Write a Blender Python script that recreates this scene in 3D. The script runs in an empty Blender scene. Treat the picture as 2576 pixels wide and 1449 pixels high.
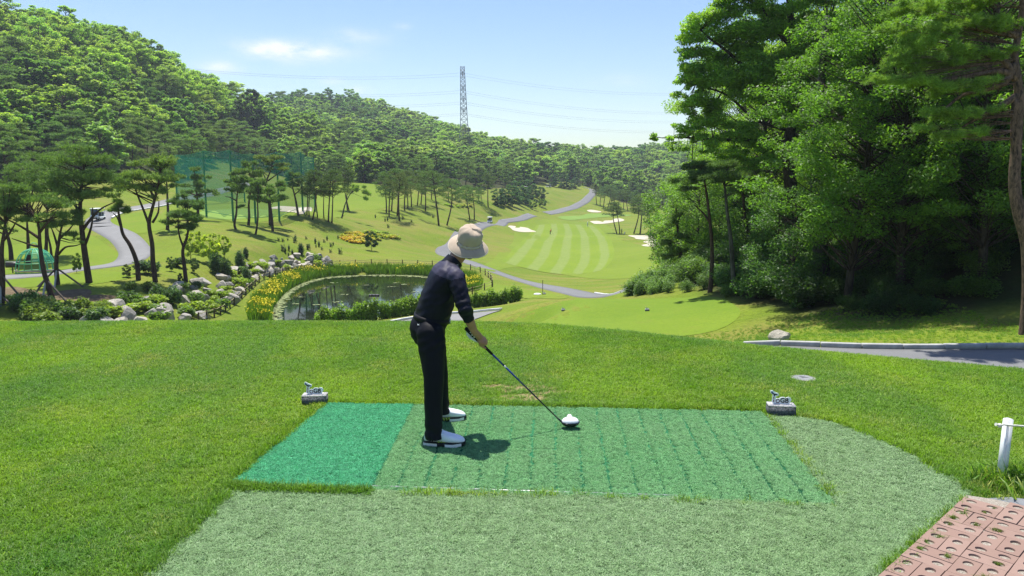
import bpy, bmesh, math, random
import numpy as np
from mathutils import Vector, Matrix, noise as mnoise
from mathutils.bvhtree import BVHTree
from mathutils.geometry import delaunay_2d_cdt

# ------------------------------------------------------------------ camera, sky, sun, exposure
S = bpy.context.scene
COL = S.collection
CAM_H, PITCH, FOC = 1.85, math.radians(7.85), 1860.0
cam_d = bpy.data.cameras.new('camera')
cam = bpy.data.objects.new('camera', cam_d)
COL.objects.link(cam)
cam.location = (0, 0, CAM_H)
cam.rotation_euler = (math.radians(90) - PITCH, 0, 0)
cam_d.sensor_width = 36.0
cam_d.lens = 26.0
cam_d.clip_start = 0.05
cam_d.clip_end = 6000
S.camera = cam

HAZE_D = .00020
SUN_EL, SUN_AZ = math.radians(72.5), math.radians(-23.0)     # ahead of the camera, a little to one side
SUN_DIR = Vector((math.sin(SUN_AZ) * math.cos(SUN_EL), math.cos(SUN_AZ) * math.cos(SUN_EL), math.sin(SUN_EL)))
world = bpy.data.worlds.new("World")
S.world = world
world.use_nodes = True
wn, wl = world.node_tree.nodes, world.node_tree.links
wn.clear()
w_out = wn.new('ShaderNodeOutputWorld')
w_bg = wn.new('ShaderNodeBackground')
w_bg.inputs['Strength'].default_value = 0.094
w_sky = wn.new('ShaderNodeTexSky')
w_sky.sky_type = 'NISHITA'
w_sky.sun_disc = False
w_sky.sun_elevation = SUN_EL
w_sky.sun_rotation = SUN_AZ
w_sky.altitude = 60
w_sky.air_density = 1.15
w_sky.dust_density = .8
w_sky.ozone_density = 1.0
w_hue = wn.new('ShaderNodeHueSaturation')
w_hue.inputs['Saturation'].default_value = 1.28
w_hue.inputs['Hue'].default_value = .512
wl.new(w_sky.outputs[0], w_hue.inputs['Color'])


def px_dir(u, v):
    dx, dy = (u - 1288.0) / FOC, -(v - 724.5) / FOC
    return Vector((dx, math.cos(PITCH) + dy * math.sin(PITCH), -math.sin(PITCH) + dy * math.cos(PITCH)))


# a few thin fair-weather clouds, part of the sky itself
w_tc = wn.new('ShaderNodeTexCoord')
def wmath(op, a, b=None):
    n = wn.new('ShaderNodeMath'); n.operation = op
    for i, x in enumerate((a, b)):
        if x is None: continue
        if isinstance(x, (int, float)): n.inputs[i].default_value = x
        else: wl.new(x, n.inputs[i])
    return n.outputs[0]
def wdot(vec):
    n = wn.new('ShaderNodeVectorMath'); n.operation = 'DOT_PRODUCT'
    wl.new(w_tc.outputs['Generated'], n.inputs[0]); n.inputs[1].default_value = vec
    return n.outputs['Value']
w_map = wn.new('ShaderNodeMapping'); w_map.inputs['Scale'].default_value = (1, 1, 2.6)
wl.new(w_tc.outputs['Generated'], w_map.inputs[0])
w_noi = wn.new('ShaderNodeTexNoise')
w_noi.inputs['Scale'].default_value = 22; w_noi.inputs['Detail'].default_value = 6
w_noi.inputs['Roughness'].default_value = .62
wl.new(w_map.outputs[0], w_noi.inputs['Vector'])
cloud = None
for (u, v, ru, rv, s) in ((748, 131, 118, 22, 1.0), (690, 122, 60, 14, .8), (905, 92, 75, 16, .40), (553, 169, 44, 14, .7), (1012, 66, 20, 8, .4),
                          (835, 206, 26, 9, .45), (890, 226, 34, 10, .45), (1560, 205, 60, 16, .2), (2000, -150, 300, 60, .7), (300, -300, 400, 80, .6),
                          (-600, 120, 200, 30, .8), (3100, 150, 260, 35, .8)):
    d = px_dir(u, v).normalized()
    r = Vector((d.y, -d.x, 0)).normalized(); up = r.cross(d)
    a = wmath('DIVIDE', wdot(r), ru / FOC); b = wmath('DIVIDE', wdot(up), rv / FOC)
    e = wmath('ADD', wmath('MULTIPLY', a, a), wmath('MULTIPLY', b, b))
    front = wmath('GREATER_THAN', wdot(d), 0.2)
    m = wmath('MULTIPLY', wmath('MULTIPLY', wmath('EXPONENT', wmath('MULTIPLY', e, -1.1)), front), s)
    cloud = m if cloud is None else wmath('ADD', cloud, m)
w_ramp = wn.new('ShaderNodeMapRange')
w_ramp.inputs['From Min'].default_value = .30; w_ramp.inputs['From Max'].default_value = .74
wl.new(w_noi.outputs['Fac'], w_ramp.inputs['Value'])
cl = wmath('MINIMUM', wmath('MULTIPLY', wmath('MULTIPLY', cloud, w_ramp.outputs[0]), 1.25), .85)
w_mix = wn.new('ShaderNodeMix'); w_mix.data_type = 'RGBA'
wl.new(cl, w_mix.inputs[0]); wl.new(w_hue.outputs[0], w_mix.inputs[6])
w_mix.inputs[7].default_value = (6.6, 6.7, 6.8, 1)
wl.new(w_mix.outputs[2], w_bg.inputs['Color'])
wl.new(w_bg.outputs[0], w_out.inputs['Surface'])

sun_d = bpy.data.lights.new('sun', 'SUN')
sun_d.energy = 4.6
sun_d.angle = math.radians(.53)
sun_d.color = (1.0, .955, .87)
sun = bpy.data.objects.new('sun', sun_d)
COL.objects.link(sun)
sun.rotation_euler = SUN_DIR.to_track_quat('Z', 'Y').to_euler()
sun.location = (-20, 20, 60)

S.view_settings.view_transform = 'Standard'
S.view_settings.look = 'None'
S.view_settings.exposure = 0.84
S.view_settings.gamma = 1.0
S.view_settings.use_curve_mapping = False
S.render.engine = 'CYCLES'
S.cycles.max_bounces = 7
S.cycles.diffuse_bounces = 3
S.cycles.transmission_bounces = 4
S.cycles.transparent_max_bounces = 6
S.cycles.volume_bounces = 0
S.cycles.use_denoising = True
S.cycles.denoising_prefilter = 'NONE'
S.cycles.denoising_input_passes = 'RGB_ALBEDO_NORMAL'
S.cycles.sample_clamp_indirect = 6.0
S.cycles.caustics_reflective = False
S.cycles.caustics_refractive = False

RNG = np.random.default_rng(11)
random.seed(5)

# ------------------------------------------------------------------ helpers: tags, meshes, materials
def tag(o, label=None, cat=None, group=None, kind=None):
    if label: o['label'] = label
    if cat: o['category'] = cat
    if group: o['group'] = group
    if kind: o['kind'] = kind
    return o

def link(o, parent=None):
    COL.objects.link(o)
    if parent is not None: o.parent = parent
    return o

def empty(name, loc=(0, 0, 0), rz=0.0):
    o = bpy.data.objects.new(name, None)
    o.location = loc; o.rotation_euler = (0, 0, rz)
    o.empty_display_size = .2
    return link(o)

def mesh_np(name, V, F, mats=None, smooth=False, mi=None):
    """V (n,3); F: an int array (m,k) or a list of such arrays with different k."""
    me = bpy.data.meshes.new(name)
    Fs = [np.asarray(f, dtype=np.int32) for f in (F if isinstance(F, list) else [F]) if len(f)]
    V = np.asarray(V, dtype=np.float32)
    me.vertices.add(len(V)); me.vertices.foreach_set('co', V.ravel())
    nl = sum(f.size for f in Fs); npoly = sum(len(f) for f in Fs)
    me.loops.add(nl); me.polygons.add(npoly)
    me.loops.foreach_set('vertex_index', np.concatenate([f.ravel() for f in Fs]) if Fs else np.zeros(0, np.int32))
    tot = np.concatenate([np.full(len(f), f.shape[1], np.int32) for f in Fs]) if Fs else np.zeros(0, np.int32)
    start = np.concatenate([[0], np.cumsum(tot)[:-1]]).astype(np.int32) if len(tot) else tot
    me.polygons.foreach_set('loop_start', start)
    if smooth: me.polygons.foreach_set('use_smooth', np.ones(npoly, dtype=bool))
    if mi is not None: me.polygons.foreach_set('material_index', np.asarray(mi, np.int32))
    me.update(calc_edges=True)
    me.validate()
    for m in (mats if isinstance(mats, (list, tuple)) else [mats] if mats else []): me.materials.append(m)
    return me

def obj(name, me, parent=None, loc=None):
    o = bpy.data.objects.new(name, me)
    if loc is not None: o.location = loc
    return link(o, parent)

class MB:
    """collects simple shapes into one mesh"""
    def __init__(s): s.V = []; s.F = {3: [], 4: []}; s.n = 0; s.big = []
    def add(s, V, F):
        V = np.asarray(V, float)
        for f in F:
            f = [i + s.n for i in f]
            if len(f) in (3, 4): s.F[len(f)].append(f)
            else: s.big.append(f)
        s.V.append(V); s.n += len(V)
        return s
    def box(s, c, size, rot=None, taper=1.0):
        x, y, z = [a / 2 for a in size]
        V = np.array([(-x, -y, -z), (x, -y, -z), (x, y, -z), (-x, y, -z), (-x * taper, -y * taper, z), (x * taper, -y * taper, z), (x * taper, y * taper, z), (-x * taper, y * taper, z)])
        if rot is not None: V = V @ np.array(rot.to_3x3() if hasattr(rot, 'to_3x3') else rot).T
        return s.add(V + np.array(c), [(0, 3, 2, 1), (4, 5, 6, 7), (0, 1, 5, 4), (1, 2, 6, 5), (2, 3, 7, 6), (3, 0, 4, 7)])
    def tube(s, P, R, n=8, cap=True):
        P = [Vector(p) for p in P]
        R = [R] * len(P) if isinstance(R, (int, float)) else R
        V = []
        prev = None
        for i, p in enumerate(P):
            t = (P[min(i + 1, len(P) - 1)] - P[max(i - 1, 0)])
            t = t.normalized() if t.length > 1e-9 else Vector((0, 0, 1))
            a = t.orthogonal().normalized() if prev is None else (prev - t * prev.dot(t)).normalized()
            prev = a
            b = t.cross(a)
            for k in range(n):
                an = 2 * math.pi * k / n
                V.append(p + (a * math.cos(an) + b * math.sin(an)) * R[i])
        F = []
        for i in range(len(P) - 1):
            for k in range(n):
                F.append((i * n + k, i * n + (k + 1) % n, (i + 1) * n + (k + 1) % n, (i + 1) * n + k))
        if cap:
            F.append(tuple(range(n))[::-1]); F.append(tuple((len(P) - 1) * n + k for k in range(n)))
        return s.add(V, F)
    def lathe(s, prof, c=(0, 0, 0), n=20, rot=None, close=True):
        V = []
        for (r, z) in prof:
            for k in range(n):
                an = 2 * math.pi * k / n
                V.append((r * math.cos(an), r * math.sin(an), z))
        V = np.array(V)
        if rot is not None: V = V @ np.array(rot).T
        F = []
        for i in range(len(prof) - 1):
            for k in range(n):
                F.append((i * n + k, i * n + (k + 1) % n, (i + 1) * n + (k + 1) % n, (i + 1) * n + k))
        if close:
            F.append(tuple(range(n))[::-1]); F.append(tuple((len(prof) - 1) * n + k for k in range(n)))
        return s.add(V + np.array(c), F)
    def ellipsoid(s, c, r, rot=None, nu=16, nv=10):
        prof = [(math.sin(math.pi * i / nv), -math.cos(math.pi * i / nv)) for i in range(nv + 1)]
        prof[0] = (.02, -1); prof[-1] = (.02, 1)
        V = np.array([(p * math.cos(2 * math.pi * k / nu), p * math.sin(2 * math.pi * k / nu), z) for p, z in prof for k in range(nu)])
        V = V * np.array(r)
        if rot is not None: V = V @ np.array(rot).T
        F = [(i * nu + k, i * nu + (k + 1) % nu, (i + 1) * nu + (k + 1) % nu, (i + 1) * nu + k) for i in range(nv) for k in range(nu)]
        F.append(tuple(range(nu))[::-1]); F.append(tuple(nv * nu + k for k in range(nu)))
        return s.add(V + np.array(c), F)
    def mesh(s, name, mat=None, smooth=False):
        V = np.concatenate(s.V)
        if s.big:
            me = bpy.data.meshes.new(name)
            me.from_pydata([tuple(v) for v in V], [], [tuple(f) for k in (3, 4) for f in s.F[k]] + [tuple(f) for f in s.big])
            if smooth:
                for p in me.polygons: p.use_smooth = True
            me.update()
            for m in (mat if isinstance(mat, (list, tuple)) else [mat] if mat else []): me.materials.append(m)
            return me
        return mesh_np(name, V, [np.array(s.F[k]).reshape(-1, k) for k in (3, 4) if s.F[k]], mat, smooth)
    def build(s, name, mat=None, parent=None, smooth=False, loc=None):
        return obj(name, s.mesh(name, mat, smooth), parent, loc)

class NT:
    """short-hand for building a material"""
    def __init__(s, name):
        s.m = bpy.data.materials.new(name); s.m.use_nodes = True
        s.t = s.m.node_tree; s.t.nodes.clear()
        s.out = s.t.nodes.new('ShaderNodeOutputMaterial')
    def n(s, kind, **kw):
        x = s.t.nodes.new(kind)
        for k, v in kw.items(): setattr(x, k, v)
        return x
    def put(s, sock, v):
        if isinstance(v, bpy.types.NodeSocket): s.t.links.new(v, sock)
        elif isinstance(v, (tuple, list)) and len(v) == 3 and sock.type == 'RGBA': sock.default_value = (*v, 1)
        else: sock.default_value = v
    def pos(s): return s.n('ShaderNodeNewGeometry').outputs['Position']
    def objco(s): return s.n('ShaderNodeTexCoord').outputs['Object']
    def scaled(s, vec, sc):
        x = s.n('ShaderNodeMapping'); s.put(x.inputs[0], vec); x.inputs['Scale'].default_value = sc; return x.outputs[0]
    def noise(s, vec, scale, detail=3, rough=.55, dist=0.0):
        x = s.n('ShaderNodeTexNoise'); s.put(x.inputs['Vector'], vec)
        x.inputs['Scale'].default_value = scale; x.inputs['Detail'].default_value = detail
        x.inputs['Roughness'].default_value = rough; x.inputs['Distortion'].default_value = dist
        return x.outputs['Fac']
    def rng(s, v, a, b, c=0.0, d=1.0, smooth=False):
        x = s.n('ShaderNodeMapRange')
        if smooth: x.interpolation_type = 'SMOOTHSTEP'
        s.put(x.inputs['Value'], v)
        for i, q in zip((1, 2, 3, 4), (a, b, c, d)): x.inputs[i].default_value = q
        return x.outputs[0]
    def math(s, op, a, b=0.0):
        x = s.n('ShaderNodeMath', operation=op); s.put(x.inputs[0], a); s.put(x.inputs[1], b); return x.outputs[0]
    def mix(s, f, a, b, mode='MIX'):
        x = s.n('ShaderNodeMix', data_type='RGBA', blend_type=mode)
        s.put(x.inputs[0], f); s.put(x.inputs[6], a); s.put(x.inputs[7], b); return x.outputs[2]
    def bump(s, h, strength, dist):
        x = s.n('ShaderNodeBump'); s.put(x.inputs['Height'], h); x.inputs['Strength'].default_value = strength
        x.inputs['Distance'].default_value = dist; return x.outputs[0]
    def island(s): return s.n('ShaderNodeNewGeometry').outputs['Random Per Island']
    def principled(s, col, rough=.7, spec=.3, metal=0.0, normal=None, **kw):
        x = s.n('ShaderNodeBsdfPrincipled')
        s.put(x.inputs['Base Color'], col); s.put(x.inputs['Roughness'], rough)
        x.inputs['Specular IOR Level'].default_value = spec; x.inputs['Metallic'].default_value = metal
        if normal is not None: s.put(x.inputs['Normal'], normal)
        for k, v in kw.items(): s.put(x.inputs[k], v)
        return x.outputs[0]
    def leaf(s, col, rough=.6, spec=.25, trans=.35, tcol=None):
        a = s.principled(col, rough, spec)
        b = s.n('ShaderNodeBsdfTranslucent'); s.put(b.inputs['Color'], tcol if tcol is not None else col)
        x = s.n('ShaderNodeMixShader'); x.inputs[0].default_value = trans
        s.t.links.new(a, x.inputs[1]); s.t.links.new(b.outputs[0], x.inputs[2]); return x.outputs[0]
    def done(s, sh):
        s.t.links.new(sh, s.out.inputs['Surface']); return s.m

def plain(name, col, rough=.6, spec=.3, metal=0.0, var=.12, scale=14.0, bump=0.0, bscale=60.0):
    """a plain surface with slight mottling"""
    t = NT(name); p = t.objco()
    f = t.rng(t.noise(p, scale, 4), .3, .7)
    lo = tuple(c * (1 - var) for c in col); hi = tuple(min(1, c * (1 + var)) for c in col)
    nrm = t.bump(t.noise(p, bscale, 4), bump, .01) if bump else None
    return t.done(t.principled(t.mix(f, lo, hi), rough, spec, metal, nrm))

def grass_mat(name, lo, hi, dry, dry_amt=.3, big=.18, mid=1.1, fine=9.0, bump=.5, stretch=(1, 1, 1), bdist=.05):
    t = NT(name); p = t.scaled(t.pos(), stretch)
    a = t.rng(t.noise(p, big, 4, .6), .34, .66, smooth=True)
    b = t.rng(t.noise(p, mid, 4, .65), .3, .7)
    c = t.noise(p, fine, 3, .7)
    col = t.mix(t.math('MULTIPLY', t.math('ADD', a, b), .5), lo, hi)
    d = t.rng(t.math('ADD', t.math('MULTIPLY', t.noise(p, big * 2.3, 5, .7), .6), t.math('MULTIPLY', b, .4)), .62 - dry_amt * .45, .82 - dry_amt * .3, smooth=True)
    col = t.mix(d, col, dry)
    col = t.mix(t.rng(c, .3, .7, .0, .5), col, (0.02, .04, .01), 'MULTIPLY') if False else t.mix(t.rng(c, .28, .72), t.mix(.35, col, tuple(x * .45 for x in lo)), col)
    return t.done(t.principled(col, .85, .12, 0, t.bump(t.math('ADD', c, t.math('MULTIPLY', b, .6)), bump, bdist)))

# ------------------------------------------------------------------ terrain: surveyed points (pixel + distance) and plain world points
def ztan(v):
    dy = -(v - 724.5) / FOC
    return (-math.sin(PITCH) + dy * math.cos(PITCH)) / (math.cos(PITCH) + dy * math.sin(PITCH))

def W(u, v, Y):
    d = px_dir(u, v)
    return Vector((d.x * Y / d.y, Y, CAM_H + d.z * Y / d.y))

PX = [  # u, v, distance ahead
    # valley floor and cart path
    (1330, 650, 150), (1540, 665, 142), (1450, 685, 128), (1500, 720, 98), (1400, 715, 104), (1300, 700, 106), (1500, 742, 74), (1550, 745, 70),
    (1430, 600, 212), (1384, 590, 228), (1478, 569, 268), (1330, 600, 215), (1520, 600, 215), (1560, 640, 165), (1625, 605, 205), (1660, 660, 130), (1564, 588, 245), (1640, 590, 245),
    (1250, 685, 112), (1170, 655, 132), (1095, 638, 148), (1160, 598, 190), (1231, 562, 245), (1300, 577, 225),
    (1340, 541, 300), (1400, 533, 330), (1440, 524, 355), (1470, 508, 385), (1487, 480, 430), (1460, 548, 315), (1400, 552, 305), (1540, 548, 318), (1520, 560, 285), (1600, 560, 290), (1500, 532, 345), (1560, 535, 345),
    (1250, 530, 260), (1250, 500, 285), (1320, 520, 300), (1200, 560, 215), (1380, 472, 410), (1300, 475, 350), (1430, 490, 390), (1390, 500, 360),
    # bank under the pines and left terrace
    (1105, 568, 172), (1040, 560, 170), (985, 522, 198), (900, 560, 158), (935, 628, 125), (870, 605, 132), (1000, 600, 150), (1060, 625, 150), (950, 590, 143),
    (700, 600, 112), (760, 620, 112), (700, 640, 100), (640, 570, 122), (585, 556, 126), (520, 548, 125), (765, 530, 142), (830, 556, 140), (700, 528, 150),
    (620, 535, 148), (560, 525, 150), (850, 500, 205), (920, 465, 240), (800, 480, 220), (1000, 500, 220), (1080, 490, 245), (1160, 490, 262), (700, 485, 205),
    (420, 578, 103), (468, 700, 71), (520, 640, 88), (400, 640, 83), (392, 716, 67), (349, 710, 67), (225, 710, 65), (560, 680, 80), (600, 640, 92),
    (340, 655, 82), (345, 630, 90), (280, 590, 103), (243, 557, 117), (330, 525, 140), (400, 514, 152), (480, 497, 172), (560, 478, 195), (640, 456, 215),
    (90, 689, 75), (0, 700, 65), (140, 640, 88), (60, 600, 102), (180, 600, 100), (10, 560, 118), (134, 764, 58), (20, 765, 57), (150, 717, 64), (420, 540, 130),
    # rock bank and pond edge
    (400, 815, 56), (200, 815, 54), (100, 800, 55), (30, 760, 58), (520, 800, 61), (560, 785, 64), (600, 745, 74), (560, 715, 77), (620, 690, 82), (660, 665, 90), (500, 745, 67), (380, 765, 61),
    (620, 740, 75), (650, 712, 84), (700, 692, 92), (780, 650, 102), (760, 680, 97), (840, 668, 103), (860, 655, 110), (950, 665, 106), (1060, 668, 106), (1150, 672, 104),
    (690, 772, 73), (700, 815, 65), (720, 735, 82), (800, 700, 96), (950, 692, 101), (1090, 695, 100), (1160, 720, 90), (1235, 712, 92), (1210, 735, 82),
    (1250, 772, 66), (1180, 776, 64), (1060, 792, 61), (830, 816, 60), (1000, 812, 56), (1220, 787, 53), (1110, 792, 57), (1368, 742, 66), (1300, 740, 76), (1440, 752, 62),
    # lower tee shelf
    (1300, 835, 33), (1500, 800, 36), (1417, 778, 38), (1628, 778, 38), (1500, 753, 41.5), (1720, 758, 40), (1800, 822, 31.5), (1400, 762, 41), (1600, 835, 31), (1330, 790, 41), (1300, 800, 41),
    # mound and wood at the other side
    (1720, 652, 128), (1720, 610, 200), (1740, 560, 320), (1700, 680, 105), (1640, 690, 105), (1600, 735, 75), (1540, 748, 66), (1600, 760, 62), (1600, 750, 47), (1620, 715, 52), (1700, 690, 50), (1760, 650, 52), (1785, 735, 41), (1848, 740, 38.5), (1640, 700, 58), (1680, 650, 68),
    (1820, 760, 37), (1900, 790, 32), (2000, 797, 30), (2060, 735, 36), (2100, 815, 27), (2250, 822, 25.5), (2400, 815, 24), (2563, 842, 20.5), (2576, 800, 24), (1960, 852, 22), (2200, 842, 22.5), (2420, 838, 21.5),
    (1950, 875, 19.8), (2250, 868, 19.8), (2576, 866, 19.2), (1890, 620, 52), (2290, 560, 44), (2300, 450, 58), (2000, 560, 62), (2500, 500, 48), (2150, 640, 44), (2420, 640, 36),
    # hills
    (200, 482, 155), (0, 462, 138), (-200, 470, 130), (350, 436, 192), (560, 445, 222), (450, 445, 205), (540, 425, 232), (0, 280, 205), (300, 300, 240), (160, 390, 185), (450, 350, 262), (600, 385, 300),
    (-200, 280, 200), (-200, 80, 270), (0, 92, 285), (130, 108, 290), (330, 170, 300), (440, 222, 315), (560, 278, 400), (650, 328, 470), (720, 320, 560), (830, 268, 660), (770, 285, 610), (900, 292, 670), (1000, 318, 670), (1100, 348, 660), (1200, 383, 650), (1290, 402, 650), (1170, 378, 650),
    (700, 442, 262), (900, 452, 290), (1050, 455, 300), (1150, 462, 325), (1250, 462, 370), (850, 380, 430), (1000, 390, 450), (1100, 410, 460), (1200, 430, 470), (1300, 432, 470), (1360, 455, 445),
    (1440, 408, 640), (1540, 424, 700), (1640, 402, 800), (1700, 402, 820), (1900, 380, 800), (2200, 380, 700), (1500, 468, 490), (1560, 490, 500), (1620, 500, 480), (1560, 512, 400), (1500, 455, 540), (1640, 460, 560), (1500, 516, 380), (1620, 530, 370), (1700, 500, 460),
]
WP = [  # x, y, z straight in metres: slopes the tee hides, and land beyond
    (-10, 15, -2.4), (-4, 15, -2.3), (1, 14.5, -2.0), (-16, 24, -5.4), (-5, 25, -5.0), (3, 24, -4.0), (-24, 40, -8.4), (-8, 42, -7.6), (1, 40, -6.4), (-20, 13, -2.2), (-32, 26, -5.5), (-45, 45, -7.0),
    (-16, 52, -9.0), (-4, 52, -8.0), (4, 13, -1.9), (8, 12, -2.0), (6.5, 16, -2.45), (12, 15.5, -2.45), (18, 18, -2.3), (13, 12.5, -2.2), (20, 12, -1.8), (9, 28, -4.0), (22, 30, 1.0), (32, 34, 6.0), (36, 50, 12), (44, 28, 9), (36, 70, 10),
    (66, 95, 14), (85, 150, 20), (90, 60, 24), (60, 45, 19), (110, 220, 22), (130, 300, 16), (160, 400, 20), (54, 110, 2.0), (40, 84, 1.0),
    (10, 56, -6.6), (8, 62, -8.0), (3, 52, -6.6), (14, 56, -6.0), (18, 66, -6.5),
    (-300, 300, 40), (-400, 500, 40), (-230, 800, 40), (0, 900, 15), (-100, 900, 30), (100, 900, 10), (-400, 950, 10), (500, 950, 10), (-60, 90, -6), (-110, 120, -1), (-140, 150, 8), (-220, 200, 30), (400, 600, 20), (300, 300, 30),
]
PTS = np.array([tuple(W(*p)) for p in PX] + WP)
def warp(x, y):
    L = np.log(np.maximum(y, 4.0) + 4.0)
    return np.stack([x / (y + 14.0) * 1.25, L], -1)
_Q = warp(PTS[:, 0], PTS[:, 1])
def _phi(r2): return np.sqrt(r2 + .0009)
_D = ((_Q[:, None] - _Q[None]) ** 2).sum(-1)
_n = len(PTS)
_A = np.zeros((_n + 3, _n + 3)); _A[:_n, :_n] = _phi(_D) - np.eye(_n) * .006
_P = np.concatenate([np.ones((_n, 1)), _Q], 1); _A[:_n, _n:] = _P; _A[_n:, :_n] = _P.T
# heights are scaled by distance so that near and far points weigh alike in the picture
_sc = np.maximum(PTS[:, 1], 10.0)
_wt = np.linalg.solve(_A, np.concatenate([(PTS[:, 2] - CAM_H) / _sc, [0, 0, 0]]))
def rbf(x, y):
    out = np.empty(x.shape); q = warp(x, y).reshape(-1, 2); res = np.empty(len(q))
    for i in range(0, len(q), 20000):
        b = q[i:i + 20000]
        r2 = ((b[:, None] - _Q[None]) ** 2).sum(-1)
        res[i:i + 20000] = _phi(r2) @ _wt[:_n] + _wt[_n] + b @ _wt[_n + 1:]
    out = res.reshape(x.shape)
    return CAM_H + out * np.maximum(y, 10.0)

EDGE = np.array([(-40, 8.0), (-20, 9.2), (-10, 9.75), (-5, 9.95), (-.5, 9.9), (.6, 9.65), (1.6, 9.15), (3.04, 8.30), (5.26, 7.25), (8, 5.9), (12, 4.2), (25, 2)])
POND_Z = -10.75
POND_PX = [(690, 818, 64), (684, 790, 69), (692, 768, 74), (718, 738, 82), (755, 715, 90), (810, 699, 97), (880, 693, 101), (960, 691, 102.5), (1040, 693, 102), (1090, 697, 100), (1140, 706, 97), (1165, 718, 92), (1160, 735, 85), (1120, 752, 77), (1060, 772, 70), (960, 797, 65), (850, 815, 61.5), (760, 822, 60.5)]
POND = []
for (u, v, Y) in POND_PX:
    d = px_dir(u, v); t = (POND_Z - CAM_H) / d.z
    POND.append((d.x * t, d.y * t))
POND = np.array(POND)

def catmull(P, k=6, closed=True):
    P = [np.array(p, float) for p in P]; n = len(P); out = []
    for i in range(n if closed else n - 1):
        p0, p1, p2, p3 = (P[(i - 1) % n], P[i], P[(i + 1) % n], P[(i + 2) % n]) if closed else (P[max(i - 1, 0)], P[i], P[i + 1], P[min(i + 2, n - 1)])
        for j in range(k):
            t = j / k
            out.append(.5 * ((2 * p1) + (-p0 + p2) * t + (2 * p0 - 5 * p1 + 4 * p2 - p3) * t * t + (-p0 + 3 * p1 - 3 * p2 + p3) * t ** 3))
    if not closed: out.append(P[-1])
    return np.array(out)
POND = catmull(POND, 5)

def poly_sd(x, y, P):
    """signed distance to polygon, positive inside"""
    a = P; b = np.roll(P, -1, 0)
    px, py = x.ravel(), y.ravel()
    best = np.full(px.shape, 1e18); ins = np.zeros(px.shape, bool)
    for (ax, ay), (bx, by) in zip(a, b):
        ex, ey = bx - ax, by - ay
        t = np.clip(((px - ax) * ex + (py - ay) * ey) / (ex * ex + ey * ey + 1e-12), 0, 1)
        best = np.minimum(best, (px - ax - t * ex) ** 2 + (py - ay - t * ey) ** 2)
        c = ((ay > py) != (by > py)) & (px < (bx - ax) * (py - ay) / (by - ay + 1e-12) + ax)
        ins ^= c
    d = np.sqrt(best)
    return np.where(ins, d, -d).reshape(x.shape)

def sstep(a, b, x):
    t = np.clip((x - a) / (b - a), 0, 1); return t * t * (3 - 2 * t)

def height(x, y):
    x = np.asarray(x, float); y = np.asarray(y, float)
    ye = np.interp(x, EDGE[:, 0], EDGE[:, 1])
    d = y - ye
    r = rbf(x, y)
    w = sstep(-.2, 4.6, d)
    z = r * w - .02 * np.exp(-((d) / .8) ** 2)
    near = (np.abs(x + 8) < 40) & (y > 50) & (y < 125)
    if near.any():
        sd = np.full(x.shape, -99.0); sd[near] = poly_sd(x[near], y[near], POND)
        z = np.where(sd > 0, np.minimum(z, POND_Z - np.minimum(.05 + sd * .35, 1.2)), z)
        k = sstep(-9, -.2, sd)
        z = np.where((sd <= 0) & (sd > -9), z * (1 - k) + (POND_Z + .1 - sd * .10) * k, z)
    return z

# ground sheet: rows get wider apart with distance
rows = np.concatenate([np.arange(-6, 2, .5), np.arange(2, 14, .22), 14 * np.exp(np.arange(0, math.log(1500 / 14), .0085)), [1700, 2200, 3000]])
cols = np.concatenate([np.linspace(-1.5, -.86, 16)[:-1], np.linspace(-.86, .86, 330), np.linspace(.86, 1.5, 16)[1:]])
GY, GA = np.meshgrid(rows, cols, indexing='ij')
GX = GA * (np.maximum(GY, 0) + 9.0)
GZ = height(GX, GY)
_yy = np.minimum(GY, 1500)
GZ = np.where(GY > 1500, height(GX * (1500 + 9.0) / (GY + 9.0), _yy) * 0 - 5, GZ)
# small natural unevenness beyond the tee
_b = np.zeros(GX.shape)
for (fx, fy, ph, am) in ((.21, .13, 0, .16), (.09, .17, 2, .22), (.37, .29, 1, .06), (.05, .043, 4, .35)):
    _b += am * np.sin(GX * fx + ph) * np.cos(GY * fy + ph * 1.7)
GZ += _b * sstep(45, 120, GY) * .35 * (1 - sstep(-14, -4, np.where((GY > 40) & (GY < 140), poly_sd(GX, np.clip(GY, 40, 140), POND), -99)))
nr, nc = GX.shape
_idx = np.arange(nr * nc).reshape(nr, nc)
GF = np.stack([_idx[:-1, :-1], _idx[:-1, 1:], _idx[1:, 1:], _idx[1:, :-1]], -1).reshape(-1, 4)
GV = np.stack([GX, GY, GZ], -1).reshape(-1, 3)
# triangles, so that everything laid on the ground follows the very same faces
GT = np.concatenate([GF[:, [0, 1, 2]], GF[:, [0, 2, 3]]])
BVH = BVHTree.FromPolygons([tuple(v) for v in GV], [tuple(int(i) for i in f) for f in GT])
CAMV = Vector((0, 0, CAM_H))

def P(u, v, tmin=3.0):
    """the ground point seen at a pixel of the survey"""
    d = px_dir(u, v).normalized()
    h = BVH.ray_cast(CAMV + d * tmin, d, 4000)
    if h[0] is None: return W(u, v, 900)
    return h[0]

def gz(x, y):
    h = BVH.ray_cast(Vector((x, y, 500)), Vector((0, 0, -1)), 2000)
    return h[0].z if h[0] is not None else 0.0

def G0(u, v):
    """point on the level tee"""
    d = px_dir(u, v); t = -CAM_H / d.z
    return np.array((d.x * t, d.y * t))

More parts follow.
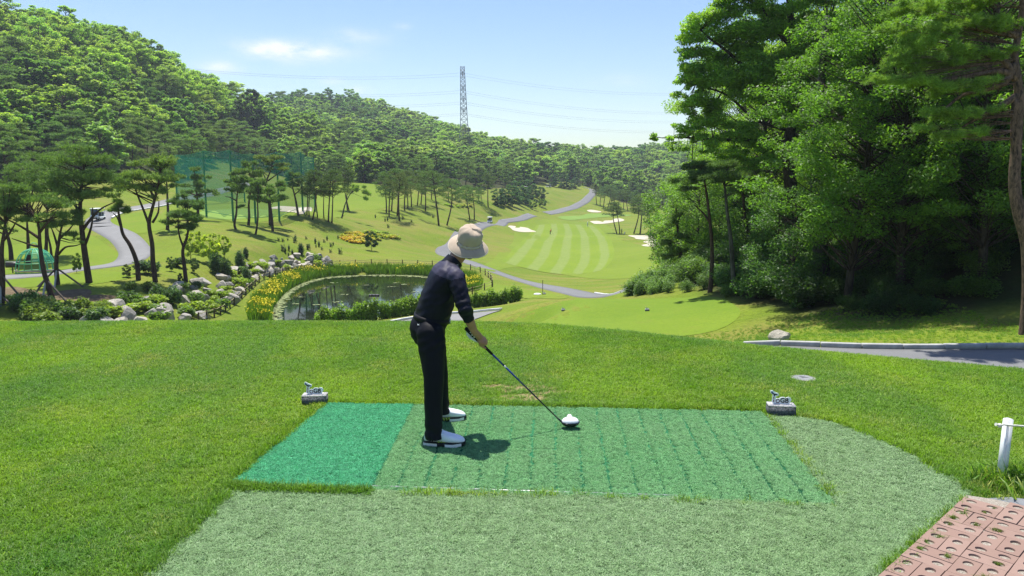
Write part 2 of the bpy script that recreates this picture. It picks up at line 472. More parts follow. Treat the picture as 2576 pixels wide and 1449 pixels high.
def sheet(name, poly, step, off, mat, smooth=True, kind='structure', zfun=None):
    """a sheet cut to a world outline and draped on the ground"""
    poly = np.asarray(poly, float)[:, :2]
    lo, hi = poly.min(0), poly.max(0)
    xs, ys = np.meshgrid(np.arange(lo[0], hi[0], step), np.arange(lo[1], hi[1], step))
    sd = poly_sd(xs, ys, poly)
    k = sd > step * .4
    pts = [Vector(p) for p in poly] + [Vector((a, b)) for a, b in zip(xs[k], ys[k])]
    n = len(poly)
    vs, _e, fs, *_ = delaunay_2d_cdt(pts, [(i, (i + 1) % n) for i in range(n)], [], 1, 1e-4)
    V = [(p.x, p.y, (zfun(p.x, p.y) if zfun else gz(p.x, p.y)) + off) for p in vs]
    fs = [f for f in fs if len(f) == 3]
    F = np.array(fs)
    a = np.array(V)
    nz = np.cross(a[F[:, 1]] - a[F[:, 0]], a[F[:, 2]] - a[F[:, 0]])[:, 2]
    F[nz < 0] = F[nz < 0][:, ::-1]
    o = obj(name, mesh_np(name, V, F, mat, smooth))
    if kind: o['kind'] = kind
    return o

def pxpoly(L, tmin=3.0, k=4):
    return catmull([P(u, v, tmin)[:2] for u, v in L], k)

def ribbon(name, C, width, off, mat, step=1.5, nacross=4):
    """a path laid along a world centre line"""
    C = np.asarray(C, float)
    seg = np.linalg.norm(np.diff(C[:, :2], axis=0), axis=1); s = np.concatenate([[0], np.cumsum(seg)])
    t = np.linspace(0, s[-1], max(int(s[-1] / step), 4))
    X = np.interp(t, s, C[:, 0]); Y = np.interp(t, s, C[:, 1])
    T = np.stack([np.gradient(X), np.gradient(Y)], 1); T /= np.linalg.norm(T, axis=1)[:, None] + 1e-9
    N = np.stack([-T[:, 1], T[:, 0]], 1)
    w = np.asarray(width(t / s[-1]) if callable(width) else np.full(len(t), width))
    V = []
    for i in range(len(t)):
        for j in range(nacross + 1):
            q = (j / nacross - .5) * w[i]
            x, y = X[i] + N[i, 0] * q, Y[i] + N[i, 1] * q
            V.append((x, y, gz(x, y)))
    V = np.array(V).reshape(len(t), nacross + 1, 3)
    V[:, :, 2] += off
    sk = np.stack([V[:, 0], V[:, -1]], 1); sk[:, :, 2] -= .45            # verges: the bed goes down into the ground
    V = np.concatenate([sk[:, :1], V, sk[:, 1:]], 1); nacross += 2
    ii = np.arange(len(t) * (nacross + 1)).reshape(len(t), nacross + 1)
    F = np.stack([ii[:-1, :-1], ii[1:, :-1], ii[1:, 1:], ii[:-1, 1:]], -1).reshape(-1, 4)
    a = V.reshape(-1, 3)
    if np.cross(a[F[0, 1]] - a[F[0, 0]], a[F[0, 2]] - a[F[0, 0]])[2] < 0: F = F[:, ::-1]
    o = obj(name, mesh_np(name, a, F, mat, True)); o['kind'] = 'structure'
    L = np.stack([X + N[:, 0] * w / 2, Y + N[:, 1] * w / 2], 1); R = np.stack([X - N[:, 0] * w / 2, Y - N[:, 1] * w / 2], 1)
    return o, L, R

# ------------------------------------------------------------------ ground materials
M_GROUND = grass_mat('rough_grass', (.075, .125, .014), (.125, .175, .022), (.20, .165, .050), .34, .05, .55, 5.0, .55, bdist=.1)
M_LAWN = grass_mat('mown_lawn', (.125, .19, .013), (.175, .235, .019), (.17, .18, .03), .10, .05, .5, 5.0, .4, bdist=.06)
M_TEE_SOIL = grass_mat('tee_turf', (.045, .085, .010), (.075, .12, .014), (.13, .11, .035), .12, .5, 2.5, 26, .7, bdist=.02)
M_LOWTEE = grass_mat('lower_tee_grass', (.115, .195, .014), (.165, .235, .020), (.15, .17, .03), .06, .10, .9, 7.0, .4, bdist=.03)
M_GREEN = grass_mat('putting_surface', (.15, .25, .040), (.17, .27, .046), (.2, .26, .06), .02, .05, .3, 2.0, .1)
M_FRINGE = grass_mat('practice_grass', (.125, .195, .011), (.165, .225, .015), (.17, .19, .03), .10, .06, .4, 3.0, .3)

def fairway_mat():
    t = NT('striped_fairway'); p = t.pos()
    at = t.n('ShaderNodeAttribute', attribute_name='across').outputs['Fac']
    j = t.math('ADD', at, t.math('MULTIPLY', t.math('SUBTRACT', t.noise(p, .35, 4, .7), .5), .016))
    j = t.math('ADD', j, t.math('MULTIPLY', t.math('SUBTRACT', t.noise(p, .05, 2), .5), .03)); w = t.math('SINE', t.math('MULTIPLY', t.math('ADD', j, -.045), 2 * math.pi * 5.0))
    s = t.rng(w, -.25, .45, smooth=True)
    a = t.rng(t.noise(p, .06, 4), .35, .65); b = t.rng(t.noise(p, .6, 4, .7), .3, .7)
    base = t.mix(t.math('MULTIPLY', t.math('ADD', a, b), .5), (.13, .205, .012), (.185, .25, .018))
    light = t.mix(b, (.165, .225, .050), (.225, .27, .085))
    col = t.mix(t.math('MULTIPLY', s, .7), base, light)
    d = t.rng(t.noise(p, .16, 5, .7), .60, .74); col = t.mix(t.math('MULTIPLY', d, .35), col, (.22, .20, .06))
    c = t.noise(p, 5.0, 3, .7)
    return t.done(t.principled(t.mix(t.rng(c, .3, .7), t.mix(.25, col, (.03, .06, .004)), col), .85, .12, 0, t.bump(c, .4, .06)))
M_FAIRWAY = fairway_mat()

def asphalt(name, col):
    t = NT(name); p = t.pos()
    a = t.rng(t.noise(p, .8, 5, .65), .3, .7); b = t.noise(p, 70, 3, .8); c = t.rng(t.noise(p, .23, 3), .4, .6)
    k = t.mix(a, tuple(x * .86 for x in col), tuple(x * 1.1 for x in col))
    k = t.mix(t.math('MULTIPLY', c, .4), k, tuple(x * .78 for x in col))
    k = t.mix(t.rng(b, .35, .7, 0, .55), t.mix(.4, k, tuple(x * .5 for x in col)), t.mix(.35, k, tuple(min(1, x * 1.8) for x in col)))
    return t.done(t.principled(k, .88, .25, 0, t.bump(b, .6, .006)))
M_ASPH = asphalt('asphalt', (.175, .178, .182))
M_ASPH2 = asphalt('pale_asphalt', (.215, .215, .212))

def sand_mat():
    t = NT('bunker_sand'); p = t.pos()
    a = t.rng(t.noise(p, .5, 4), .3, .7); r = t.noise(t.scaled(p, (1, 2.5, 1)), 2.5, 3)
    return t.done(t.principled(t.mix(a, (.40, .365, .28), (.49, .45, .355)), .95, .1, 0, t.bump(r, .5, .08)))
M_SAND = sand_mat()
M_SOIL = grass_mat('bare_soil', (.10, .072, .040), (.17, .125, .070), (.20, .155, .09), .3, .4, 2.2, 14, .8, bdist=.03)
M_LITTER = grass_mat('leaf_litter', (.045, .030, .016), (.10, .058, .030), (.05, .075, .018), .35, .35, 1.7, 11, .9, bdist=.05)
M_KERB = plain('concrete_kerb', (.34, .34, .33), .85, .2, 0, .2, 5, .4, 50)
M_KERBW = plain('white_kerb', (.62, .62, .60), .8, .2, 0, .10, 4, .2, 40)

def ground_mat():
    """rough grass; woodland floor where the forest stands (leaf litter, low green)"""
    t = NT('rough_grass_ground'); p = t.pos()
    f = t.n('ShaderNodeAttribute', attribute_name='forest').outputs['Fac']
    te = t.n('ShaderNodeAttribute', attribute_name='tee').outputs['Fac']
    a = t.rng(t.noise(p, .045, 4, .6), .34, .66, smooth=True); b = t.rng(t.noise(p, .5, 4, .65), .3, .7); c = t.noise(p, 4.5, 4, .75)
    st = t.rng(t.noise(t.scaled(p, (.35, 1, 1)), .22, 4, .6), .35, .65)
    col = t.mix(t.math('MULTIPLY', t.math('ADD', a, b), .5), (.125, .195, .015), (.20, .26, .024))
    dry = t.rng(t.math('ADD', t.math('MULTIPLY', t.noise(p, .075, 5, .65), .55), t.math('MULTIPLY', st, .35)), .33, .66, smooth=True)
    col = t.mix(t.math('MULTIPLY', dry, .85), col, t.mix(b, (.25, .215, .060), (.215, .245, .036)))
    lit = t.mix(b, (.05, .036, .018), (.035, .06, .014))
    col = t.mix(f, col, lit)
    tee = t.mix(t.math('MULTIPLY', t.math('ADD', a, b), .5), (.07, .13, .012), (.11, .17, .018))
    col = t.mix(te, col, tee)
    col = t.mix(t.rng(c, .28, .72), t.mix(.5, col, (.012, .02, .003)), col)
    return t.done(t.principled(col, .88, .1, 0, t.bump(t.math('ADD', c, t.math('MULTIPLY', b, .5)), .6, .12)))
M_GRD = ground_mat()

# where the woods stand: read off the survey, as heights of the wood's edge
FOREST_EDGE = np.array([(-900, 474), (0, 474), (150, 460), (300, 436), (400, 430), (440, 462), (500, 452), (530, 405), (575, 402), (600, 420), (700, 440), (760, 455), (900, 458), (940, 465), (1150, 468), (1200, 478), (1300, 470), (1380, 458), (1450, 458), (1500, 478), (1560, 508), (1620, 520), (1700, 530), (3500, 530)])
def to_px(x, y, z):
    dy = z - CAM_H
    f = y * math.cos(PITCH) - dy * math.sin(PITCH); up = y * math.sin(PITCH) + dy * math.cos(PITCH)
    f = np.maximum(f, .1)
    return 1288 + x / f * FOC, 724.5 - up / f * FOC
def is_forest(x, y, z):
    u, v = to_px(x, y, z)
    return (y > 118) & (v < np.interp(u, FOREST_EDGE[:, 0], FOREST_EDGE[:, 1]))
WOOD = np.array([(14, 63), (12.4, 53), (11.0, 46), (11.0, 40), (11.5, 36), (11.8, 32), (12.2, 28.5), (13.5, 26.2), (16.5, 25.2), (20, 24), (30, 22), (80, 20), (160, 120), (130, 330), (84, 330), (60, 210), (44, 150), (30, 100), (17, 75)])
fo = np.maximum(is_forest(GX, GY, GZ).astype(float), sstep(-.8, .8, poly_sd(GX, GY, WOOD)))
ye = np.interp(GX, EDGE[:, 0], EDGE[:, 1])
te = 1 - sstep(-.3, 1.2, GY - ye)
g_me = mesh_np('ground', GV, GT, M_GRD, True)
for nm, arr in (('forest', fo), ('tee', te)):
    at = g_me.attributes.new(nm, 'FLOAT', 'POINT'); at.data.foreach_set('value', arr.ravel().astype(np.float32))
ground = obj('ground', g_me); ground['kind'] = 'structure'

# ------------------------------------------------------------------ fairway, greens, bunkers, lawns
Lc = catmull([P(u, v, 90)[:2] for u, v in ((1348, 568), (1335, 585), (1312, 607), (1286, 632), (1260, 657))], 10, False)
Rc = catmull([P(u, v, 90)[:2] for u, v in ((1500, 568), (1524, 590), (1541, 615), (1545, 645), (1522, 676))], 10, False)
def fairway():
    n, m = len(Lc) * 2, 40
    ti = np.linspace(0, 1, n); k = np.linspace(0, 1, len(Lc))
    L = np.stack([np.interp(ti, k, Lc[:, i]) for i in (0, 1)], 1); R = np.stack([np.interp(ti, k, Rc[:, i]) for i in (0, 1)], 1)
    V = []; A = []
    for i in range(n):
        for j in range(m + 1):
            s = j / m
            p = L[i] * (1 - s) + R[i] * s
            b = math.sin(math.pi * s) ** .8
            y = p[1] - b * 15.0 * ti[i] ** 3 + b * 6 * (1 - ti[i]) ** 4
            V.append((p[0], y, gz(p[0], y) + .06)); A.append(s)
    ii = np.arange(n * (m + 1)).reshape(n, m + 1)
    F = np.stack([ii[:-1, :-1], ii[1:, :-1], ii[1:, 1:], ii[:-1, 1:]], -1).reshape(-1, 4)
    me = mesh_np('fairway', V, F, M_FAIRWAY, True)
    me.attributes.new('across', 'FLOAT', 'POINT').data.foreach_set('value', np.array(A, np.float32))
    o = obj('fairway', me); o['kind'] = 'structure'
    return np.concatenate([L, R[::-1]])
FAIR = fairway()

def z5(zx, zy): return (2000 + zx / 3.963) / 1.5652, (700 + zy / 3.963) / 1.5652
def z7(zx, zy): return 434.5 + zx / 5.67, 357.8 + zy / 5.67
# the mown rough round the fairway
sheet('mown_rough', pxpoly([(1180, 690), (1240, 655), (1290, 610), (1300, 566), (1345, 553), (1430, 557), (1520, 562), (1570, 600), (1680, 618), (1720, 660), (1700, 690), (1600, 700), (1500, 702), (1400, 688), (1290, 672), (1220, 686)], 80), 3.0, .025, M_LAWN)
sheet('putting_green', pxpoly([z5(*p) for p in ((780, 615), (850, 600), (1010, 594), (1150, 590), (1250, 562), (1500, 558), (1900, 578), (1900, 596), (1700, 604), (1400, 622), (1200, 642), (1000, 660), (860, 650))], 150), 2.0, .07, M_GREEN)
BUNKERS = [
    [(1235, 510), (1320, 502), (1440, 525), (1445, 540), (1340, 542), (1260, 530)],
    [(1280, 682), (1400, 676), (1480, 692), (1510, 672), (1630, 667), (1640, 647), (1740, 636), (1810, 655), (1800, 675), (1700, 692), (1560, 713), (1400, 723), (1330, 713)],
    [(5, 755), (150, 765), (300, 785), (360, 815), (440, 845), (280, 852), (130, 837), (50, 797)],
    [(1875, 905), (2100, 903), (2260, 925), (2290, 960), (2200, 977), (1990, 957), (1985, 942)],
    [(2110, 1005), (2200, 985), (2430, 983), (2450, 1060), (2080, 1064), (2180, 1032)],
]
for b in BUNKERS:
    sheet('bunker', pxpoly([z5(*p) for p in b], 100), 1.2, .09, M_SAND)
sheet('bunker', pxpoly([z7(*p) for p in ((1400, 945), (1530, 915), (1800, 932), (1990, 942), (1900, 992), (1720, 1002), (1500, 985), (1560, 958))], 80), 1.0, .09, M_SAND)
sheet('practice_lawn', pxpoly([(405, 545), (430, 520), (480, 506), (560, 494), (640, 480), (700, 474), (800, 466), (900, 458), (950, 467), (990, 490), (985, 515), (940, 528), (880, 532), (830, 548), (760, 540), (700, 552), (600, 560), (520, 554), (450, 552)], 80), 2.0, .03, M_FRINGE)
sheet('putting_green', pxpoly([z7(*p) for p in ((380, 1010), (500, 978), (700, 965), (1000, 955), (1250, 960), (1440, 1010), (1300, 1065), (1000, 1095), (700, 1105), (480, 1085))], 80), 1.5, .06, M_GREEN)
sheet('lawn', pxpoly([(-40, 640), (60, 612), (160, 590), (215, 588), (262, 612), (300, 640), (292, 664), (240, 671), (150, 680), (30, 690), (-40, 694)], 50), 1.5, .03, M_FRINGE)
sheet('lawn', pxpoly([(258, 566), (300, 548), (380, 530), (410, 548), (440, 565), (400, 580), (330, 590), (300, 590)], 50), 1.5, .03, M_FRINGE)
sheet('lawn', pxpoly([(-60, 705), (60, 700), (180, 690), (240, 682), (330, 690), (330, 700), (230, 716), (120, 720), (-60, 735)], 40), 1.2, .03, M_FRINGE)
sheet('lawn', pxpoly([(1186, 700), (1250, 715), (1330, 730), (1420, 745), (1420, 752), (1340, 750), (1300, 742), (1230, 745), (1190, 730)], 45), 1.5, .03, M_LAWN)
for q in ([(5, 730), (40, 722), (110, 738), (120, 752), (30, 755)], [(150, 733), (220, 728), (228, 742), (190, 752), (140, 756), (110, 765), (100, 758)], [(135, 770), (200, 750), (245, 742), (300, 748), (210, 765), (150, 776)]):
    sheet('bare_soil', pxpoly(q, 40), .8, .03, M_SOIL)

# lower tee: a flat shelf of finer grass
LT = np.array([(x * 6.6 * (1 + .03 * math.sin(3 * math.atan2(y, x))) + 4.3, y * 6.4 * (1 + .03 * math.sin(3 * math.atan2(y, x))) + 36.0) for x, y in [(math.copysign(abs(math.cos(a)) ** .75, math.cos(a)), math.copysign(abs(math.sin(a)) ** .75, math.sin(a))) for a in np.linspace(0, 2 * math.pi, 40)[:-1]]])
sheet('lower_tee', LT, .6, .012, M_LOWTEE)

# ------------------------------------------------------------------ cart paths with kerbs
def pxline(L, tmin): return catmull([P(u, v, tmin)[:2] for u, v in L], 8, False)
s_path = pxline([(-80, 707), (30, 697), (140, 688), (215, 677), (285, 668), (330, 655), (341, 635), (322, 608), (285, 584), (250, 566), (248, 552), (275, 538), (330, 526), (400, 514), (480, 498), (560, 479), (640, 458)], 40)
_, sL, sR = ribbon('cart_path', s_path, 3.6, .07, M_ASPH2)
v_path = pxline([(1450, 738), (1350, 716), (1260, 690), (1190, 664), (1125, 645), (1118, 630), (1150, 607), (1190, 585), (1231, 563), (1268, 556)], 44)
v_path = np.concatenate([[tuple(W(1590, 753, 66))[:2], tuple(W(1535, 748, 69))[:2], tuple(W(1490, 743, 71.5))[:2]], v_path])
_, vL, vR = ribbon('cart_path', v_path, 3.4, .08, M_ASPH)
v2 = pxline([(1268, 557), (1310, 551), (1340, 541)], 200)
ribbon('cart_path', v2, 3.4, .10, M_ASPH)
v3 = pxline([(1375, 537), (1410, 531), (1440, 523), (1468, 509), (1482, 496), (1492, 484), (1488, 476), (1470, 472)], 250)
ribbon('cart_path', v3, lambda s: 4.2 + 0 * s, .10, M_ASPH)
n_path = np.array([tuple(P(u, v, 40))[:2] for u, v in ((930, 830), (985, 818), (1050, 806), (1130, 799), (1228, 792))])
_, nL, nR = ribbon('cart_path', catmull(n_path, 6, False), 2.4, .05, M_ASPH2, 1.0)
r_path = catmull([(5.6, 19.0), (7.0, 18.2), (9, 17.55), (12, 17.1), (15, 16.75), (20, 16.1), (26, 15.0)], 8, False)
_, rL, rR = ribbon('cart_path', r_path, 3.3, .045, M_ASPH, .5, 6)

def kerb(C, off_z, label, stone_len=1.0, w=.18, h=.16, mat=M_KERB, group=None):
    """a kerb thing made of single kerbstones"""
    C = np.asarray(C, float)
    s = np.concatenate([[0], np.cumsum(np.linalg.norm(np.diff(C, axis=0), axis=1))])
    n = max(1, int(s[-1] / stone_len))
    root = tag(empty('kerb', (C[0, 0], C[0, 1], gz(*C[0]))), label, 'kerb', group)
    me = MB().box((0, 0, 0), (stone_len - .012, w, h)).mesh('kerbstone', mat)
    bm = bmesh.new(); bm.from_mesh(me); bmesh.ops.bevel(bm, geom=bm.edges[:], offset=.012, segments=1, affect='EDGES'); bm.to_mesh(me); bm.free()
    for i in range(n):
        a, b = (i + .0) * s[-1] / n, (i + 1.0) * s[-1] / n
        p = [np.array([np.interp(q, s, C[:, 0]), np.interp(q, s, C[:, 1])]) for q in (a, b)]
        z0, z1 = gz(*p[0]), gz(*p[1])
        m = (p[0] + p[1]) / 2; d = p[1] - p[0]
        o = obj('kerbstone', me, root)
        ln = math.hypot(*d)
        o.scale = (ln / stone_len, 1, 1)
        o.rotation_euler = (RNG.normal(0, .012), -math.atan2(z1 - z0, ln), math.atan2(d[1], d[0]))
        o.location = Vector((m[0], m[1], max((z0 + z1) / 2, gz(*m)) + off_z + RNG.normal(0, .004))) - root.location
    return root
kerb(rL + (rL - rR) * .03, .10, 'pale concrete kerb along the far side of the shaded asphalt path below the woods', 1.0, .15, .14)
k0 = [i for i in range(len(sL)) if True]
def sub(L, a, b): return L[int(a * (len(L) - 1)):int(b * (len(L) - 1)) + 1]
def outer(L, R, a, b):
    return sub(R, a, b) + (sub(R, a, b) - sub(L, a, b)) * .03
kerb(outer(sL, sR, .40, .64), .11, 'white kerb round the outside of the winding path bend', 2.2, .3, .22, M_KERBW)
kerb(sub(nL, 0, 1) + (sub(nL, 0, 1) - sub(nR, 0, 1)) * .03, .14, 'pale kerb of the path in front of the pond hedge', 1.1, .2, .15, M_KERBW)
kerb(sub(vR, .0, .07) + (sub(vR, 0, .07) - sub(vL, 0, .07)) * .03, .08, 'pale curved kerb at the end of the valley path beyond the lower tee', 1.2, .25, .2, M_KERBW)
for i, (u, v) in enumerate(((256, 563), (262, 571))):
    p = P(u, v, 60); q = tag(MB().box((0, 0, 0), (3.3, .32, .09), taper=.7).build('speed_bump', plain('black_rubber', (.025, .025, .025), .8), loc=(p.x, p.y, p.z + .11)),
        ('dark speed bump across the path closest to the parked white cart', 'dark speed bump across the path, second from the white cart')[i], 'speed bump', 'speed bumps')
    q.rotation_euler = (0, 0, .15)

# ------------------------------------------------------------------ water
def water_mat():
    t = NT('pond_water'); p = t.pos()
    a = t.noise(t.scaled(p, (1, .45, 1)), 2.2, 3, .6); b = t.rng(t.noise(p, .10, 3), .4, .65)
    return t.done(t.principled(t.mix(b, (.006, .010, .007), (.018, .024, .010)), .03, .5, 0, t.bump(a, .012, .05), IOR=1.33))
pond = sheet('pond', catmull(POND[::5] + (POND[::5] - POND.mean(0)) * .04, 5), 4.0, 0, water_mat(), zfun=lambda x, y: POND_Z)

# ------------------------------------------------------------------ foliage: materials and generators
def leaf_mat(name, var=.35, trans=.35, rough=.55, warm=(1.25, 1.12, .75), spec=.3, gain=1.0):
    t = NT(name)
    oc = t.n('ShaderNodeObjectInfo').outputs['Color']
    r = t.island()
    v = t.rng(r, 0, 1, 1 - var, 1 + var)
    big = t.rng(t.noise(t.objco(), .9, 2), .35, .65, .78, 1.18)
    g = t.n('ShaderNodeCombineColor'); f = t.math('MULTIPLY', t.math('MULTIPLY', v, big), gain)
    for i in range(3): t.put(g.inputs[i], f)
    col = t.mix(1.0, oc, g.outputs[0], 'MULTIPLY')
    w = t.rng(t.noise(t.objco(), 2.3, 2), .45, .75, 0, .7)
    col = t.mix(w, col, t.mix(1.0, col, warm, 'MULTIPLY'))
    tc = t.mix(1.0, col, (1.5, 1.6, .6), 'MULTIPLY')
    return t.done(t.leaf(col, rough, spec, trans, tc))
M_LEAF = leaf_mat('broad_leaf', .38, .48, .48, spec=.35, gain=1.45)
M_NEEDLE = leaf_mat('pine_needle', .45, .36, .55, (1.3, 1.12, .7), gain=2.3)
M_HILL = leaf_mat('hill_foliage', .40, .48, .65, gain=1.65)
M_SHRUB = leaf_mat('shrub_leaf', .40, .38, .5, gain=1.4)

def bark_mat(name, a, b, scale=(9, 9, 2.2)):
    t = NT(name); p = t.scaled(t.objco(), scale)
    n = t.noise(p, 1.0, 5, .7, .6); m = t.rng(n, .35, .65)
    return t.done(t.principled(t.mix(m, a, b), .9, .12, 0, t.bump(n, .9, .03)))
M_BARK = bark_mat('dark_bark', (.020, .016, .013), (.075, .062, .050))
M_PINEBARK = bark_mat('pine_bark', (.030, .020, .015), (.105, .070, .052))
M_REDBARK = bark_mat('red_pine_bark', (.035, .029, .026), (.24, .16, .115), (16, 16, 5))
M_GREYBARK = bark_mat('grey_bark', (.030, .030, .028), (.11, .105, .095))

def unit(n, rng):
    a = rng.normal(size=(n, 3)); return a / (np.linalg.norm(a, axis=1)[:, None] + 1e-9)

def cards(C, size, rng, aspect=.55, up=.6, droop=0.0, var=.35, hang=False):
    """one small diamond-shaped leaf (folded along its midrib) per centre"""
    n = len(C)
    nrm = unit(n, rng); nrm[:, 2] = np.abs(nrm[:, 2]) + up; nrm /= np.linalg.norm(nrm, axis=1)[:, None]
    a = np.cross(nrm, unit(n, rng)); a /= np.linalg.norm(a, axis=1)[:, None] + 1e-9
    a[:, 2] -= droop; a /= np.linalg.norm(a, axis=1)[:, None]
    b = np.cross(nrm, a); b /= np.linalg.norm(b, axis=1)[:, None] + 1e-9
    s = size * rng.uniform(1 - var, 1 + var, n)[:, None]
    V = np.stack([C - a * s, C + b * s * aspect - a * s * .1, C + a * s, C - b * s * aspect - a * s * .1], 1).reshape(-1, 3)
    F = np.arange(4 * n).reshape(n, 4)
    return V, F

def blades(C, D, length, width, rng, var=.3):
    """thin triangles: needles and blades"""
    n = len(C)
    side = np.cross(D, unit(n, rng)); side /= np.linalg.norm(side, axis=1)[:, None] + 1e-9
    l = (length * rng.uniform(1 - var, 1 + var, n))[:, None]; w = (width * rng.uniform(.7, 1.3, n))[:, None] / 2
    V = np.stack([C - side * w, C + side * w, C + D * l], 1).reshape(-1, 3)
    return V, np.arange(3 * n).reshape(n, 3)

def in_pad(c, r, n, rng, shell=.5):
    d = unit(n, rng)
    return np.array(c) + d * (rng.uniform(0, 1, n) ** shell)[:, None] * np.array(r)

def pad_leaves(pads, n_total, size, rng, floor=3, **kw):
    vol = np.array([max(r[0] * r[1] + r[0] * r[2], 1e-4) for c, r in pads]); k = np.maximum((vol / vol.sum() * n_total).astype(int), floor)
    C = np.concatenate([in_pad(c, r, m, rng, .42) for (c, r), m in zip(pads, k)])
    return cards(C, size, rng, **kw)

def pad_needles(pads, n_total, length, width, rng, tuft=4):
    """upward-fanning needle tufts on flat pads"""
    vol = np.array([r[0] * r[1] for c, r in pads]); k = np.maximum((vol / vol.sum() * n_total / tuft).astype(int), 3)
    C = np.concatenate([in_pad(c, r, m, rng, .5) for (c, r), m in zip(pads, k)])
    out = np.concatenate([np.repeat(np.array([c]), m, 0) for (c, r), m in zip(pads, k)])
    base = (C - out); base[:, 2] *= .6; base /= np.linalg.norm(base, axis=1)[:, None] + 1e-9
    base = base * .75; base[:, 2] += .55
    C = np.repeat(C, tuft, 0); D = np.repeat(base, tuft, 0) + unit(len(C), rng) * .95
    D /= np.linalg.norm(D, axis=1)[:, None]
    return blades(C - D * length * .25, D, length, width, rng)

def add_tree(name, parts, loc, label, cat='tree', group=None, rz=0.0, sc=1.0, color=(.06, .1, .02)):
    """parts: [(part name, mesh)]; an Empty at the foot carries them"""
    o = empty(name, loc, rz)
    o.scale = (sc, sc, sc) if isinstance(sc, (int, float)) else sc
    tag(o, label, cat, group)
    for nm, me in parts:
        c = obj(nm, me, o); c.color = (*color, 1)
    return o

# -- pines: unit height, bare curved stem, flat cloud-like pads
def pine_proto(seed, crown0=.52, spread=.30, lean=.06, n=9000, npads=30, H=10.0, nl=.30, nw=.05, forks=False):
    rng = np.random.default_rng(seed)
    ph = rng.uniform(0, 6.28, 2); q = rng.uniform(.5, 1.3)
    T = np.linspace(0, 1, 9)
    ax = lambda t: np.array([lean * math.sin(t * 3.1 * q + ph[0]) - lean * math.sin(ph[0]), lean * .8 * math.sin(t * 2.6 + ph[1]) - lean * .8 * math.sin(ph[1]), t]) * H
    tb = MB().tube([ax(t) for t in T * .95], [H * .0175 * (1 - .75 * t) + .012 for t in T], 7)
    pads = []
    for i in range(npads):
        t = crown0 + (1 - crown0) * ((i + rng.uniform(0, 1)) / npads)
        k = (t - crown0) / (1 - crown0)
        R = spread * H * (math.sin(math.pi * min(1, .22 + .72 * k)) ** .7) * rng.uniform(.35, 1.0)
        an = rng.uniform(0, 6.28)
        c = ax(min(t, .97)) + np.array([R * math.cos(an), R * math.sin(an), rng.normal(0, .02) * H])
        r = H * rng.uniform(.065, .115)
        pads.append((c, (r, r, r * rng.uniform(.28, .42))))
        s = ax(max(t - .05, .3))
        mid = (s + c) / 2 + np.array([0, 0, -.01 * H])
        tb.tube([s, mid, c], [H * .0055, H * .0045, H * .002], 4, False)
    for j in range(rng.integers(1, 4)):      # dead snags on the bare stem
        t = rng.uniform(crown0 * .55, crown0); s = ax(t); an = rng.uniform(0, 6.28)
        tb.tube([s, s + np.array([math.cos(an), math.sin(an), .25]) * H * .05], [H * .004, H * .001], 4, False)
    pads.append((ax(.97), (H * .08, H * .08, H * .04)))
    V, F = pad_needles(pads, n, nl, nw, rng)
    return [('trunk', tb.mesh('pine_trunk', M_PINEBARK, True)), ('crown', mesh_np('pine_crown', V, F, M_NEEDLE))]
PINES = [pine_proto(100 + i, c0, sp, ln, 8400, npd) for i, (c0, sp, ln, npd) in enumerate(((.50, .27, .05, 30), (.58, .30, .07, 26), (.45, .24, .04, 32), (.62, .25, .08, 20), (.55, .33, .06, 30), (.66, .22, .05, 16)))]

def pine_at(u, v, tmin, vtop, kind, label, group, color=(.042, .074, .020), rz=None, wide=1.0):
    p = P(u, v, tmin)
    h = (v - vtop) / FOC * p.y * 1.0
    s = h / 10.0
    return add_tree('pine_tree', PINES[kind], p - Vector((0, 0, .15)), label, 'tree', group, RNG.uniform(0, 6.28) if rz is None else rz, (s * wide, s * wide, s), color)

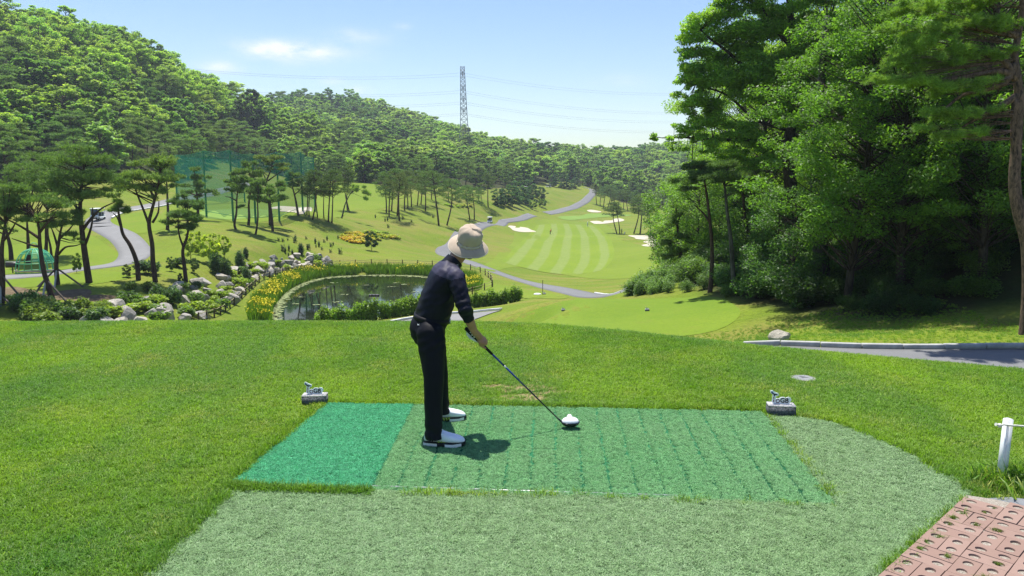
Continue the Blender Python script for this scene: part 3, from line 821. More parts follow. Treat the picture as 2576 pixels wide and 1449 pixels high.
def pine_custom(stem, Y, pads, label, nl=.34, nw=.055, n=9000, r0=.20, color=(.045, .078, .021), forks=(), depth=1.0, bark=None, seed=1, name='pine_tree', base_drop=.2, tuft=4, twig=.22, psc=1.0, pmul=1, full=1.35):
    """a pine drawn from its own outline: stem and limb points and crown pads (pixel centre, half sizes), all at its real distance"""
    rng = np.random.default_rng(seed)
    m = Y / FOC
    base = W(stem[0][0], stem[0][1], Y); base.z = gz(base.x, base.y)
    w = lambda u, v, dy=0.0: np.array(W(u, v, Y) - base) + np.array([0, dy, 0])
    tb = MB()
    pts = [w(u, v) for u, v in stem]; pts[0][2] = -base_drop
    sm = catmull(pts, 4, False); k = np.linspace(0, 1, len(sm))
    tb.tube(sm, [r0 * (1 - .72 * t) for t in k], 8)
    for f in forks:
        q = catmull([w(a[0], a[1], a[2] if len(a) > 2 else 0) for a in f], 4, False)
        tb.tube(q, [r0 * .52 * (1 - .75 * t) for t in np.linspace(0, 1, len(q))], 6)
    P3 = []
    allp = np.array(sm)
    for (u, v, ru, rv) in pads:
        for j in range(max(3, int(ru / 9) + 2) * pmul):
            du, dv = rng.uniform(-.85, .85), rng.uniform(-.6, .6)
            dy = rng.uniform(-1, 1) * ru * m * .9 * depth
            c = w(u + du * ru, v + dv * rv, dy)
            r = ru * m * rng.uniform(.34, .55) * psc
            P3.append((c, (r, r, max(rv * m * rng.uniform(.30, .50) * full * psc, r * .28))))
            if rng.uniform() < .55:
                s = allp[np.argmin(np.linalg.norm(allp - (c - np.array([0, 0, r * .8])), axis=1))]
                tb.tube([s, (s + c) / 2 + np.array([0, 0, rng.uniform(-.12, .05)]), c], [r0 * twig, r0 * twig * .7, r0 * twig * .28], 4, False)
    V, F = pad_needles(P3, int(n * 1.7) if tuft == 4 else n, nl, nw, rng, tuft)
    color = tuple(q * 1.25 for q in color)
    return add_tree(name, [('trunk', tb.mesh('pine_trunk', bark or M_PINEBARK, True)), ('crown', mesh_np('pine_crown', V, F, M_NEEDLE))], base, label, 'tree', None, 0, 1.0, color)

# -- broadleaf trees
def broad_proto(seed, H=10.0, n=2600, leaf=.42, npads=26, spread=.36, crown0=.28, mat=None, aspect=.6, bark=None, trunk_r=.022, ragged=.25, up=.5, droop=.1, pr=(.075, .135), pz=(.55, .85), limb=.35):
    rng = np.random.default_rng(seed)
    tb = MB(); lean = rng.normal(0, .03, 2)
    ax = lambda t: np.array([lean[0] * t + .012 * math.sin(t * 6 + seed), lean[1] * t, t]) * H
    tb.tube([ax(t) for t in np.linspace(-.01, .86, 7)], [H * trunk_r * (1 - .8 * t) for t in np.linspace(0, 1, 7)], 7)
    pads = []
    for i in range(npads):
        k = (i + rng.uniform(0, 1)) / npads
        t = crown0 + (1.0 - crown0) * k
        R = spread * H * (math.sin(math.pi * (.14 + .80 * k)) ** .75) * rng.uniform(.45, 1.0 + ragged * .3)
        an = i * 2.4 + rng.normal(0, .4)
        c = ax(min(t, .93)) + np.array([R * math.cos(an), R * math.sin(an), rng.normal(0, .02) * H])
        r = H * rng.uniform(*pr) * (1.1 - .35 * k)
        pads.append((c, (r, r, r * rng.uniform(*pz))))
        s = ax(max(t - .16, .12)); tb.tube([s, s * .45 + c * .55 + np.array([0, 0, -.01 * H]), c], [H * trunk_r * limb, H * trunk_r * limb * .6, H * trunk_r * limb * .2], 4, False)
    V, F = pad_leaves(pads, n, leaf, rng, aspect=aspect, up=up, droop=droop)
    return [('trunk', tb.mesh('tree_trunk', bark or M_BARK, True)), ('crown', mesh_np('tree_crown', V, F, mat or M_HILL))]

def joined(parts, name):
    """the two meshes of a tree as one (for trees too far off to show their parts)"""
    bm = bmesh.new(); mats = []
    for i, (nm, me) in enumerate(parts):
        k = len(bm.faces); bm.from_mesh(me); bm.faces.ensure_lookup_table()
        for f in bm.faces[k:]: f.material_index = i
        mats.append(me.materials[0])
    out = bpy.data.meshes.new(name); bm.to_mesh(out); bm.free()
    for m in mats: out.materials.append(m)
    return out

def bush_mesh(name, seed, n=700, size=.10, r=(.6, .6, .45), mat=None, lumps=7, aspect=.55, up=.5, upright=0.0):
    rng = np.random.default_rng(seed)
    pads = []
    for i in range(lumps):
        an = rng.uniform(0, 6.28); q = rng.uniform(0, .65)
        k = rng.uniform(.35, .6)
        pads.append(((r[0] * q * math.cos(an), r[1] * q * math.sin(an), r[2] * rng.uniform(.45, 1.0)), (r[0] * k, r[1] * k, r[2] * k * (1 + upright))))
    V, F = pad_leaves(pads, n, size, rng, aspect=aspect, up=up)
    V[:, 2] = np.maximum(V[:, 2], .0)
    tb = MB()
    for i in range(5):
        an = rng.uniform(0, 6.28); c = pads[i % lumps][0]
        tb.tube([(0.05 * math.cos(an), .05 * math.sin(an), -.1), np.array(c) * .55, c], [.025, .018, .008], 4, False)
    v2 = np.concatenate(tb.V); f2 = [np.array(tb.F[k]).reshape(-1, k) + len(V) for k in (3, 4) if tb.F[k]]
    Fs = [F] + f2
    mi = np.concatenate([np.zeros(len(F), int)] + [np.ones(len(f), int) for f in f2])
    return mesh_np(name, np.concatenate([V, v2]), Fs, [mat or M_SHRUB, M_BARK], mi=mi)

def scatter(name, pts, rots, scls, protos, idx, label=None, color=None):
    """many copies of small meshes as ONE object (grass, far-off wood)"""
    pts = np.asarray(pts, np.float32)
    me = bpy.data.meshes.new(name)
    me.vertices.add(len(pts)); me.vertices.foreach_set('co', pts.ravel())
    a = me.attributes.new('rot', 'FLOAT_VECTOR', 'POINT'); a.data.foreach_set('vector', np.asarray(rots, np.float32).ravel())
    a = me.attributes.new('scl', 'FLOAT_VECTOR', 'POINT'); a.data.foreach_set('vector', np.asarray(scls, np.float32).ravel())
    a = me.attributes.new('pick', 'INT', 'POINT'); a.data.foreach_set('value', np.asarray(idx, np.int32))
    o = obj(name, me); o['kind'] = 'stuff'
    if label: o['label'] = label
    c = bpy.data.collections.new(name + '_source')
    for i, m in enumerate(protos):
        p = bpy.data.objects.new('%s_source_%03d' % (name, i), m)
        if color: p.color = (*color, 1)
        c.objects.link(p)
    ng = bpy.data.node_groups.new(name, 'GeometryNodeTree')
    ng.interface.new_socket('Geometry', in_out='INPUT', socket_type='NodeSocketGeometry')
    ng.interface.new_socket('Geometry', in_out='OUTPUT', socket_type='NodeSocketGeometry')
    N, L = ng.nodes, ng.links
    gi, go = N.new('NodeGroupInput'), N.new('NodeGroupOutput')
    ci = N.new('GeometryNodeCollectionInfo'); ci.inputs['Collection'].default_value = c
    ci.inputs['Separate Children'].default_value = True; ci.inputs['Reset Children'].default_value = True
    ip = N.new('GeometryNodeInstanceOnPoints'); ip.inputs['Pick Instance'].default_value = True
    def att(nm, ty):
        x = N.new('GeometryNodeInputNamedAttribute'); x.data_type = ty; x.inputs['Name'].default_value = nm
        return x.outputs['Attribute']
    L.new(gi.outputs[0], ip.inputs['Points']); L.new(ci.outputs[0], ip.inputs['Instance'])
    L.new(att('pick', 'INT'), ip.inputs['Instance Index'])
    L.new(att('rot', 'FLOAT_VECTOR'), ip.inputs['Rotation']); L.new(att('scl', 'FLOAT_VECTOR'), ip.inputs['Scale'])
    L.new(ip.outputs[0], go.inputs[0])
    md = o.modifiers.new('scatter', 'NODES'); md.node_group = ng
    return o

# ------------------------------------------------------------------ the wooded hills
HB = [broad_proto(200 + i, 10, 4600, .27, (34, 46, 30, 50, 38, 26)[i], sp, c0, up=1.0, pr=((.075, .135), (.05, .10), (.07, .12), (.06, .11), (.06, .10), (.09, .15))[i]) for i, (sp, c0) in enumerate(((.38, .12), (.42, .16), (.34, .10), (.45, .2), (.28, .08), (.40, .30)))]
HL = [broad_proto(220 + i, 10, 4000, .25, 30, sp, c0, ragged=.5, aspect=.5, up=1.0) for i, (sp, c0) in enumerate(((.40, .28), (.44, .36), (.36, .22)))]   # airy locusts
HP = [pine_proto(240 + i, c0, .34, .04, 8000, 28, nl=.52, nw=.11) for i, c0 in enumerate((.24, .32, .28))]
HBj = [joined(p, 'broadleaf_tree') for p in HB]; HLj = [joined(p, 'locust_tree') for p in HL]; HPj = [joined(p, 'pine_tree') for p in HP]
KINDS = {  # name, protos, joined, colour, words
    'bright': ('locust_tree', HL, HLj, (.145, .225, .048), 'bright yellow-green'), 'mid': ('broadleaf_tree', HB, HBj, (.110, .185, .042), 'mid green'),
    'dark': ('oak_tree', HB, HBj, (.060, .125, .034), 'deep green'), 'pale': ('chestnut_tree', HB, HBj, (.150, .225, .075), 'pale grey-green'),
    'pine': ('hill_pine', HP, HPj, (.070, .115, .036), 'dark olive')}

def hill_spots(n, x0, x1, y0, y1, gap0, gapk, seed):
    rng = np.random.default_rng(seed); out = []; cell = {}
    xs = rng.uniform(x0, x1, n); ys = rng.uniform(y0, y1, n)
    zs = np.array([gz(a, b) for a, b in zip(xs, ys)])
    ok = is_forest(xs, ys, zs)
    u, v = to_px(xs, ys, zs)
    ok &= (u > -90) & (u < 1760)
    for x, y, z in zip(xs[ok], ys[ok], zs[ok]):
        g = gap0 + gapk * y
        k = (int(x // 14), int(y // 14))
        if all((x - a) ** 2 + (y - b) ** 2 > g * g for i in (-1, 0, 1) for j in (-1, 0, 1) for a, b in cell.get((k[0] + i, k[1] + j), ())):
            # seen over the ground in front of it?
            d = Vector((x, y, z + 11)) - CAMV; l = d.length
            h = BVH.ray_cast(CAMV, d / l, l - 4)
            if h[0] is not None: continue
            cell.setdefault(k, []).append((x, y)); out.append((x, y, z))
    return out
spots = hill_spots(42000, -330, 190, 118, 790, 4.6, .0085, 3)
spots.sort(key=lambda s: s[1])
hr = np.random.default_rng(8)
n_things = {k: 0 for k in KINDS}
far_pts = []
for (x, y, z) in spots:
    u, v = to_px(np.array(x), np.array(y), np.array(z)); u, v = float(u), float(v)
    left_hill = u < 650 - (y - 300) * .4 and u < 690
    nz = mnoise.noise(Vector((x * .022, y * .022, 3.1))) + mnoise.noise(Vector((x * .07, y * .07, 9.1))) * .6
    edge_v = float(np.interp(u, FOREST_EDGE[:, 0], FOREST_EDGE[:, 1]))
    low = (edge_v - v) < 62
    r = hr.uniform()
    if low and r < (.62 if u < 900 else .5): k = 'pine'
    elif left_hill and v < 190 + max(u - 0, 0) * .22 and r < .72: k = 'bright'
    elif (not left_hill) and 900 < u < 1330 and v < 300 + (u - 900) * .38: k = 'pale' if r < .8 else 'mid'
    elif nz > .38: k = 'bright' if r < .75 else 'mid'
    elif nz > .05: k = 'mid' if r < .7 else 'pale'
    elif nz > -.30: k = 'dark' if r < .6 else ('pine' if r < .8 else 'mid')
    else: k = 'pine' if r < .45 else 'dark'
    name, parts, jn, col, words_ = KINDS[k]
    h = hr.uniform(8.5, 15.5) * (1.0 if y < 330 else 1.0 + min(.3, (y - 330) * .001))
    if k == 'pine' and low: h = hr.uniform(8.5, 12)
    if n_things[k] >= 240 or y > 690:
        far_pts.append((x, y, z, k, h)); continue
    n_things[k] += 1
    wd = hr.uniform(.85, 1.5)
    spot = next(t for lim, t in ((70, 'far above the green dome'), (170, 'above the iron dome path'), (270, 'above the white golf cart'), (350, 'beyond the forked pines'), (440, 'uphill of the path fork'),
        (560, 'behind the driving net'), (650, 'by the lone tree'), (760, 'between the hills'), (850, 'on the domed second hill'), (960, 'behind the practice lawn'), (1060, 'above the pine grove'),
        (1160, 'before the pylon'), (1240, 'round the pylon foot'), (1330, 'above the conifer clump'), (1440, 'over the upper tee'), (1540, 'where the valley closes'), (1620, 'beyond the last green'), (9999, 'past the far bunkers')) if u < lim)
    sky_v = float(np.interp(u, [0, 440, 650, 830, 1100, 1290, 1500], [92, 222, 318, 282, 348, 402, 420]))
    fr_ = (v - sky_v) / max(edge_v - sky_v, 20)
    band = 'at the skyline' if fr_ < .22 else ('high up' if fr_ < .48 else ('lower down' if fr_ < .78 else 'at the wood edge'))
    lab = ('tall ' if h > 13 else ('low ' if h < 10.5 else '')) + ('broad ' if wd > 1.28 else ('narrow ' if wd < 1.02 and len(words_) < 12 else '')) + f'{words_} {name.replace("_", " ").replace("hill ", "")} {band} {spot}'
    lab = ' '.join(lab.split()[:16])
    grp = 'trees of the wooded hills, ' + band + ' ' + spot
    c = np.array(col) * hr.uniform(.82, 1.2) * np.array([hr.uniform(.88, 1.14), 1, hr.uniform(.85, 1.15)])
    if y < 215:
        add_tree(name, parts[int(hr.integers(len(parts)))], (x, y, z - .4), lab, 'tree', grp, hr.uniform(0, 6.28), (h / 10 * wd, h / 10 * wd, h / 10), tuple(c))
    else:
        o = obj(name, jn[int(hr.integers(len(jn)))]); o.location = (x, y, z - .4); o.rotation_euler = (0, 0, hr.uniform(0, 6.28)); o.scale = (h / 10 * wd, h / 10 * wd, h / 10)
        o.color = (*c, 1); tag(o, lab, 'tree', grp)
# the far ridge reads as one mass
fr = np.random.default_rng(21)
for (x0, x1, y0, y1, n, gap) in ((-40, 420, 560, 860, 5200, 9.5),):
    cell = {}
    for _ in range(n):
        x, y = fr.uniform(x0, x1), fr.uniform(y0, y1); z = gz(x, y)
        u, v = to_px(np.array(x), np.array(y), np.array(z))
        if not (1180 < u < 1800): continue
        k = (int(x // 12), int(y // 12))
        if any((x - a) ** 2 + (y - b) ** 2 < gap * gap for i in (-1, 0, 1) for j in (-1, 0, 1) for a, b in cell.get((k[0] + i, k[1] + j), ())): continue
        d = Vector((x, y, z + 13)) - CAMV; l = d.length
        if BVH.ray_cast(CAMV, d / l, l - 6)[0] is not None: continue
        cell.setdefault(k, []).append((x, y)); far_pts.append((x, y, z, ('mid', 'pale', 'dark', 'mid')[int(fr.integers(4))], fr.uniform(11, 16)))
cls = {}
for q in far_pts: cls.setdefault(q[3], []).append(q)
for k, L in cls.items():
    name, parts, jn, col, words_ = KINDS[k]
    n = len(L)
    o = scatter('distant_woods', [(q[0], q[1], q[2] - .5) for q in L], [(0, 0, fr.uniform(0, 6.28)) for q in L], [(q[4] / 10 * 1.1,) * 2 + (q[4] / 10,) for q in L], jn, fr.integers(0, len(jn), n), color=col)
    o.color = (*col, 1)
    o['label'] = f'{words_} tree crowns of the far woods along the horizon'
print('hill trees', n_things, 'far', len(far_pts))

# ------------------------------------------------------------------ pines of the valley, drawn one by one
pine_custom([(225, 711), (214, 640), (207, 584), (202, 531), (205, 470), (212, 420)], 65, [(205, 378, 50, 14), (165, 410, 50, 16), (245, 405, 55, 15), (200, 440, 75, 18), (150, 465, 45, 14), (262, 452, 48, 14), (215, 488, 60, 12), (285, 480, 30, 9), (172, 505, 30, 9)],
    'tall broad-crowned pine with a bare stem beside the winding path', n=15000, r0=.30, seed=11, forks=[[(207, 580), (228, 552), (255, 525), (290, 508)], [(204, 540), (185, 510), (160, 480)], [(210, 625), (222, 596), (232, 560), (233, 522)]])
pine_custom([(349, 711), (344, 660), (328, 618), (310, 590), (303, 560), (298, 530), (300, 518)], 68, [(300, 520, 18, 8), (318, 532, 13, 7), (286, 527, 12, 5), (295, 508, 14, 6)],
    'short leaning pine with a broken top and sparse tufts in front of the path', n=2200, r0=.24, seed=12, forks=[[(303, 565), (296, 548), (285, 536)]])
pine_custom([(392, 718), (385, 660), (383, 615), (375, 565), (382, 530), (390, 500), (398, 465), (404, 430)], 68, [(360, 412, 52, 13), (405, 405, 40, 13), (330, 438, 50, 14), (395, 445, 52, 15), (350, 470, 48, 12), (415, 478, 26, 12), (312, 468, 28, 9), (382, 497, 18, 7)],
    'forked pine whose two stems part low and carry one wide crown', n=13500, r0=.25, seed=13, color=(.062, .095, .027), forks=[[(376, 568), (362, 530), (348, 495), (335, 462), (322, 440)], [(390, 500), (376, 475), (362, 450)], [(384, 560), (398, 535), (400, 505)]])
pine_custom([(468, 702), (464, 670), (460, 630), (470, 598), (474, 570), (470, 545)], 71, [(450, 512, 34, 12), (482, 515, 28, 12), (462, 540, 44, 13), (492, 552, 20, 10), (432, 560, 22, 8), (465, 568, 30, 9), (450, 495, 18, 8)],
    'compact dark pine with a short curved stem above the rock bank', n=8500, r0=.22, seed=14, color=(.036, .066, .022), forks=[[(461, 620), (452, 595), (448, 565), (450, 530)]])
pine_custom([(136, 765), (124, 725), (110, 680), (101, 620), (99, 580), (92, 545)], 58, [(60, 498, 50, 12), (110, 506, 42, 12), (30, 530, 36, 10), (128, 540, 38, 11), (80, 548, 34, 9), (160, 512, 28, 9), (20, 500, 28, 10)],
    'sparse leaning pine propped by wooden stakes near the green dome', n=4200, r0=.25, seed=15, forks=[[(100, 600), (70, 580), (35, 560), (8, 548)], [(99, 585), (120, 560), (140, 535)], [(103, 620), (85, 618), (60, 610), (30, 600)], [(98, 560), (70, 535), (50, 505)]])
pine_custom([(146, 718), (142, 680), (143, 640), (148, 610), (152, 585), (160, 555)], 64, [(160, 540, 36, 11), (185, 560, 28, 9), (140, 562, 32, 10), (178, 590, 24, 7), (150, 515, 34, 11), (196, 600, 12, 5), (215, 610, 10, 4)],
    'pine with crooked side limbs standing just past the green dome', n=5000, r0=.22, seed=16, forks=[[(147, 640), (165, 622), (190, 618), (208, 612)], [(145, 620), (136, 590), (128, 570)], [(150, 600), (172, 580), (188, 560)]])
pine_custom([(3, 775), (6, 700), (4, 640), (8, 600), (14, 560)], 57, [(-10, 520, 60, 16), (20, 545, 26, 10), (5, 480, 50, 16), (-30, 560, 40, 12), (12, 575, 14, 7)],
    'thick pine with wooden props at the very edge of the lawn by the black sign', n=5200, r0=.26, seed=17, forks=[[(8, 605), (25, 585), (40, 560)]])
pine_custom([(29, 658), (26, 620), (16, 580), (12, 545)], 84, [(10, 520, 44, 14), (40, 500, 34, 12), (34, 580, 13, 7), (0, 480, 50, 16), (30, 462, 34, 13)],
    'pine in the shade behind the black sign board', n=6500, r0=.27, seed=18)
pine_custom([(71, 667), (72, 630), (70, 590), (68, 555)], 82, [(70, 470, 50, 15), (100, 450, 45, 15), (40, 440, 45, 15), (78, 500, 45, 12), (72, 420, 40, 12)],
    'straight pine rising directly behind the green dome', n=9000, r0=.27, seed=19)
pine_custom([(115, 650), (117, 610), (116, 570), (120, 530)], 88, [(120, 455, 50, 15), (150, 435, 44, 14), (92, 420, 50, 15), (130, 480, 40, 12), (110, 395, 50, 13)],
    'slim straight pine behind the dome, second along the dark row', n=8500, r0=.24, seed=20)
pine_custom([(131, 655), (127, 620), (121, 590), (122, 560)], 86, [(150, 470, 40, 12), (170, 445, 38, 13), (135, 500, 30, 9)],
    'thin bent pine beside the slim straight one behind the dome', n=4200, r0=.16, seed=21)
pine_custom([(421, 580), (423, 540), (421, 490), (419, 450)], 103, [(418, 430, 26, 12), (432, 448, 22, 11), (404, 452, 20, 10), (420, 470, 26, 10), (410, 412, 24, 10)],
    'straight pine on the lawn between the winding path and the net', n=5200, r0=.26, seed=22)
pine_custom([(499, 574), (498, 520), (495, 485), (493, 455), (490, 435)], 121, [(490, 427, 18, 7), (480, 442, 22, 8), (502, 447, 22, 8), (490, 462, 28, 9), (520, 478, 26, 8), (468, 486, 18, 7), (545, 486, 16, 7), (500, 495, 14, 5)],
    'layered pine just in front of the first tall net poles', n=5600, r0=.27, seed=23, nl=.42, nw=.08, forks=[[(495, 492), (475, 486), (462, 490)], [(495, 490), (512, 484)]])
pine_custom([(597, 608), (598, 585), (590, 566), (595, 535), (596, 500), (600, 470)], 112, [(600, 435, 24, 9), (582, 452, 22, 9), (615, 452, 24, 10), (596, 470, 28, 10), (578, 480, 16, 7), (620, 478, 16, 7)],
    'pine with an S-bent stem at the lower edge of the net grove', n=6000, r0=.26, seed=24, nl=.42, nw=.08, forks=[[(595, 505), (580, 497), (566, 494)]])
pine_custom([(625, 577), (627, 545), (626, 515), (630, 480), (632, 450)], 122, [(632, 415, 22, 9), (620, 432, 26, 10), (645, 436, 22, 10), (630, 458, 30, 11), (612, 478, 20, 8), (606, 520, 14, 5), (645, 482, 22, 8)],
    'pine with one low branch reaching out, inside the net grove', n=6600, r0=.26, seed=25, nl=.42, nw=.08)
pine_custom([(643, 614), (645, 580), (649, 545), (648, 510), (650, 480)], 110, [(652, 462, 20, 9), (640, 478, 24, 9), (664, 482, 22, 9), (650, 500, 26, 9)],
    'straight thin pine lowest on the bank under the net', n=4600, r0=.19, seed=26, nl=.42, nw=.08)
pine_custom([(679, 557), (678, 520), (672, 480), (671, 455), (680, 432), (686, 408)], 127, [(682, 398, 30, 7), (658, 408, 24, 7), (704, 414, 20, 7), (690, 426, 24, 6), (655, 425, 14, 5)],
    'tallest pine of the net grove with a flat umbrella crown', n=4600, r0=.26, seed=27, nl=.42, nw=.08, color=(.062, .088, .028), forks=[[(671, 458), (662, 435), (655, 418)], [(674, 455), (695, 440), (712, 428)], [(684, 420), (698, 412)]])
pine_custom([(686, 578), (684, 545), (680, 510), (678, 480)], 120, [(682, 458, 26, 10), (700, 472, 22, 10), (672, 480, 22, 9), (690, 498, 30, 10), (666, 505, 18, 8), (706, 500, 14, 7)],
    'dense low-crowned pine before the bunker of the practice green', n=6400, r0=.24, seed=28, nl=.42, nw=.08)
pine_custom([(751, 547), (746, 515), (741, 490), (736, 470), (735, 450)], 138, [(736, 440, 18, 7), (722, 452, 16, 6), (750, 456, 18, 7), (738, 466, 24, 7), (716, 466, 10, 5)],
    'leaning pine at the corner pole of the net', n=3800, r0=.24, seed=29, nl=.45, nw=.09, forks=[[(741, 490), (752, 480), (760, 470)], [(738, 475), (722, 468)]])
G1 = 'pines in the row beyond the net'
for i, (u, v, vt, kd, lb, cl) in enumerate(((772, 541, 432, 0, 'dark pine touching the outer net pole', (.036, .062, .022)), (778, 544, 440, 2, 'pine close behind the one at the outer pole', (.036, .062, .022)), (786, 553, 428, 1, 'thin pine in front of the dark pair by the net', (.040, .068, .022)),
        (799, 546, 442, 4, 'pine with a stout stem on the lawn edge past the net', (.046, .072, .024)), (815, 549, 452, 3, 'slanting thin pine beside the pair past the net', (.05, .08, .025)), (826, 558, 424, 0, 'taller of two close pines on the slope above the bank', (.045, .075, .024)),
        (835, 561, 436, 4, 'shorter of two close pines on the slope above the bank', (.05, .08, .025)), (879, 532, 420, 1, 'rounded dark pine alone at the lawn edge', (.042, .07, .022)), (874, 530, 430, 2, 'second stem hidden behind the lone lawn-edge pine', (.042, .07, .022)))):
    pine_at(u, v, 90, vt, kd, lb, G1, cl, wide=.86)
pine_custom([(859, 565), (862, 540), (868, 515), (877, 495), (884, 484)], 158, [(905, 474, 14, 7), (920, 488, 12, 9), (898, 468, 12, 5), (915, 500, 10, 6), (890, 476, 9, 4)],
    'pale bent pine leaning far over the lawn with a thin drooping crown', n=1800, r0=.20, seed=31, nl=.5, nw=.09, color=(.085, .13, .03), bark=M_GREYBARK, forks=[[(884, 484), (898, 478), (908, 478), (915, 490)]])
G2 = 'pines of the grove on the bank'
for i, (u, v, vt, kd) in enumerate(((972, 536, 432, 0), (979, 545, 440, 2), (985, 531, 430, 4), (999, 544, 425, 1), (1005, 555, 436, 0), (1018, 530, 430, 2), (1026, 524, 440, 3), (1035, 521, 428, 4), (1050, 517, 435, 0), (1059, 515, 430, 1), (1070, 531, 432, 2), (1086, 502, 432, 4), (1097, 520, 440, 0), (1104, 567, 430, 4), (1124, 567, 452, 1), (1128, 505, 440, 2), (1146, 500, 450, 0))):
    lb = ('pine at the outer end of the bank grove', 'pine close before the outermost grove stems', 'third grove pine, half hidden behind others', 'tall stout pine in the thick of the bank grove', 'grove pine standing lowest in its middle', 'grove pine on the bend of the slope',
          'thin grove pine under taller crowns', 'grove pine with a spreading flat top', 'pine on the bare brown patch of the bank', 'twin of the pine on the brown patch', 'leaning grove pine beside the brown patch', 'pine behind the yellow shrub strip', 'pine just before the yellow shrub strip',
          'dark pine standing lowest on the slope, curved stem', 'slim straight pine below the yellow shrub strip', 'small pine behind the slope shrubs', 'last small pine of the grove towards the valley')[i]
    pine_at(u, v, 120, vt, kd, lb, G2, (.046 * RNG.uniform(.85, 1.2), .076 * RNG.uniform(.9, 1.15), .024), wide=1.0)
G3 = 'pines along the valley side'
for u, v, vt, kd, lb in ((1182, 553, 466, 1, 'slim pine of the pair above the small cart'), (1193, 553, 470, 0, 'second slim pine of the pair above the small cart'), (1228, 520, 438, 3, 'tall pine over the dark conifer clump'), (1204, 505, 462, 2, 'short pine behind the pair above the small cart'), (1213, 512, 470, 4, 'low dark pine before the conifer clump'),
        (1552, 588, 508, 1, 'first of two thin pines rising together by the far pond'), (1559, 588, 512, 3, 'second of two thin pines rising together by the far pond'), (1594, 588, 500, 1, 'thin pine by itself on the far fence line'), (1610, 589, 488, 4, 'broad pine on the far fence line'), (1637, 593, 500, 0, 'pine nearest the woods on the far fence line'),
        (1501, 514, 462, 0, 'first pine below the bend of the far path'), (1510, 518, 470, 2, 'pine tucked under the far path kerb'), (1518, 524, 466, 4, 'third pine on the slope under the far path'), (1527, 529, 468, 1, 'tall pine midway on the slope under the far path'), (1536, 520, 470, 0, 'pine behind the midway one under the far path'), (1545, 526, 478, 2, 'squat pine above the far green'),
        (1556, 530, 476, 4, 'spreading pine above the far green'), (1568, 528, 480, 0, 'pine in the dark row beyond the far green'), (1580, 532, 478, 1, 'thin-stemmed pine in the dark row beyond the far green'), (1592, 530, 484, 2, 'last pine of the dark row beyond the far green'), (1622, 540, 486, 4, 'pine between the dark row and the woods'), (1648, 552, 490, 0, 'pine half hidden by the woods edge'), (1606, 536, 480, 3, 'small pine behind the broad fence-line pine')):
    pine_at(u, v, 200, vt, kd, lb, G3, (.050 * RNG.uniform(.85, 1.15), .085 * RNG.uniform(.9, 1.1), .030), wide=1.1)

# conifer clump and small leafy trees further down the valley
CON = [broad_proto(300 + i, 10, 3000, .36, 24, .34, .10, aspect=.3, up=.2) for i in range(3)]
G4 = 'dark conifers of the clump'
for i, (u, v, vt, lb) in enumerate(((1252, 516, 474, 'dark bushy conifer starting the clump'), (1270, 517, 470, 'second bushy conifer of the dark clump'), (1288, 518, 466, 'tallest bushy conifer in the middle of the clump'), (1306, 516, 468, 'conifer beside the clump top'), (1322, 514, 470, 'conifer closing the dark clump'), (1300, 500, 455, 'conifer rising behind the clump'),
        (1340, 500, 462, 'dark conifer on the brown slope'), (1362, 502, 468, 'low spreading conifer on the brown slope'), (1330, 488, 452, 'conifer in front of the upper tee'), (1446, 474, 446, 'round dark conifer beside the far path end'), (1432, 475, 452, 'smaller round conifer by the far path end'), (1392, 470, 440, 'flat-topped conifer over the parked far cart'), (1418, 474, 438, 'dark conifer between far carts and path end'))):
    p = P(u, v, 200); h = (v - vt) / FOC * p.y
    add_tree('conifer', CON[i % 3], p - Vector((0, 0, .2)), lb, 'tree', G4, RNG.uniform(0, 6), (h / 10 * 1.35, h / 10 * 1.35, h / 10), (.040, .085, .036))
SAP = [broad_proto(320 + i, 10, 1700, .55, 16, .34, .26, aspect=.4, up=.3, trunk_r=.016, mat=M_SHRUB, droop=-.4) for i in range(3)]
G5 = 'young leafy trees on the slopes'
for i, (u, v, vt, tm, lb, cl, wd) in enumerate(((1341, 527, 502, 200, 'small light green tree of the pair under the brown slope', (.12, .20, .035), 1.2), (1365, 522, 500, 200, 'second small light green tree under the brown slope', (.12, .20, .035), 1.3), (481, 655, 582, 50, 'light green sapling nearest the compact dark pine', (.28, .35, .045), .85), (500, 640, 580, 50, 'taller light green sapling behind its neighbour', (.28, .35, .045), .7),
        (530, 665, 588, 50, 'bushiest light green sapling, bright and upright', (.32, .39, .045), .9), (566, 650, 590, 50, 'light green sapling alone on the open slope', (.27, .34, .05), .75), (545, 640, 585, 50, 'slender sapling tucked behind the bushiest one', (.27, .34, .05), .7), (431, 683, 644, 45, 'tiny grey-green sapling on the dry slope', (.09, .14, .05), .9), (489, 688, 646, 45, 'thin small sapling above the rock bank', (.08, .13, .045), .8),
        (319, 698, 662, 45, 'small bare-stemmed sapling beside the path bend', (.09, .12, .05), 1.0), (194, 688, 634, 45, 'narrow young tree on the bright lawn by the path', (.10, .16, .03), .6), (375, 736, 704, 40, 'tiny sapling between the two tall pine stems', (.06, .10, .03), 1.0), (455, 712, 684, 40, 'dark tuft-like sapling in the pine shadow', (.05, .08, .03), .9), (935, 631, 580, 90, 'single dark sapling beside the yellow shrub beds', (.05, .09, .03), .9))):
    p = P(u, v, tm); h = (v - vt) / FOC * p.y
    add_tree('sapling', SAP[i % 3], p - Vector((0, 0, .1)), lb, 'young tree', G5, RNG.uniform(0, 6), (h / 10 * wd, h / 10 * wd, h / 10), cl)
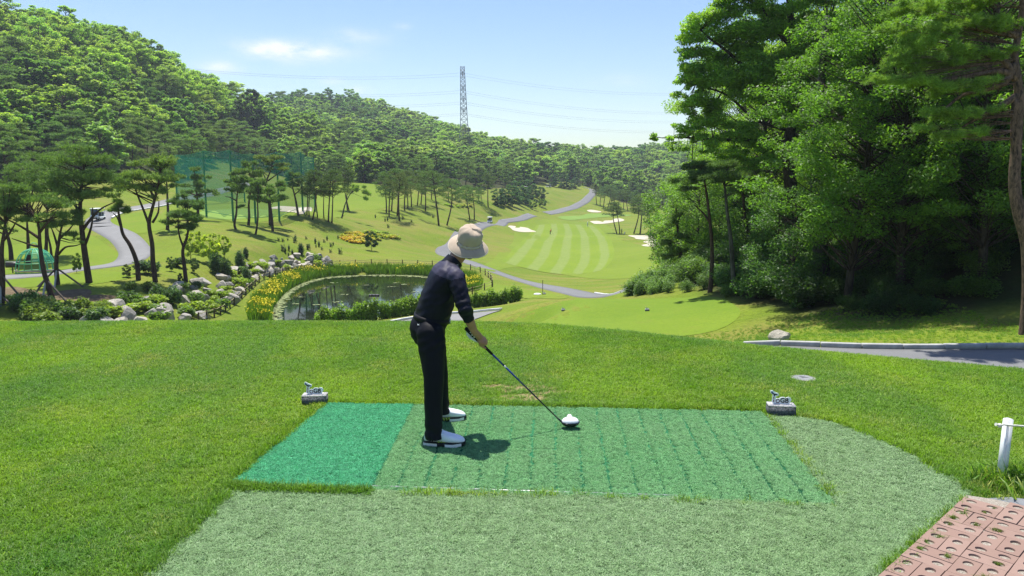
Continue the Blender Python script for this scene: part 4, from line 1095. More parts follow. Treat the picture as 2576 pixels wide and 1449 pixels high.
# lone dark tree on the skyline of the first hill
p = P(633, 330, 120)
add_tree('oak_tree', HB[1], W(633, 330, 330) - Vector((0, 0, 1)), 'tall dark tree standing out alone against the sky between the two hills', 'tree', None, 1.0, (1.55, 1.55, 1.9), (.028, .055, .02))
add_tree('oak_tree', HB[0], W(612, 322, 322) - Vector((0, 0, 1)), 'dark tree leaning on the lone skyline tree', 'tree', None, 2.0, (1.1, 1.1, 1.3), (.030, .06, .02))

# ------------------------------------------------------------------ rock bank: single boulders with low shrubs between
def rock_mesh(seed, flat=.75):
    rng = np.random.default_rng(seed)
    bm = bmesh.new(); bmesh.ops.create_icosphere(bm, subdivisions=3, radius=1.0)
    cuts = [(Vector(unit(1, rng)[0]), rng.uniform(.42, .80)) for _ in range(11)]
    for v in bm.verts:
        p = v.co.copy()
        for n, d in cuts:
            k = p.dot(n)
            if k > d: p -= n * (k - d) * .97
        p *= 1 + .09 * mnoise.noise(p * 2.3 + Vector((seed, 0, 0))) + .02 * mnoise.noise(p * 7)
        v.co = Vector((p.x, p.y, p.z * flat))
    me = bpy.data.meshes.new('boulder'); bm.to_mesh(me); bm.free()
    return me
def granite(name, a, b, sc=3.0, moss=0.0):
    t = NT(name); p = t.objco(); oi = t.n('ShaderNodeObjectInfo').outputs['Random']
    n = t.noise(p, sc, 6, .7); f = t.rng(n, .32, .68); g = t.noise(p, 38, 3, .8)
    col = t.mix(f, a, b); col = t.mix(t.rng(g, .35, .65, 0, .45), col, tuple(x * .5 for x in a))
    col = t.mix(1.0, col, t.mix(oi, (.80, .80, .82), (1.12, 1.08, 1.0)), 'MULTIPLY')
    return t.done(t.principled(col, .88, .2, 0, t.bump(t.math('ADD', n, t.math('MULTIPLY', g, .25)), .7, .06)))
M_ROCK = granite('granite_rock', (.25, .24, .215), (.60, .57, .51))
ROCKS = []
for i in range(7):
    me = rock_mesh(40 + i, (.62, .8, .7, .9, .55, .75, .68)[i]); me.materials.append(M_ROCK); ROCKS.append(me)
AZ = [bush_mesh('azalea', 60 + i, 560, .13, (.75, .75, .5), lumps=8) for i in range(4)]
bank_lo = [(215, 815), (300, 815), (400, 812), (480, 806), (545, 785), (590, 752), (618, 722), (640, 705), (680, 690), (720, 680), (770, 674), (838, 668)]
bank_hi = [(300, 775), (345, 765), (420, 742), (500, 716), (540, 712), (575, 690), (600, 680), (635, 668), (680, 655), (720, 648), (765, 646), (828, 652)]
blo = catmull([P(u, v, 45) for u, v in bank_lo], 6, False); bhi = catmull([P(u, v, 45) for u, v in bank_hi], 6, False)
rk = np.random.default_rng(77)
placed = []; n_az = 0
for lvl in range(5):
    f = lvl / 4.0
    nn = 46 - lvl * 3
    for j in range(nn):
        s = (j + rk.uniform(.15, .85)) / nn
        i = s * (len(blo) - 1); a = int(i); t = i - a; b = min(a + 1, len(blo) - 1)
        lo = blo[a] * (1 - t) + blo[b] * t; hi = bhi[a] * (1 - t) + bhi[b] * t
        g = min(1, max(0, f + rk.normal(0, .06)))
        q = lo * (1 - g) + hi * g
        q[2] = gz(q[0], q[1]) + .1
        big = rk.uniform(.50, .98) * (1.15 if s < .45 else .95)
        if any((q[0] - x) ** 2 + (q[1] - y) ** 2 < ((big + r) * .56) ** 2 for x, y, r in placed): continue
        if rk.uniform() < (.66 if s > .30 else .56):
            placed.append((q[0], q[1], big))
            o = obj('boulder', ROCKS[int(rk.integers(7))])
            o.location = (q[0], q[1], q[2] + big * .10)
            o.rotation_euler = (rk.normal(0, .25), rk.normal(0, .25), rk.uniform(0, 6.28))
            o.scale = (big * rk.uniform(.8, 1.2), big * rk.uniform(.7, 1.0), big * rk.uniform(.85, 1.15))
            where = 'at the near end' if s < .3 else ('where the bank curves' if s < .55 else ('by the pond fence' if s < .8 else 'at the far end'))
            tag(o, f'{"large" if big > .8 else "small" if big < .62 else "medium"} grey granite boulder in the {("bottom", "second", "middle", "fourth", "top")[lvl]} course of the rock bank, {where}', 'boulder', f'boulders of the rock bank, {where}')
        else:
            if n_az > 150: continue
            n_az += 1
            o = obj('azalea_bush', AZ[int(rk.integers(4))]); k = rk.uniform(.75, 1.35)
            o.location = (q[0], q[1], q[2] + .05); o.rotation_euler = (0, 0, rk.uniform(0, 6.28)); o.scale = (k, k, k * rk.uniform(.8, 1.2))
            c = (.19, .26, .035) if rk.uniform() < .65 else (.10, .17, .032)
            o.color = (*c, 1)
            where = 'near end' if s < .3 else ('curve' if s < .55 else ('pond fence stretch' if s < .8 else 'far end'))
            tag(o, f'{"bright" if c[0] > .1 else "dark"} green azalea bush among boulders, {("bottom", "second", "middle", "fourth", "top")[lvl]} course, {where}', 'shrub', f'azalea bushes of the rock bank, {where}')
# shrubs along the top of the bank and the thicket at its near end
G6 = 'shrubs along the rim of the rock bank'
PB = [bush_mesh('young_pine_bush', 80 + i, 900, .22, (.55, .55, .9), lumps=7, aspect=.12, up=.1, upright=.5) for i in range(2)]
for i, (u, v, s_, pr, c, lb) in enumerate(((545, 690, 1.5, 0, (.05, .10, .035), 'upright dark pine bush on the bank rim'), (606, 680, 1.5, 0, (.055, .11, .035), 'bushy young pine halfway along the bank'), (570, 700, 1.4, 0, (.06, .11, .03), 'young pine bush beside the widest boulders'), (622, 716, 1.3, 0, (.05, .10, .03), 'young pine bush low on the curve of the bank'),
        (447, 672, 1.2, 1, (.045, .08, .03), 'grey-green round bush behind the compact pine'), (370, 690, 1.7, 1, (.05, .09, .035), 'olive round bush between the two tall stems'), (758, 640, 1.0, 0, (.045, .085, .03), 'small upright bush above the far boulders'), (620, 650, .9, 0, (.05, .09, .03), 'tiny pine bush on the dry slope above the bank'))):
    p = P(u, v, 40); o = obj('shrub', PB[i % 2] if pr == 0 else AZ[i % 4]); o.location = p; o.scale = (s_, s_, s_ * 1.1); o.color = (*c, 1); tag(o, lb, 'shrub', G6)
TH = [bush_mesh('thicket_bush', 90 + i, 1500, .15, (1.2, 1.0, 1.0), lumps=11, aspect=.4) for i in range(3)]
G7 = 'bushes of the thicket below the tee'
tk = np.random.default_rng(5)
TL = ('dark', 'mid green', 'yellowish', 'leafy', 'ragged', 'dense'); TS = ('at the rim of the lawn', 'behind the lawn edge', 'under the staked pine', 'below the soil patch', 'beside the first boulders', 'down the slope')
for i in range(36):
    u = tk.uniform(-40, 270); v = 822 - tk.uniform(0, 1) * (62 if u < 250 else 30) - (0 if u > 40 else 15)
    if i > 25: u, v = tk.uniform(300, 500), 775 - (tk.uniform(300, 500) - 300) * .25
    q = W(u, v, tk.uniform(53, 58)) if i <= 25 else P(u, v, 45); q.z = gz(q.x, q.y)
    o = obj('bush', TH[i % 3]); o.location = q; k = tk.uniform(.5, .95); o.scale = (k, k, k * tk.uniform(.8, 1.25)); o.rotation_euler = (0, 0, tk.uniform(0, 6))
    c = ((.05, .10, .025), (.09, .16, .03), (.14, .20, .035), (.07, .14, .035))[int(tk.integers(4))]; o.color = (*c, 1)
    tag(o, f'{TL[i % 6]} bush {TS[(i // 6) % 6]}', 'shrub', G7)
# yellow-green shrub beds on the slope
BED = [bush_mesh('bed_shrub', 120 + i, 420, .13, (.7, .7, .36), lumps=7) for i in range(3)]
G8 = 'low shrubs of the yellow-green beds'
bk = np.random.default_rng(9)
for poly, n, c, nm in (([(857, 600), (872, 586), (900, 588), (935, 604), (930, 612), (890, 613)], 42, (.36, .29, .030), 'golden'), ([(905, 590), (930, 584), (990, 592), (1010, 604), (960, 607), (930, 602)], 40, (.24, .27, .030), 'yellow-green'), ([(1116, 515), (1150, 514), (1192, 520), (1160, 522), (1130, 520)], 26, (.24, .30, .04), 'pale yellow')):
    Pp = np.array([P(u, v, 90)[:2] for u, v in poly]); lo, hi = Pp.min(0), Pp.max(0); k = 0; tries = 0
    while k < n and tries < 4000:
        tries += 1
        x, y = bk.uniform(lo[0], hi[0]), bk.uniform(lo[1], hi[1])
        if poly_sd(np.array([x]), np.array([y]), Pp)[0] < 0: continue
        k += 1
        o = obj('bed_shrub', BED[k % 3]); s_ = bk.uniform(1.0, 1.6); o.location = (x, y, gz(x, y)); o.scale = (s_, s_, s_ * .85); o.rotation_euler = (0, 0, bk.uniform(0, 6))
        o.color = (c[0] * bk.uniform(.85, 1.1), c[1] * bk.uniform(.85, 1.15), c[2], 1)
        tag(o, f'low {nm} shrub in the planted {nm} bed on the dry slope', 'shrub', G8 + ', ' + nm)
# tiny tufts and seedlings dotted over the dry slope
SD = [bush_mesh('seedling', 130 + i, 90, .16, (.30, .30, .40), lumps=4, aspect=.25, upright=.8) for i in range(2)]
for i in range(34):
    u, v = (bk.uniform(690, 860), bk.uniform(600, 645)) if i < 26 else (bk.uniform(940, 1090), bk.uniform(545, 575))
    p = P(u, v, 80); o = obj('seedling', SD[i % 2]); o.location = p; s_ = bk.uniform(.5, 1.15); o.scale = (s_, s_, s_ * 1.3); o.color = (.045, .075, .03, 1)
    tag(o, 'small dark seedling dotting the dry slope above the rock bank' if i < 26 else 'small dark seedling on the slope below the pine grove', 'seedling', 'seedlings on the slope above the rock bank' if i < 26 else 'seedlings below the pine grove')

# ------------------------------------------------------------------ pond: irises, scum, lily pads, hedge, fence
def iris_mat():
    return leaf_mat('iris_leaf', .3, .4, .5)
M_IRIS = iris_mat()
M_FLOWER = plain('yellow_petal', (.80, .66, .02), .6, .2, 0, .12, 5)
ik = np.random.default_rng(31)
band_in = POND
cen = POND.mean(0)
def iris_band(n, i0, i1, w0, w1):
    idx = ik.uniform(i0, i1, n) % len(POND)
    a = idx.astype(int); t = (idx - a)[:, None]
    q = POND[a] * (1 - t) + POND[(a + 1) % len(POND)] * t
    tg = POND[(a + 1) % len(POND)] - POND[a]; nn = np.stack([tg[:, 1], -tg[:, 0]], 1); nn /= np.linalg.norm(nn, axis=1)[:, None]
    out = np.sign(((q - cen) * nn).sum(1))[:, None] * nn
    d = ik.uniform(0, 1, n) * (w0 + (w1 - w0) * 0)
    return q + out * d[:, None], d
NP = len(POND)
IR = [iris_band(9000, .25 * 5, 4.2 * 5, 2.0, 2.0), iris_band(10500, 4.2 * 5, 12.2 * 5, 2.3, 2.3)]
q = np.concatenate([a for a, b in IR]); dd = np.concatenate([b for a, b in IR])
k = mnoise
keep = np.array([mnoise.noise(Vector((x * .35, y * .35, 0))) > -.35 for x, y in q]); q, dd = q[keep], dd[keep]
zz = np.array([gz(x, y) for x, y in q]); C = np.concatenate([q, np.maximum(zz, POND_Z)[:, None]], 1)
D = unit(len(C), ik) * .30; D[:, 2] = 1.0; D /= np.linalg.norm(D, axis=1)[:, None]
hh = 1.15 + .25 * np.array([mnoise.noise(Vector((x * .5, y * .5, 5))) for x, y in q])
V1, F1 = blades(C, D, 1.0, .10, ik, .25)
V1 = V1.reshape(-1, 3, 3); V1[:, 2] = V1[:, 0] * .5 + V1[:, 1] * .5 + (V1[:, 2] - (V1[:, 0] + V1[:, 1]) / 2) * hh[:, None]; V1 = V1.reshape(-1, 3)
ir = tag(obj('iris_leaves', mesh_np('iris_leaves', V1, F1, M_IRIS)), 'dense green iris blades fringing the pond', kind='stuff'); ir.color = (.12, .23, .02, 1)
fl = ik.choice(len(C), int(len(C) * .25), replace=False)
fl = fl[[mnoise.noise(Vector((C[i, 0] * .22, C[i, 1] * .22, 8))) + ik.uniform(-.3, .3) > .0 + .22 * (C[i, 1] > 94) for i in fl]]
FC = C[fl] + D[fl] * (hh[fl] * ik.uniform(.78, 1.08, len(fl)))[:, None]
FC = np.repeat(FC, 3, 0) + ik.normal(0, .045, (len(FC) * 3, 3))
V2, F2 = cards(FC, .058, ik, aspect=.75, up=.7)
tag(obj('iris_blossoms', mesh_np('iris_blossoms', V2, F2, M_FLOWER)), 'yellow iris flowers along the pond', kind='stuff')
# scum line and lily pads on the water
M_PAD = plain('lily_pad_green', (.20, .24, .09), .6, .3, 0, .2, 2)
mb = MB()
for i in range(1500):
    j = ik.uniform(-2, 62); a = int(j) % NP; t = j - int(j)
    p = POND[a] * (1 - t) + POND[(a + 1) % NP] * t
    p = p + (cen - p) * min(.5, abs(ik.normal(0, .035)) + .006)
    if poly_sd(np.array([p[0]]), np.array([p[1]]), POND)[0] < .1: continue
    r = ik.uniform(.10, .30); m = 6; ph = ik.uniform(0, 6)
    mb.add([(p[0] + r * math.cos(ph + 6.28 * u_ / m) * ik.uniform(.8, 1.1), p[1] + r * math.sin(ph + 6.28 * u_ / m), POND_Z + .008 + .004 * (i % 5)) for u_ in range(m)], [tuple(range(m))])
tag(mb.build('pond_weed', M_PAD), 'pale floating weed along the pond margin', kind='stuff')
for i, (u, v) in enumerate(((995, 712), (1015, 716), (865, 742), (800, 768), (745, 765), (700, 745), (920, 718), (1080, 712), (850, 760), (760, 748), (1040, 735), (985, 722), (840, 712), (830, 778))):
    d = px_dir(u, v); t = (POND_Z - CAM_H) / d.z; c = Vector((d.x * t, d.y * t, POND_Z + .03))
    mb = MB()
    for k_ in range(9):
        r = ik.uniform(.09, .17); x, y = ik.normal(0, .24), ik.normal(0, .2); ph = ik.uniform(0, 6)
        mb.add([(x + r * math.cos(ph + 5.7 * u_ / 9), y + r * math.sin(ph + 5.7 * u_ / 9), .003 * k_) for u_ in range(9)] + [(x, y, .003 * k_)], [tuple(range(10))])
    tag(mb.build('lily_pad', M_PAD, loc=c), ('cluster of pale lily pads afloat near the far iris bank', 'lily pads beside the largest far cluster', 'lily pads in the middle of the dark reflection', 'lily pads near the tree reflections', 'lily pads off the flowering iris corner', 'lily pads at the narrow end of the pond', 'small lily pads off the far bank',
        'lily pads close to the golfer', 'lily pads below mid pond', 'lily pads between corner and middle', 'lone lily pads by the dark float', 'small lily pads behind the dark float', 'lily pads near the far curve', 'lily pads low in the sky reflection')[i], 'lily pads', 'lily pads on the pond')['kind'] = 'stuff'
d = px_dir(941, 744); t = (POND_Z - CAM_H) / d.z
fo_ = tag(empty('water_float', (d.x * t, d.y * t, POND_Z)), 'small dark float in the middle of the pond', 'float')
mb = MB()
for s_ in (-.38, 0, .38): mb.ellipsoid((s_, 0, .07), (.24, .3, .12), nu=10, nv=6)
mb.build('float_body', plain('dark_plastic', (.03, .03, .035), .5), fo_, True)
MB().tube([(-.6, 0, .16), (.6, 0, .16)], .03, 6).build('bar', plain('dull_metal', (.2, .2, .2), .5), fo_)

# hedges: upright leafy shrubs in a row
HG = [bush_mesh('hedge_shrub', 140 + i, 620, .105, (.50, .42, 1.15), lumps=9, aspect=.45, upright=.35, up=.3) for i in range(4)]
hk = np.random.default_rng(15)
for nm, lst, n, cl, lab in (('near', [(800, 822), (850, 815), (920, 808), (1000, 797), (1060, 783), (1090, 776)], 46, (.15, .24, .030), 'bright leafy hedge curving along the near shore of the pond'), ('far', [(1160, 776), (1180, 775), (1240, 773), (1304, 770)], 21, (.135, .215, .030), 'straight trimmed hedge beyond the golfer by the iris bed')):
    L = catmull([W(u, v, Y) for (u, v), Y in zip(lst, (58.5, 59.5, 60.5, 61.5, 63.5, 65) if nm == 'near' else (65, 65, 65, 65))], 8, False)
    s = np.concatenate([[0], np.cumsum(np.linalg.norm(np.diff(L[:, :2], axis=0), axis=1))])
    p0 = Vector((L[0, 0], L[0, 1], gz(L[0, 0], L[0, 1])))
    root = tag(empty('hedge', p0), lab, 'hedge')
    for i in range(n):
        t = (i + .5) / n * s[-1] + hk.normal(0, .08); x = np.interp(t, s, L[:, 0]); y = np.interp(t, s, L[:, 1]) + hk.normal(0, .15)
        o = obj('hedge_shrub', HG[int(hk.integers(4))], root); o.location = Vector((x, y, gz(x, y) - .05)) - p0; k_ = hk.uniform(.85, 1.12)
        o.scale = (k_, k_, k_ * hk.uniform(.85, 1.12) * (.92 if nm == 'near' else .86)); o.rotation_euler = (0, 0, hk.uniform(0, 6))
        c = np.array(cl) * hk.uniform(.8, 1.25); o.color = (*c, 1)

M_POST = plain('weathered_wood', (.085, .062, .043), .85, .15, 0, .3, 6, .4, 30)
M_ROPE = plain('fence_rope', (.34, .31, .16), .85, .1, 0, .15, 8)
def rope_fence(L, label, gap=2.3, hgt=.85):
    L = catmull(L, 6, False)
    s = np.concatenate([[0], np.cumsum(np.linalg.norm(np.diff(L[:, :2], axis=0), axis=1))]); n = int(s[-1] / gap)
    pts = []
    for i in range(n + 1):
        t = i / n * s[-1]; x, y = np.interp(t, s, L[:, 0]), np.interp(t, s, L[:, 1]); pts.append(Vector((x, y, gz(x, y))))
    root = tag(empty('rope_fence', pts[0]), label, 'fence')
    me = MB().tube([(0, 0, -.3), (0, 0, hgt * .5), (0, 0, hgt)], [.075, .07, .065], 7).mesh('post', M_POST)
    for p in pts:
        o = obj('post', me, root); o.location = p - pts[0]; o.rotation_euler = (hk.normal(0, .03), hk.normal(0, .03), hk.uniform(0, 6))
    for z in (.42, .75):
        for a, b in zip(pts, pts[1:]):
            o = MB().tube([a - pts[0] + Vector((0, 0, z)), (a + b) / 2 - pts[0] + Vector((0, 0, z - .06)), b - pts[0] + Vector((0, 0, z))], .032, 5).build('rope', M_ROPE, root)
rope_fence([P(u, v, 45) for u, v in ((500, 812), (530, 802), (560, 790), (600, 760), (622, 738), (645, 716), (670, 702), (700, 692), (740, 683), (790, 675), (840, 670), (900, 667), (960, 666), (1040, 668), (1110, 671), (1160, 676), (1200, 683), (1222, 693), (1237, 708), (1238, 721))], 'low rope fence on short wooden posts curving round the pond')
rope_fence([P(u, v, 60) for u, v in ((1238, 722), (1215, 732), (1180, 742), (1150, 750))], 'short end of rope fence closing the iris bed behind the golfer')

# ------------------------------------------------------------------ the shady wood on the slope
def broad_custom(stem, Y, pads, label, n, leaf, r0, seed, color, limbs=(), aspect=.42, droop=.35, bark=None, name='oak_tree', mat=None, depth=.8, up=.55):
    rng = np.random.default_rng(seed); m = Y / FOC
    base = W(stem[0][0], stem[0][1], Y); base.z = gz(base.x, base.y) - .1
    w = lambda u, v, dy=0.0: np.array(W(u, v, Y) - base) + np.array([0, dy, 0])
    tb = MB(); pts = [w(*q) for q in stem]; pts[0][2] = -.3
    sm = catmull(pts, 4, False); tb.tube(sm, [r0 * (1.12 - .8 * t) for t in np.linspace(0, 1, len(sm))], 9)
    nodes = [np.array(sm)]
    for l, rr in limbs:
        q = catmull([w(*a) for a in l], 5, False); nodes.append(np.array(q)); tb.tube(q, [rr * (1 - .8 * t) for t in np.linspace(0, 1, len(q))], 6)
    allp = np.concatenate(nodes); P3 = []
    for (u, v, ru, rv) in pads:
        for j in range(max(3, int(ru * rv / 150) + 2)):
            c = w(u + rng.uniform(-.8, .8) * ru, v + rng.uniform(-.75, .75) * rv, rng.uniform(-1, 1) * ru * m * depth)
            r = min(ru, rv * 1.4) * m * rng.uniform(.30, .52)
            r *= .95; P3.append((c, (r * 1.2, r * 1.2, r * rng.uniform(.45, .7))))
            if rng.uniform() < .9:
                s = allp[np.argmin(np.linalg.norm(allp - c, axis=1))]
                mid = (s + c) / 2 + np.array([0, 0, rng.uniform(-.15, .2)])
                tb.tube([s, mid, c], [.024, .016, .008], 4, False)
    V, F = pad_leaves(P3, n, leaf, rng, floor=70, aspect=aspect, up=up, droop=droop)
    return add_tree(name, [('trunk', tb.mesh('tree_trunk', bark or M_BARK, True)), ('crown', mesh_np('tree_crown', V, F, mat or M_LEAF))], base, label, 'tree', None, 0, 1.0, color)

broad_custom([(1992, 752), (1990, 640), (1992, 520), (1985, 400), (1990, 300), (1996, 180), (1990, 60), (1980, -60)], 42,
    [(1760, 60, 46, 34), (1742, 150, 46, 38), (1738, 215, 42, 38), (1765, 268, 52, 38), (1738, 326, 40, 24), (1800, 362, 66, 28), (1810, 20, 55, 38), (1870, -30, 70, 45), (1752, 110, 42, 36), (1725, 170, 30, 30), (1722, 225, 26, 30), (1790, 190, 58, 42), (1850, 110, 66, 50), (1775, 290, 50, 30), (1722, 318, 34, 15), (1660, 344, 30, 14), (1638, 350, 12, 7), (1700, 366, 34, 16), (1745, 345, 42, 16), (1850, 320, 74, 32), (1900, 210, 74, 52),
     (1950, 50, 74, 52), (1990, 170, 66, 52), (2010, 290, 70, 45), (1935, 385, 66, 34), (1835, 392, 66, 24), (2050, 80, 56, 52), (2070, 225, 56, 52), (2100, -40, 74, 52), (1960, -90, 90, 45), (1890, 440, 60, 26), (1770, 420, 50, 20)],
    'great oak whose long level limb reaches out over the lower tee', 150000, .088, .42, 501, (.15, .255, .04),
    limbs=[([(1988, 360), (1930, 352), (1850, 352), (1780, 350), (1720, 346), (1665, 347)], .14), ([(1990, 290), (1942, 235), (1880, 175), (1830, 130), (1783, 95), (1764, 76)], .15), ([(1994, 180), (2040, 130), (2080, 60)], .12), ([(1992, 120), (1940, 60), (1900, -20)], .12), ([(1988, 330), (1900, 300), (1830, 240), (1760, 215), (1730, 195)], .10), ([(1990, 420), (1930, 410), (1850, 400)], .08), ([(1985, 300), (2040, 250), (2090, 230)], .1)])
broad_custom([(2072, 742), (2066, 660), (2058, 560), (2054, 460), (2056, 360), (2062, 260), (2070, 160), (2080, 40)], 35,
    [(2100, 618, 58, 34), (2075, 578, 38, 16), (2150, 600, 34, 24), (2065, 640, 24, 14), (2100, 400, 60, 42), (2150, 310, 66, 48), (2125, 455, 56, 34), (2195, 420, 56, 44), (2170, 210, 56, 46), (2230, 330, 56, 46), (2140, 535, 48, 22), (2225, 510, 54, 36), (2120, 130, 60, 45), (2200, 110, 60, 45), (2040, 420, 30, 22)],
    'tall grey-stemmed tree with one leafy bough hanging low across its trunk', 80000, .078, .36, 502, (.12, .235, .034), bark=M_GREYBARK,
    limbs=[([(2058, 560), (2085, 585), (2120, 600), (2160, 605)], .07), ([(2056, 420), (2100, 400), (2170, 410), (2230, 420)], .09), ([(2062, 300), (2120, 290), (2200, 310)], .09), ([(2068, 200), (2130, 160), (2200, 120)], .08), ([(2057, 470), (2120, 500), (2220, 520)], .07)], name='tall_tree')

NB = [broad_proto(520 + i, 16, 36000, .085, 120, sp, c0, mat=M_LEAF, aspect=.42, up=.55, droop=.3, trunk_r=.014, ragged=.6, pr=(.040, .078), pz=(.4, .6), limb=.2) for i, (sp, c0) in enumerate(((.30, .16), (.34, .24), (.27, .10), (.35, .22)))]
NS = [broad_proto(530 + i, 7, 9000, .085, 40, .34, .16, mat=M_LEAF, aspect=.45, up=.55, droop=.2, trunk_r=.014, ragged=.6) for i in range(2)]
G9 = 'trees of the shady wood'
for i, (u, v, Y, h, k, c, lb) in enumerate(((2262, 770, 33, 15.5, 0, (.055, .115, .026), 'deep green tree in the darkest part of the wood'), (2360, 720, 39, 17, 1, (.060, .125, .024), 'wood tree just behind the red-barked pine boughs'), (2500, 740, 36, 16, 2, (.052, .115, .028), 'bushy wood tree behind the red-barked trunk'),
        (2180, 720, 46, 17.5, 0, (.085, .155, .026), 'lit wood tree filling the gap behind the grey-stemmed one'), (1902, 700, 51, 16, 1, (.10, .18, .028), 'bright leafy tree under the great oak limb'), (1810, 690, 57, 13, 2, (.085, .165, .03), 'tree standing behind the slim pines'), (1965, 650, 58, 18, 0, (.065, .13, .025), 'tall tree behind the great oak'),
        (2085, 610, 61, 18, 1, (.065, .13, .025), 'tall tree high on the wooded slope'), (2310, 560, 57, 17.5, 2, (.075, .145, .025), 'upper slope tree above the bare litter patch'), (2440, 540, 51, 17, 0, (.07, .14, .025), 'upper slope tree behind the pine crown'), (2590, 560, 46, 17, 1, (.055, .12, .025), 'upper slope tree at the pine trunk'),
        (2590, 760, 31, 13, 2, (.045, .10, .025), 'dark tree at the foot of the slope by the pine trunk'), (2420, 790, 29, 8.5, 0, (.048, .105, .026), 'small dark tree over the thicket below the pine boughs'), (1880, 600, 63, 19, 2, (.065, .13, .025), 'tall tree directly behind the great oak crown'), (2030, 560, 66, 20, 0, (.06, .12, .025), 'tall tree between the oak and the grey-stemmed tree, further up'), (2150, 640, 55, 19, 1, (.07, .14, .026), 'tall tree rising behind the low hanging bough'), (2135, 806, 30.2, 12.5, 3, (.055, .12, .026), 'dark overhanging tree added for shade before the grey-stemmed tree'), (2265, 815, 29.5, 14, 3, (.055, .12, .026), 'dark overhanging tree added for shade at the hollow of the wood edge'), (2450, 812, 27.5, 12.5, 3, (.06, .125, .026), 'overhanging tree added for shade at the wood edge under the pine boughs'), (2220, 150, 80, 17, 1, (.075, .14, .025), 'tree on the top of the wooded slope'), (2100, 300, 78, 17, 2, (.075, .14, .025), 'second tree on the top of the wooded slope'), (2380, 260, 74, 17, 0, (.075, .14, .025), 'third tree on the top of the wooded slope'))):  # the three overhanging trees are added to shade the foot of the wood
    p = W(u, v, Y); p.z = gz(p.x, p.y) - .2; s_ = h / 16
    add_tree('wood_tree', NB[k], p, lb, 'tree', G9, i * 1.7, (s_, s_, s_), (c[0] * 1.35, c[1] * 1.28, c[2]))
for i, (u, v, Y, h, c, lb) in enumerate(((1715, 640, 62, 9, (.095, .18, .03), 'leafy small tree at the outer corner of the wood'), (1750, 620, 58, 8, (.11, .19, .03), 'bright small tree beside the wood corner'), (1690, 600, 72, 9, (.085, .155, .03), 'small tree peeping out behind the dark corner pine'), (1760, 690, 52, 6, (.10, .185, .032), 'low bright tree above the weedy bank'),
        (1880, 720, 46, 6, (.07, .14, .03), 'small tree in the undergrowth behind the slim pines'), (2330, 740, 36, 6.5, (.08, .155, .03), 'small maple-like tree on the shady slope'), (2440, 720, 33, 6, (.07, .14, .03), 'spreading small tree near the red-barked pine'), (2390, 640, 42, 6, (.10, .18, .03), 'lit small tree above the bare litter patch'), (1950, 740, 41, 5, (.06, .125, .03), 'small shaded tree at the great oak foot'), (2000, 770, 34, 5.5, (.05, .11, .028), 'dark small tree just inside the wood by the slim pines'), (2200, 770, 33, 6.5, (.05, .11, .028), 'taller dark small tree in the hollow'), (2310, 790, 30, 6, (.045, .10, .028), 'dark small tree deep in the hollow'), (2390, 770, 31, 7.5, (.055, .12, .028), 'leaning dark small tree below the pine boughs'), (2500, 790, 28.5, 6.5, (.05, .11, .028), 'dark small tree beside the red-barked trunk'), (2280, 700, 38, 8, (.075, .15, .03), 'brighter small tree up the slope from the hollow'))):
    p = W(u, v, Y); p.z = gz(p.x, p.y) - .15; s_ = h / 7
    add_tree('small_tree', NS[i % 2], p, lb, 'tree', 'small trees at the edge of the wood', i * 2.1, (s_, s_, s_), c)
# more of the wood up the slope behind
ww = np.random.default_rng(61); done = []; tries = 0
while len(done) < 70 and tries < 6000:
    tries += 1
    y = ww.uniform(60, 190); x = ww.uniform(20, 120)
    if poly_sd(np.array([x]), np.array([y]), WOOD)[0] < 2: continue
    z = gz(x, y); u, v = to_px(np.array(x), np.array(y), np.array(z))
    if u > 2750 or any((x - a) ** 2 + (y - b) ** 2 < 30 for a, b in done): continue
    done.append((x, y)); h = ww.uniform(11, 15)
    add_tree('slope_tree', HB[int(ww.integers(4))], (x, y, z - .4), 'leafy tree of the wood high on the slope, glimpsed between nearer crowns', 'tree', 'trees high on the slope of the wood', ww.uniform(0, 6), (h / 9, h / 9, h / 10), tuple(np.array((.06, .12, .025)) * ww.uniform(.8, 1.3)))

# undergrowth
UB = [bush_mesh('undergrowth_bush', 540 + i, 5200, .062, (1.25, 1.1, 1.0), M_LEAF, lumps=13, aspect=.42) for i in range(3)]
uk = np.random.default_rng(71); nb = 0; tries = 0; got = []
while nb < 200 and tries < 9000:
    tries += 1
    y = uk.uniform(23, 60); x = uk.uniform(4.5, 38)
    if y < 26.3: continue
    if poly_sd(np.array([x]), np.array([y]), WOOD)[0] < .3: continue
    z = gz(x, y); u, v = to_px(np.array(x), np.array(y), np.array(z))
    if u > 2640 or v < 430 or any((x - a) ** 2 + (y - b) ** 2 < 1.15 for a, b in got): continue
    got.append((x, y)); nb += 1
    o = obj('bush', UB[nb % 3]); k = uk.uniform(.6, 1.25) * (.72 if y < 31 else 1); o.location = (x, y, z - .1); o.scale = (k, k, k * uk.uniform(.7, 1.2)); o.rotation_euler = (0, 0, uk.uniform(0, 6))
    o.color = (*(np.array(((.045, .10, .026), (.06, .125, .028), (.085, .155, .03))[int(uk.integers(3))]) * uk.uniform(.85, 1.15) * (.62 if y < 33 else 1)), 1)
    zone = 'under the great oak' if u < 2040 else ('round the grey-stemmed tree' if u < 2200 else ('in the darkest hollow' if u < 2360 else 'below the pine boughs'))
    tag(o, f'{("broad", "ragged", "upright")[nb % 3]} shade bush {zone}, {"at the lawn edge" if y < 29 else ("a little way up the slope" if y < 40 else "high in the wood")}', 'shrub', 'undergrowth of the shady wood, ' + zone)
WD = [bush_mesh('weed', 560 + i, 1100, .06, (.65, .6, .55), M_SHRUB, lumps=8, aspect=.3, upright=.6) for i in range(3)]
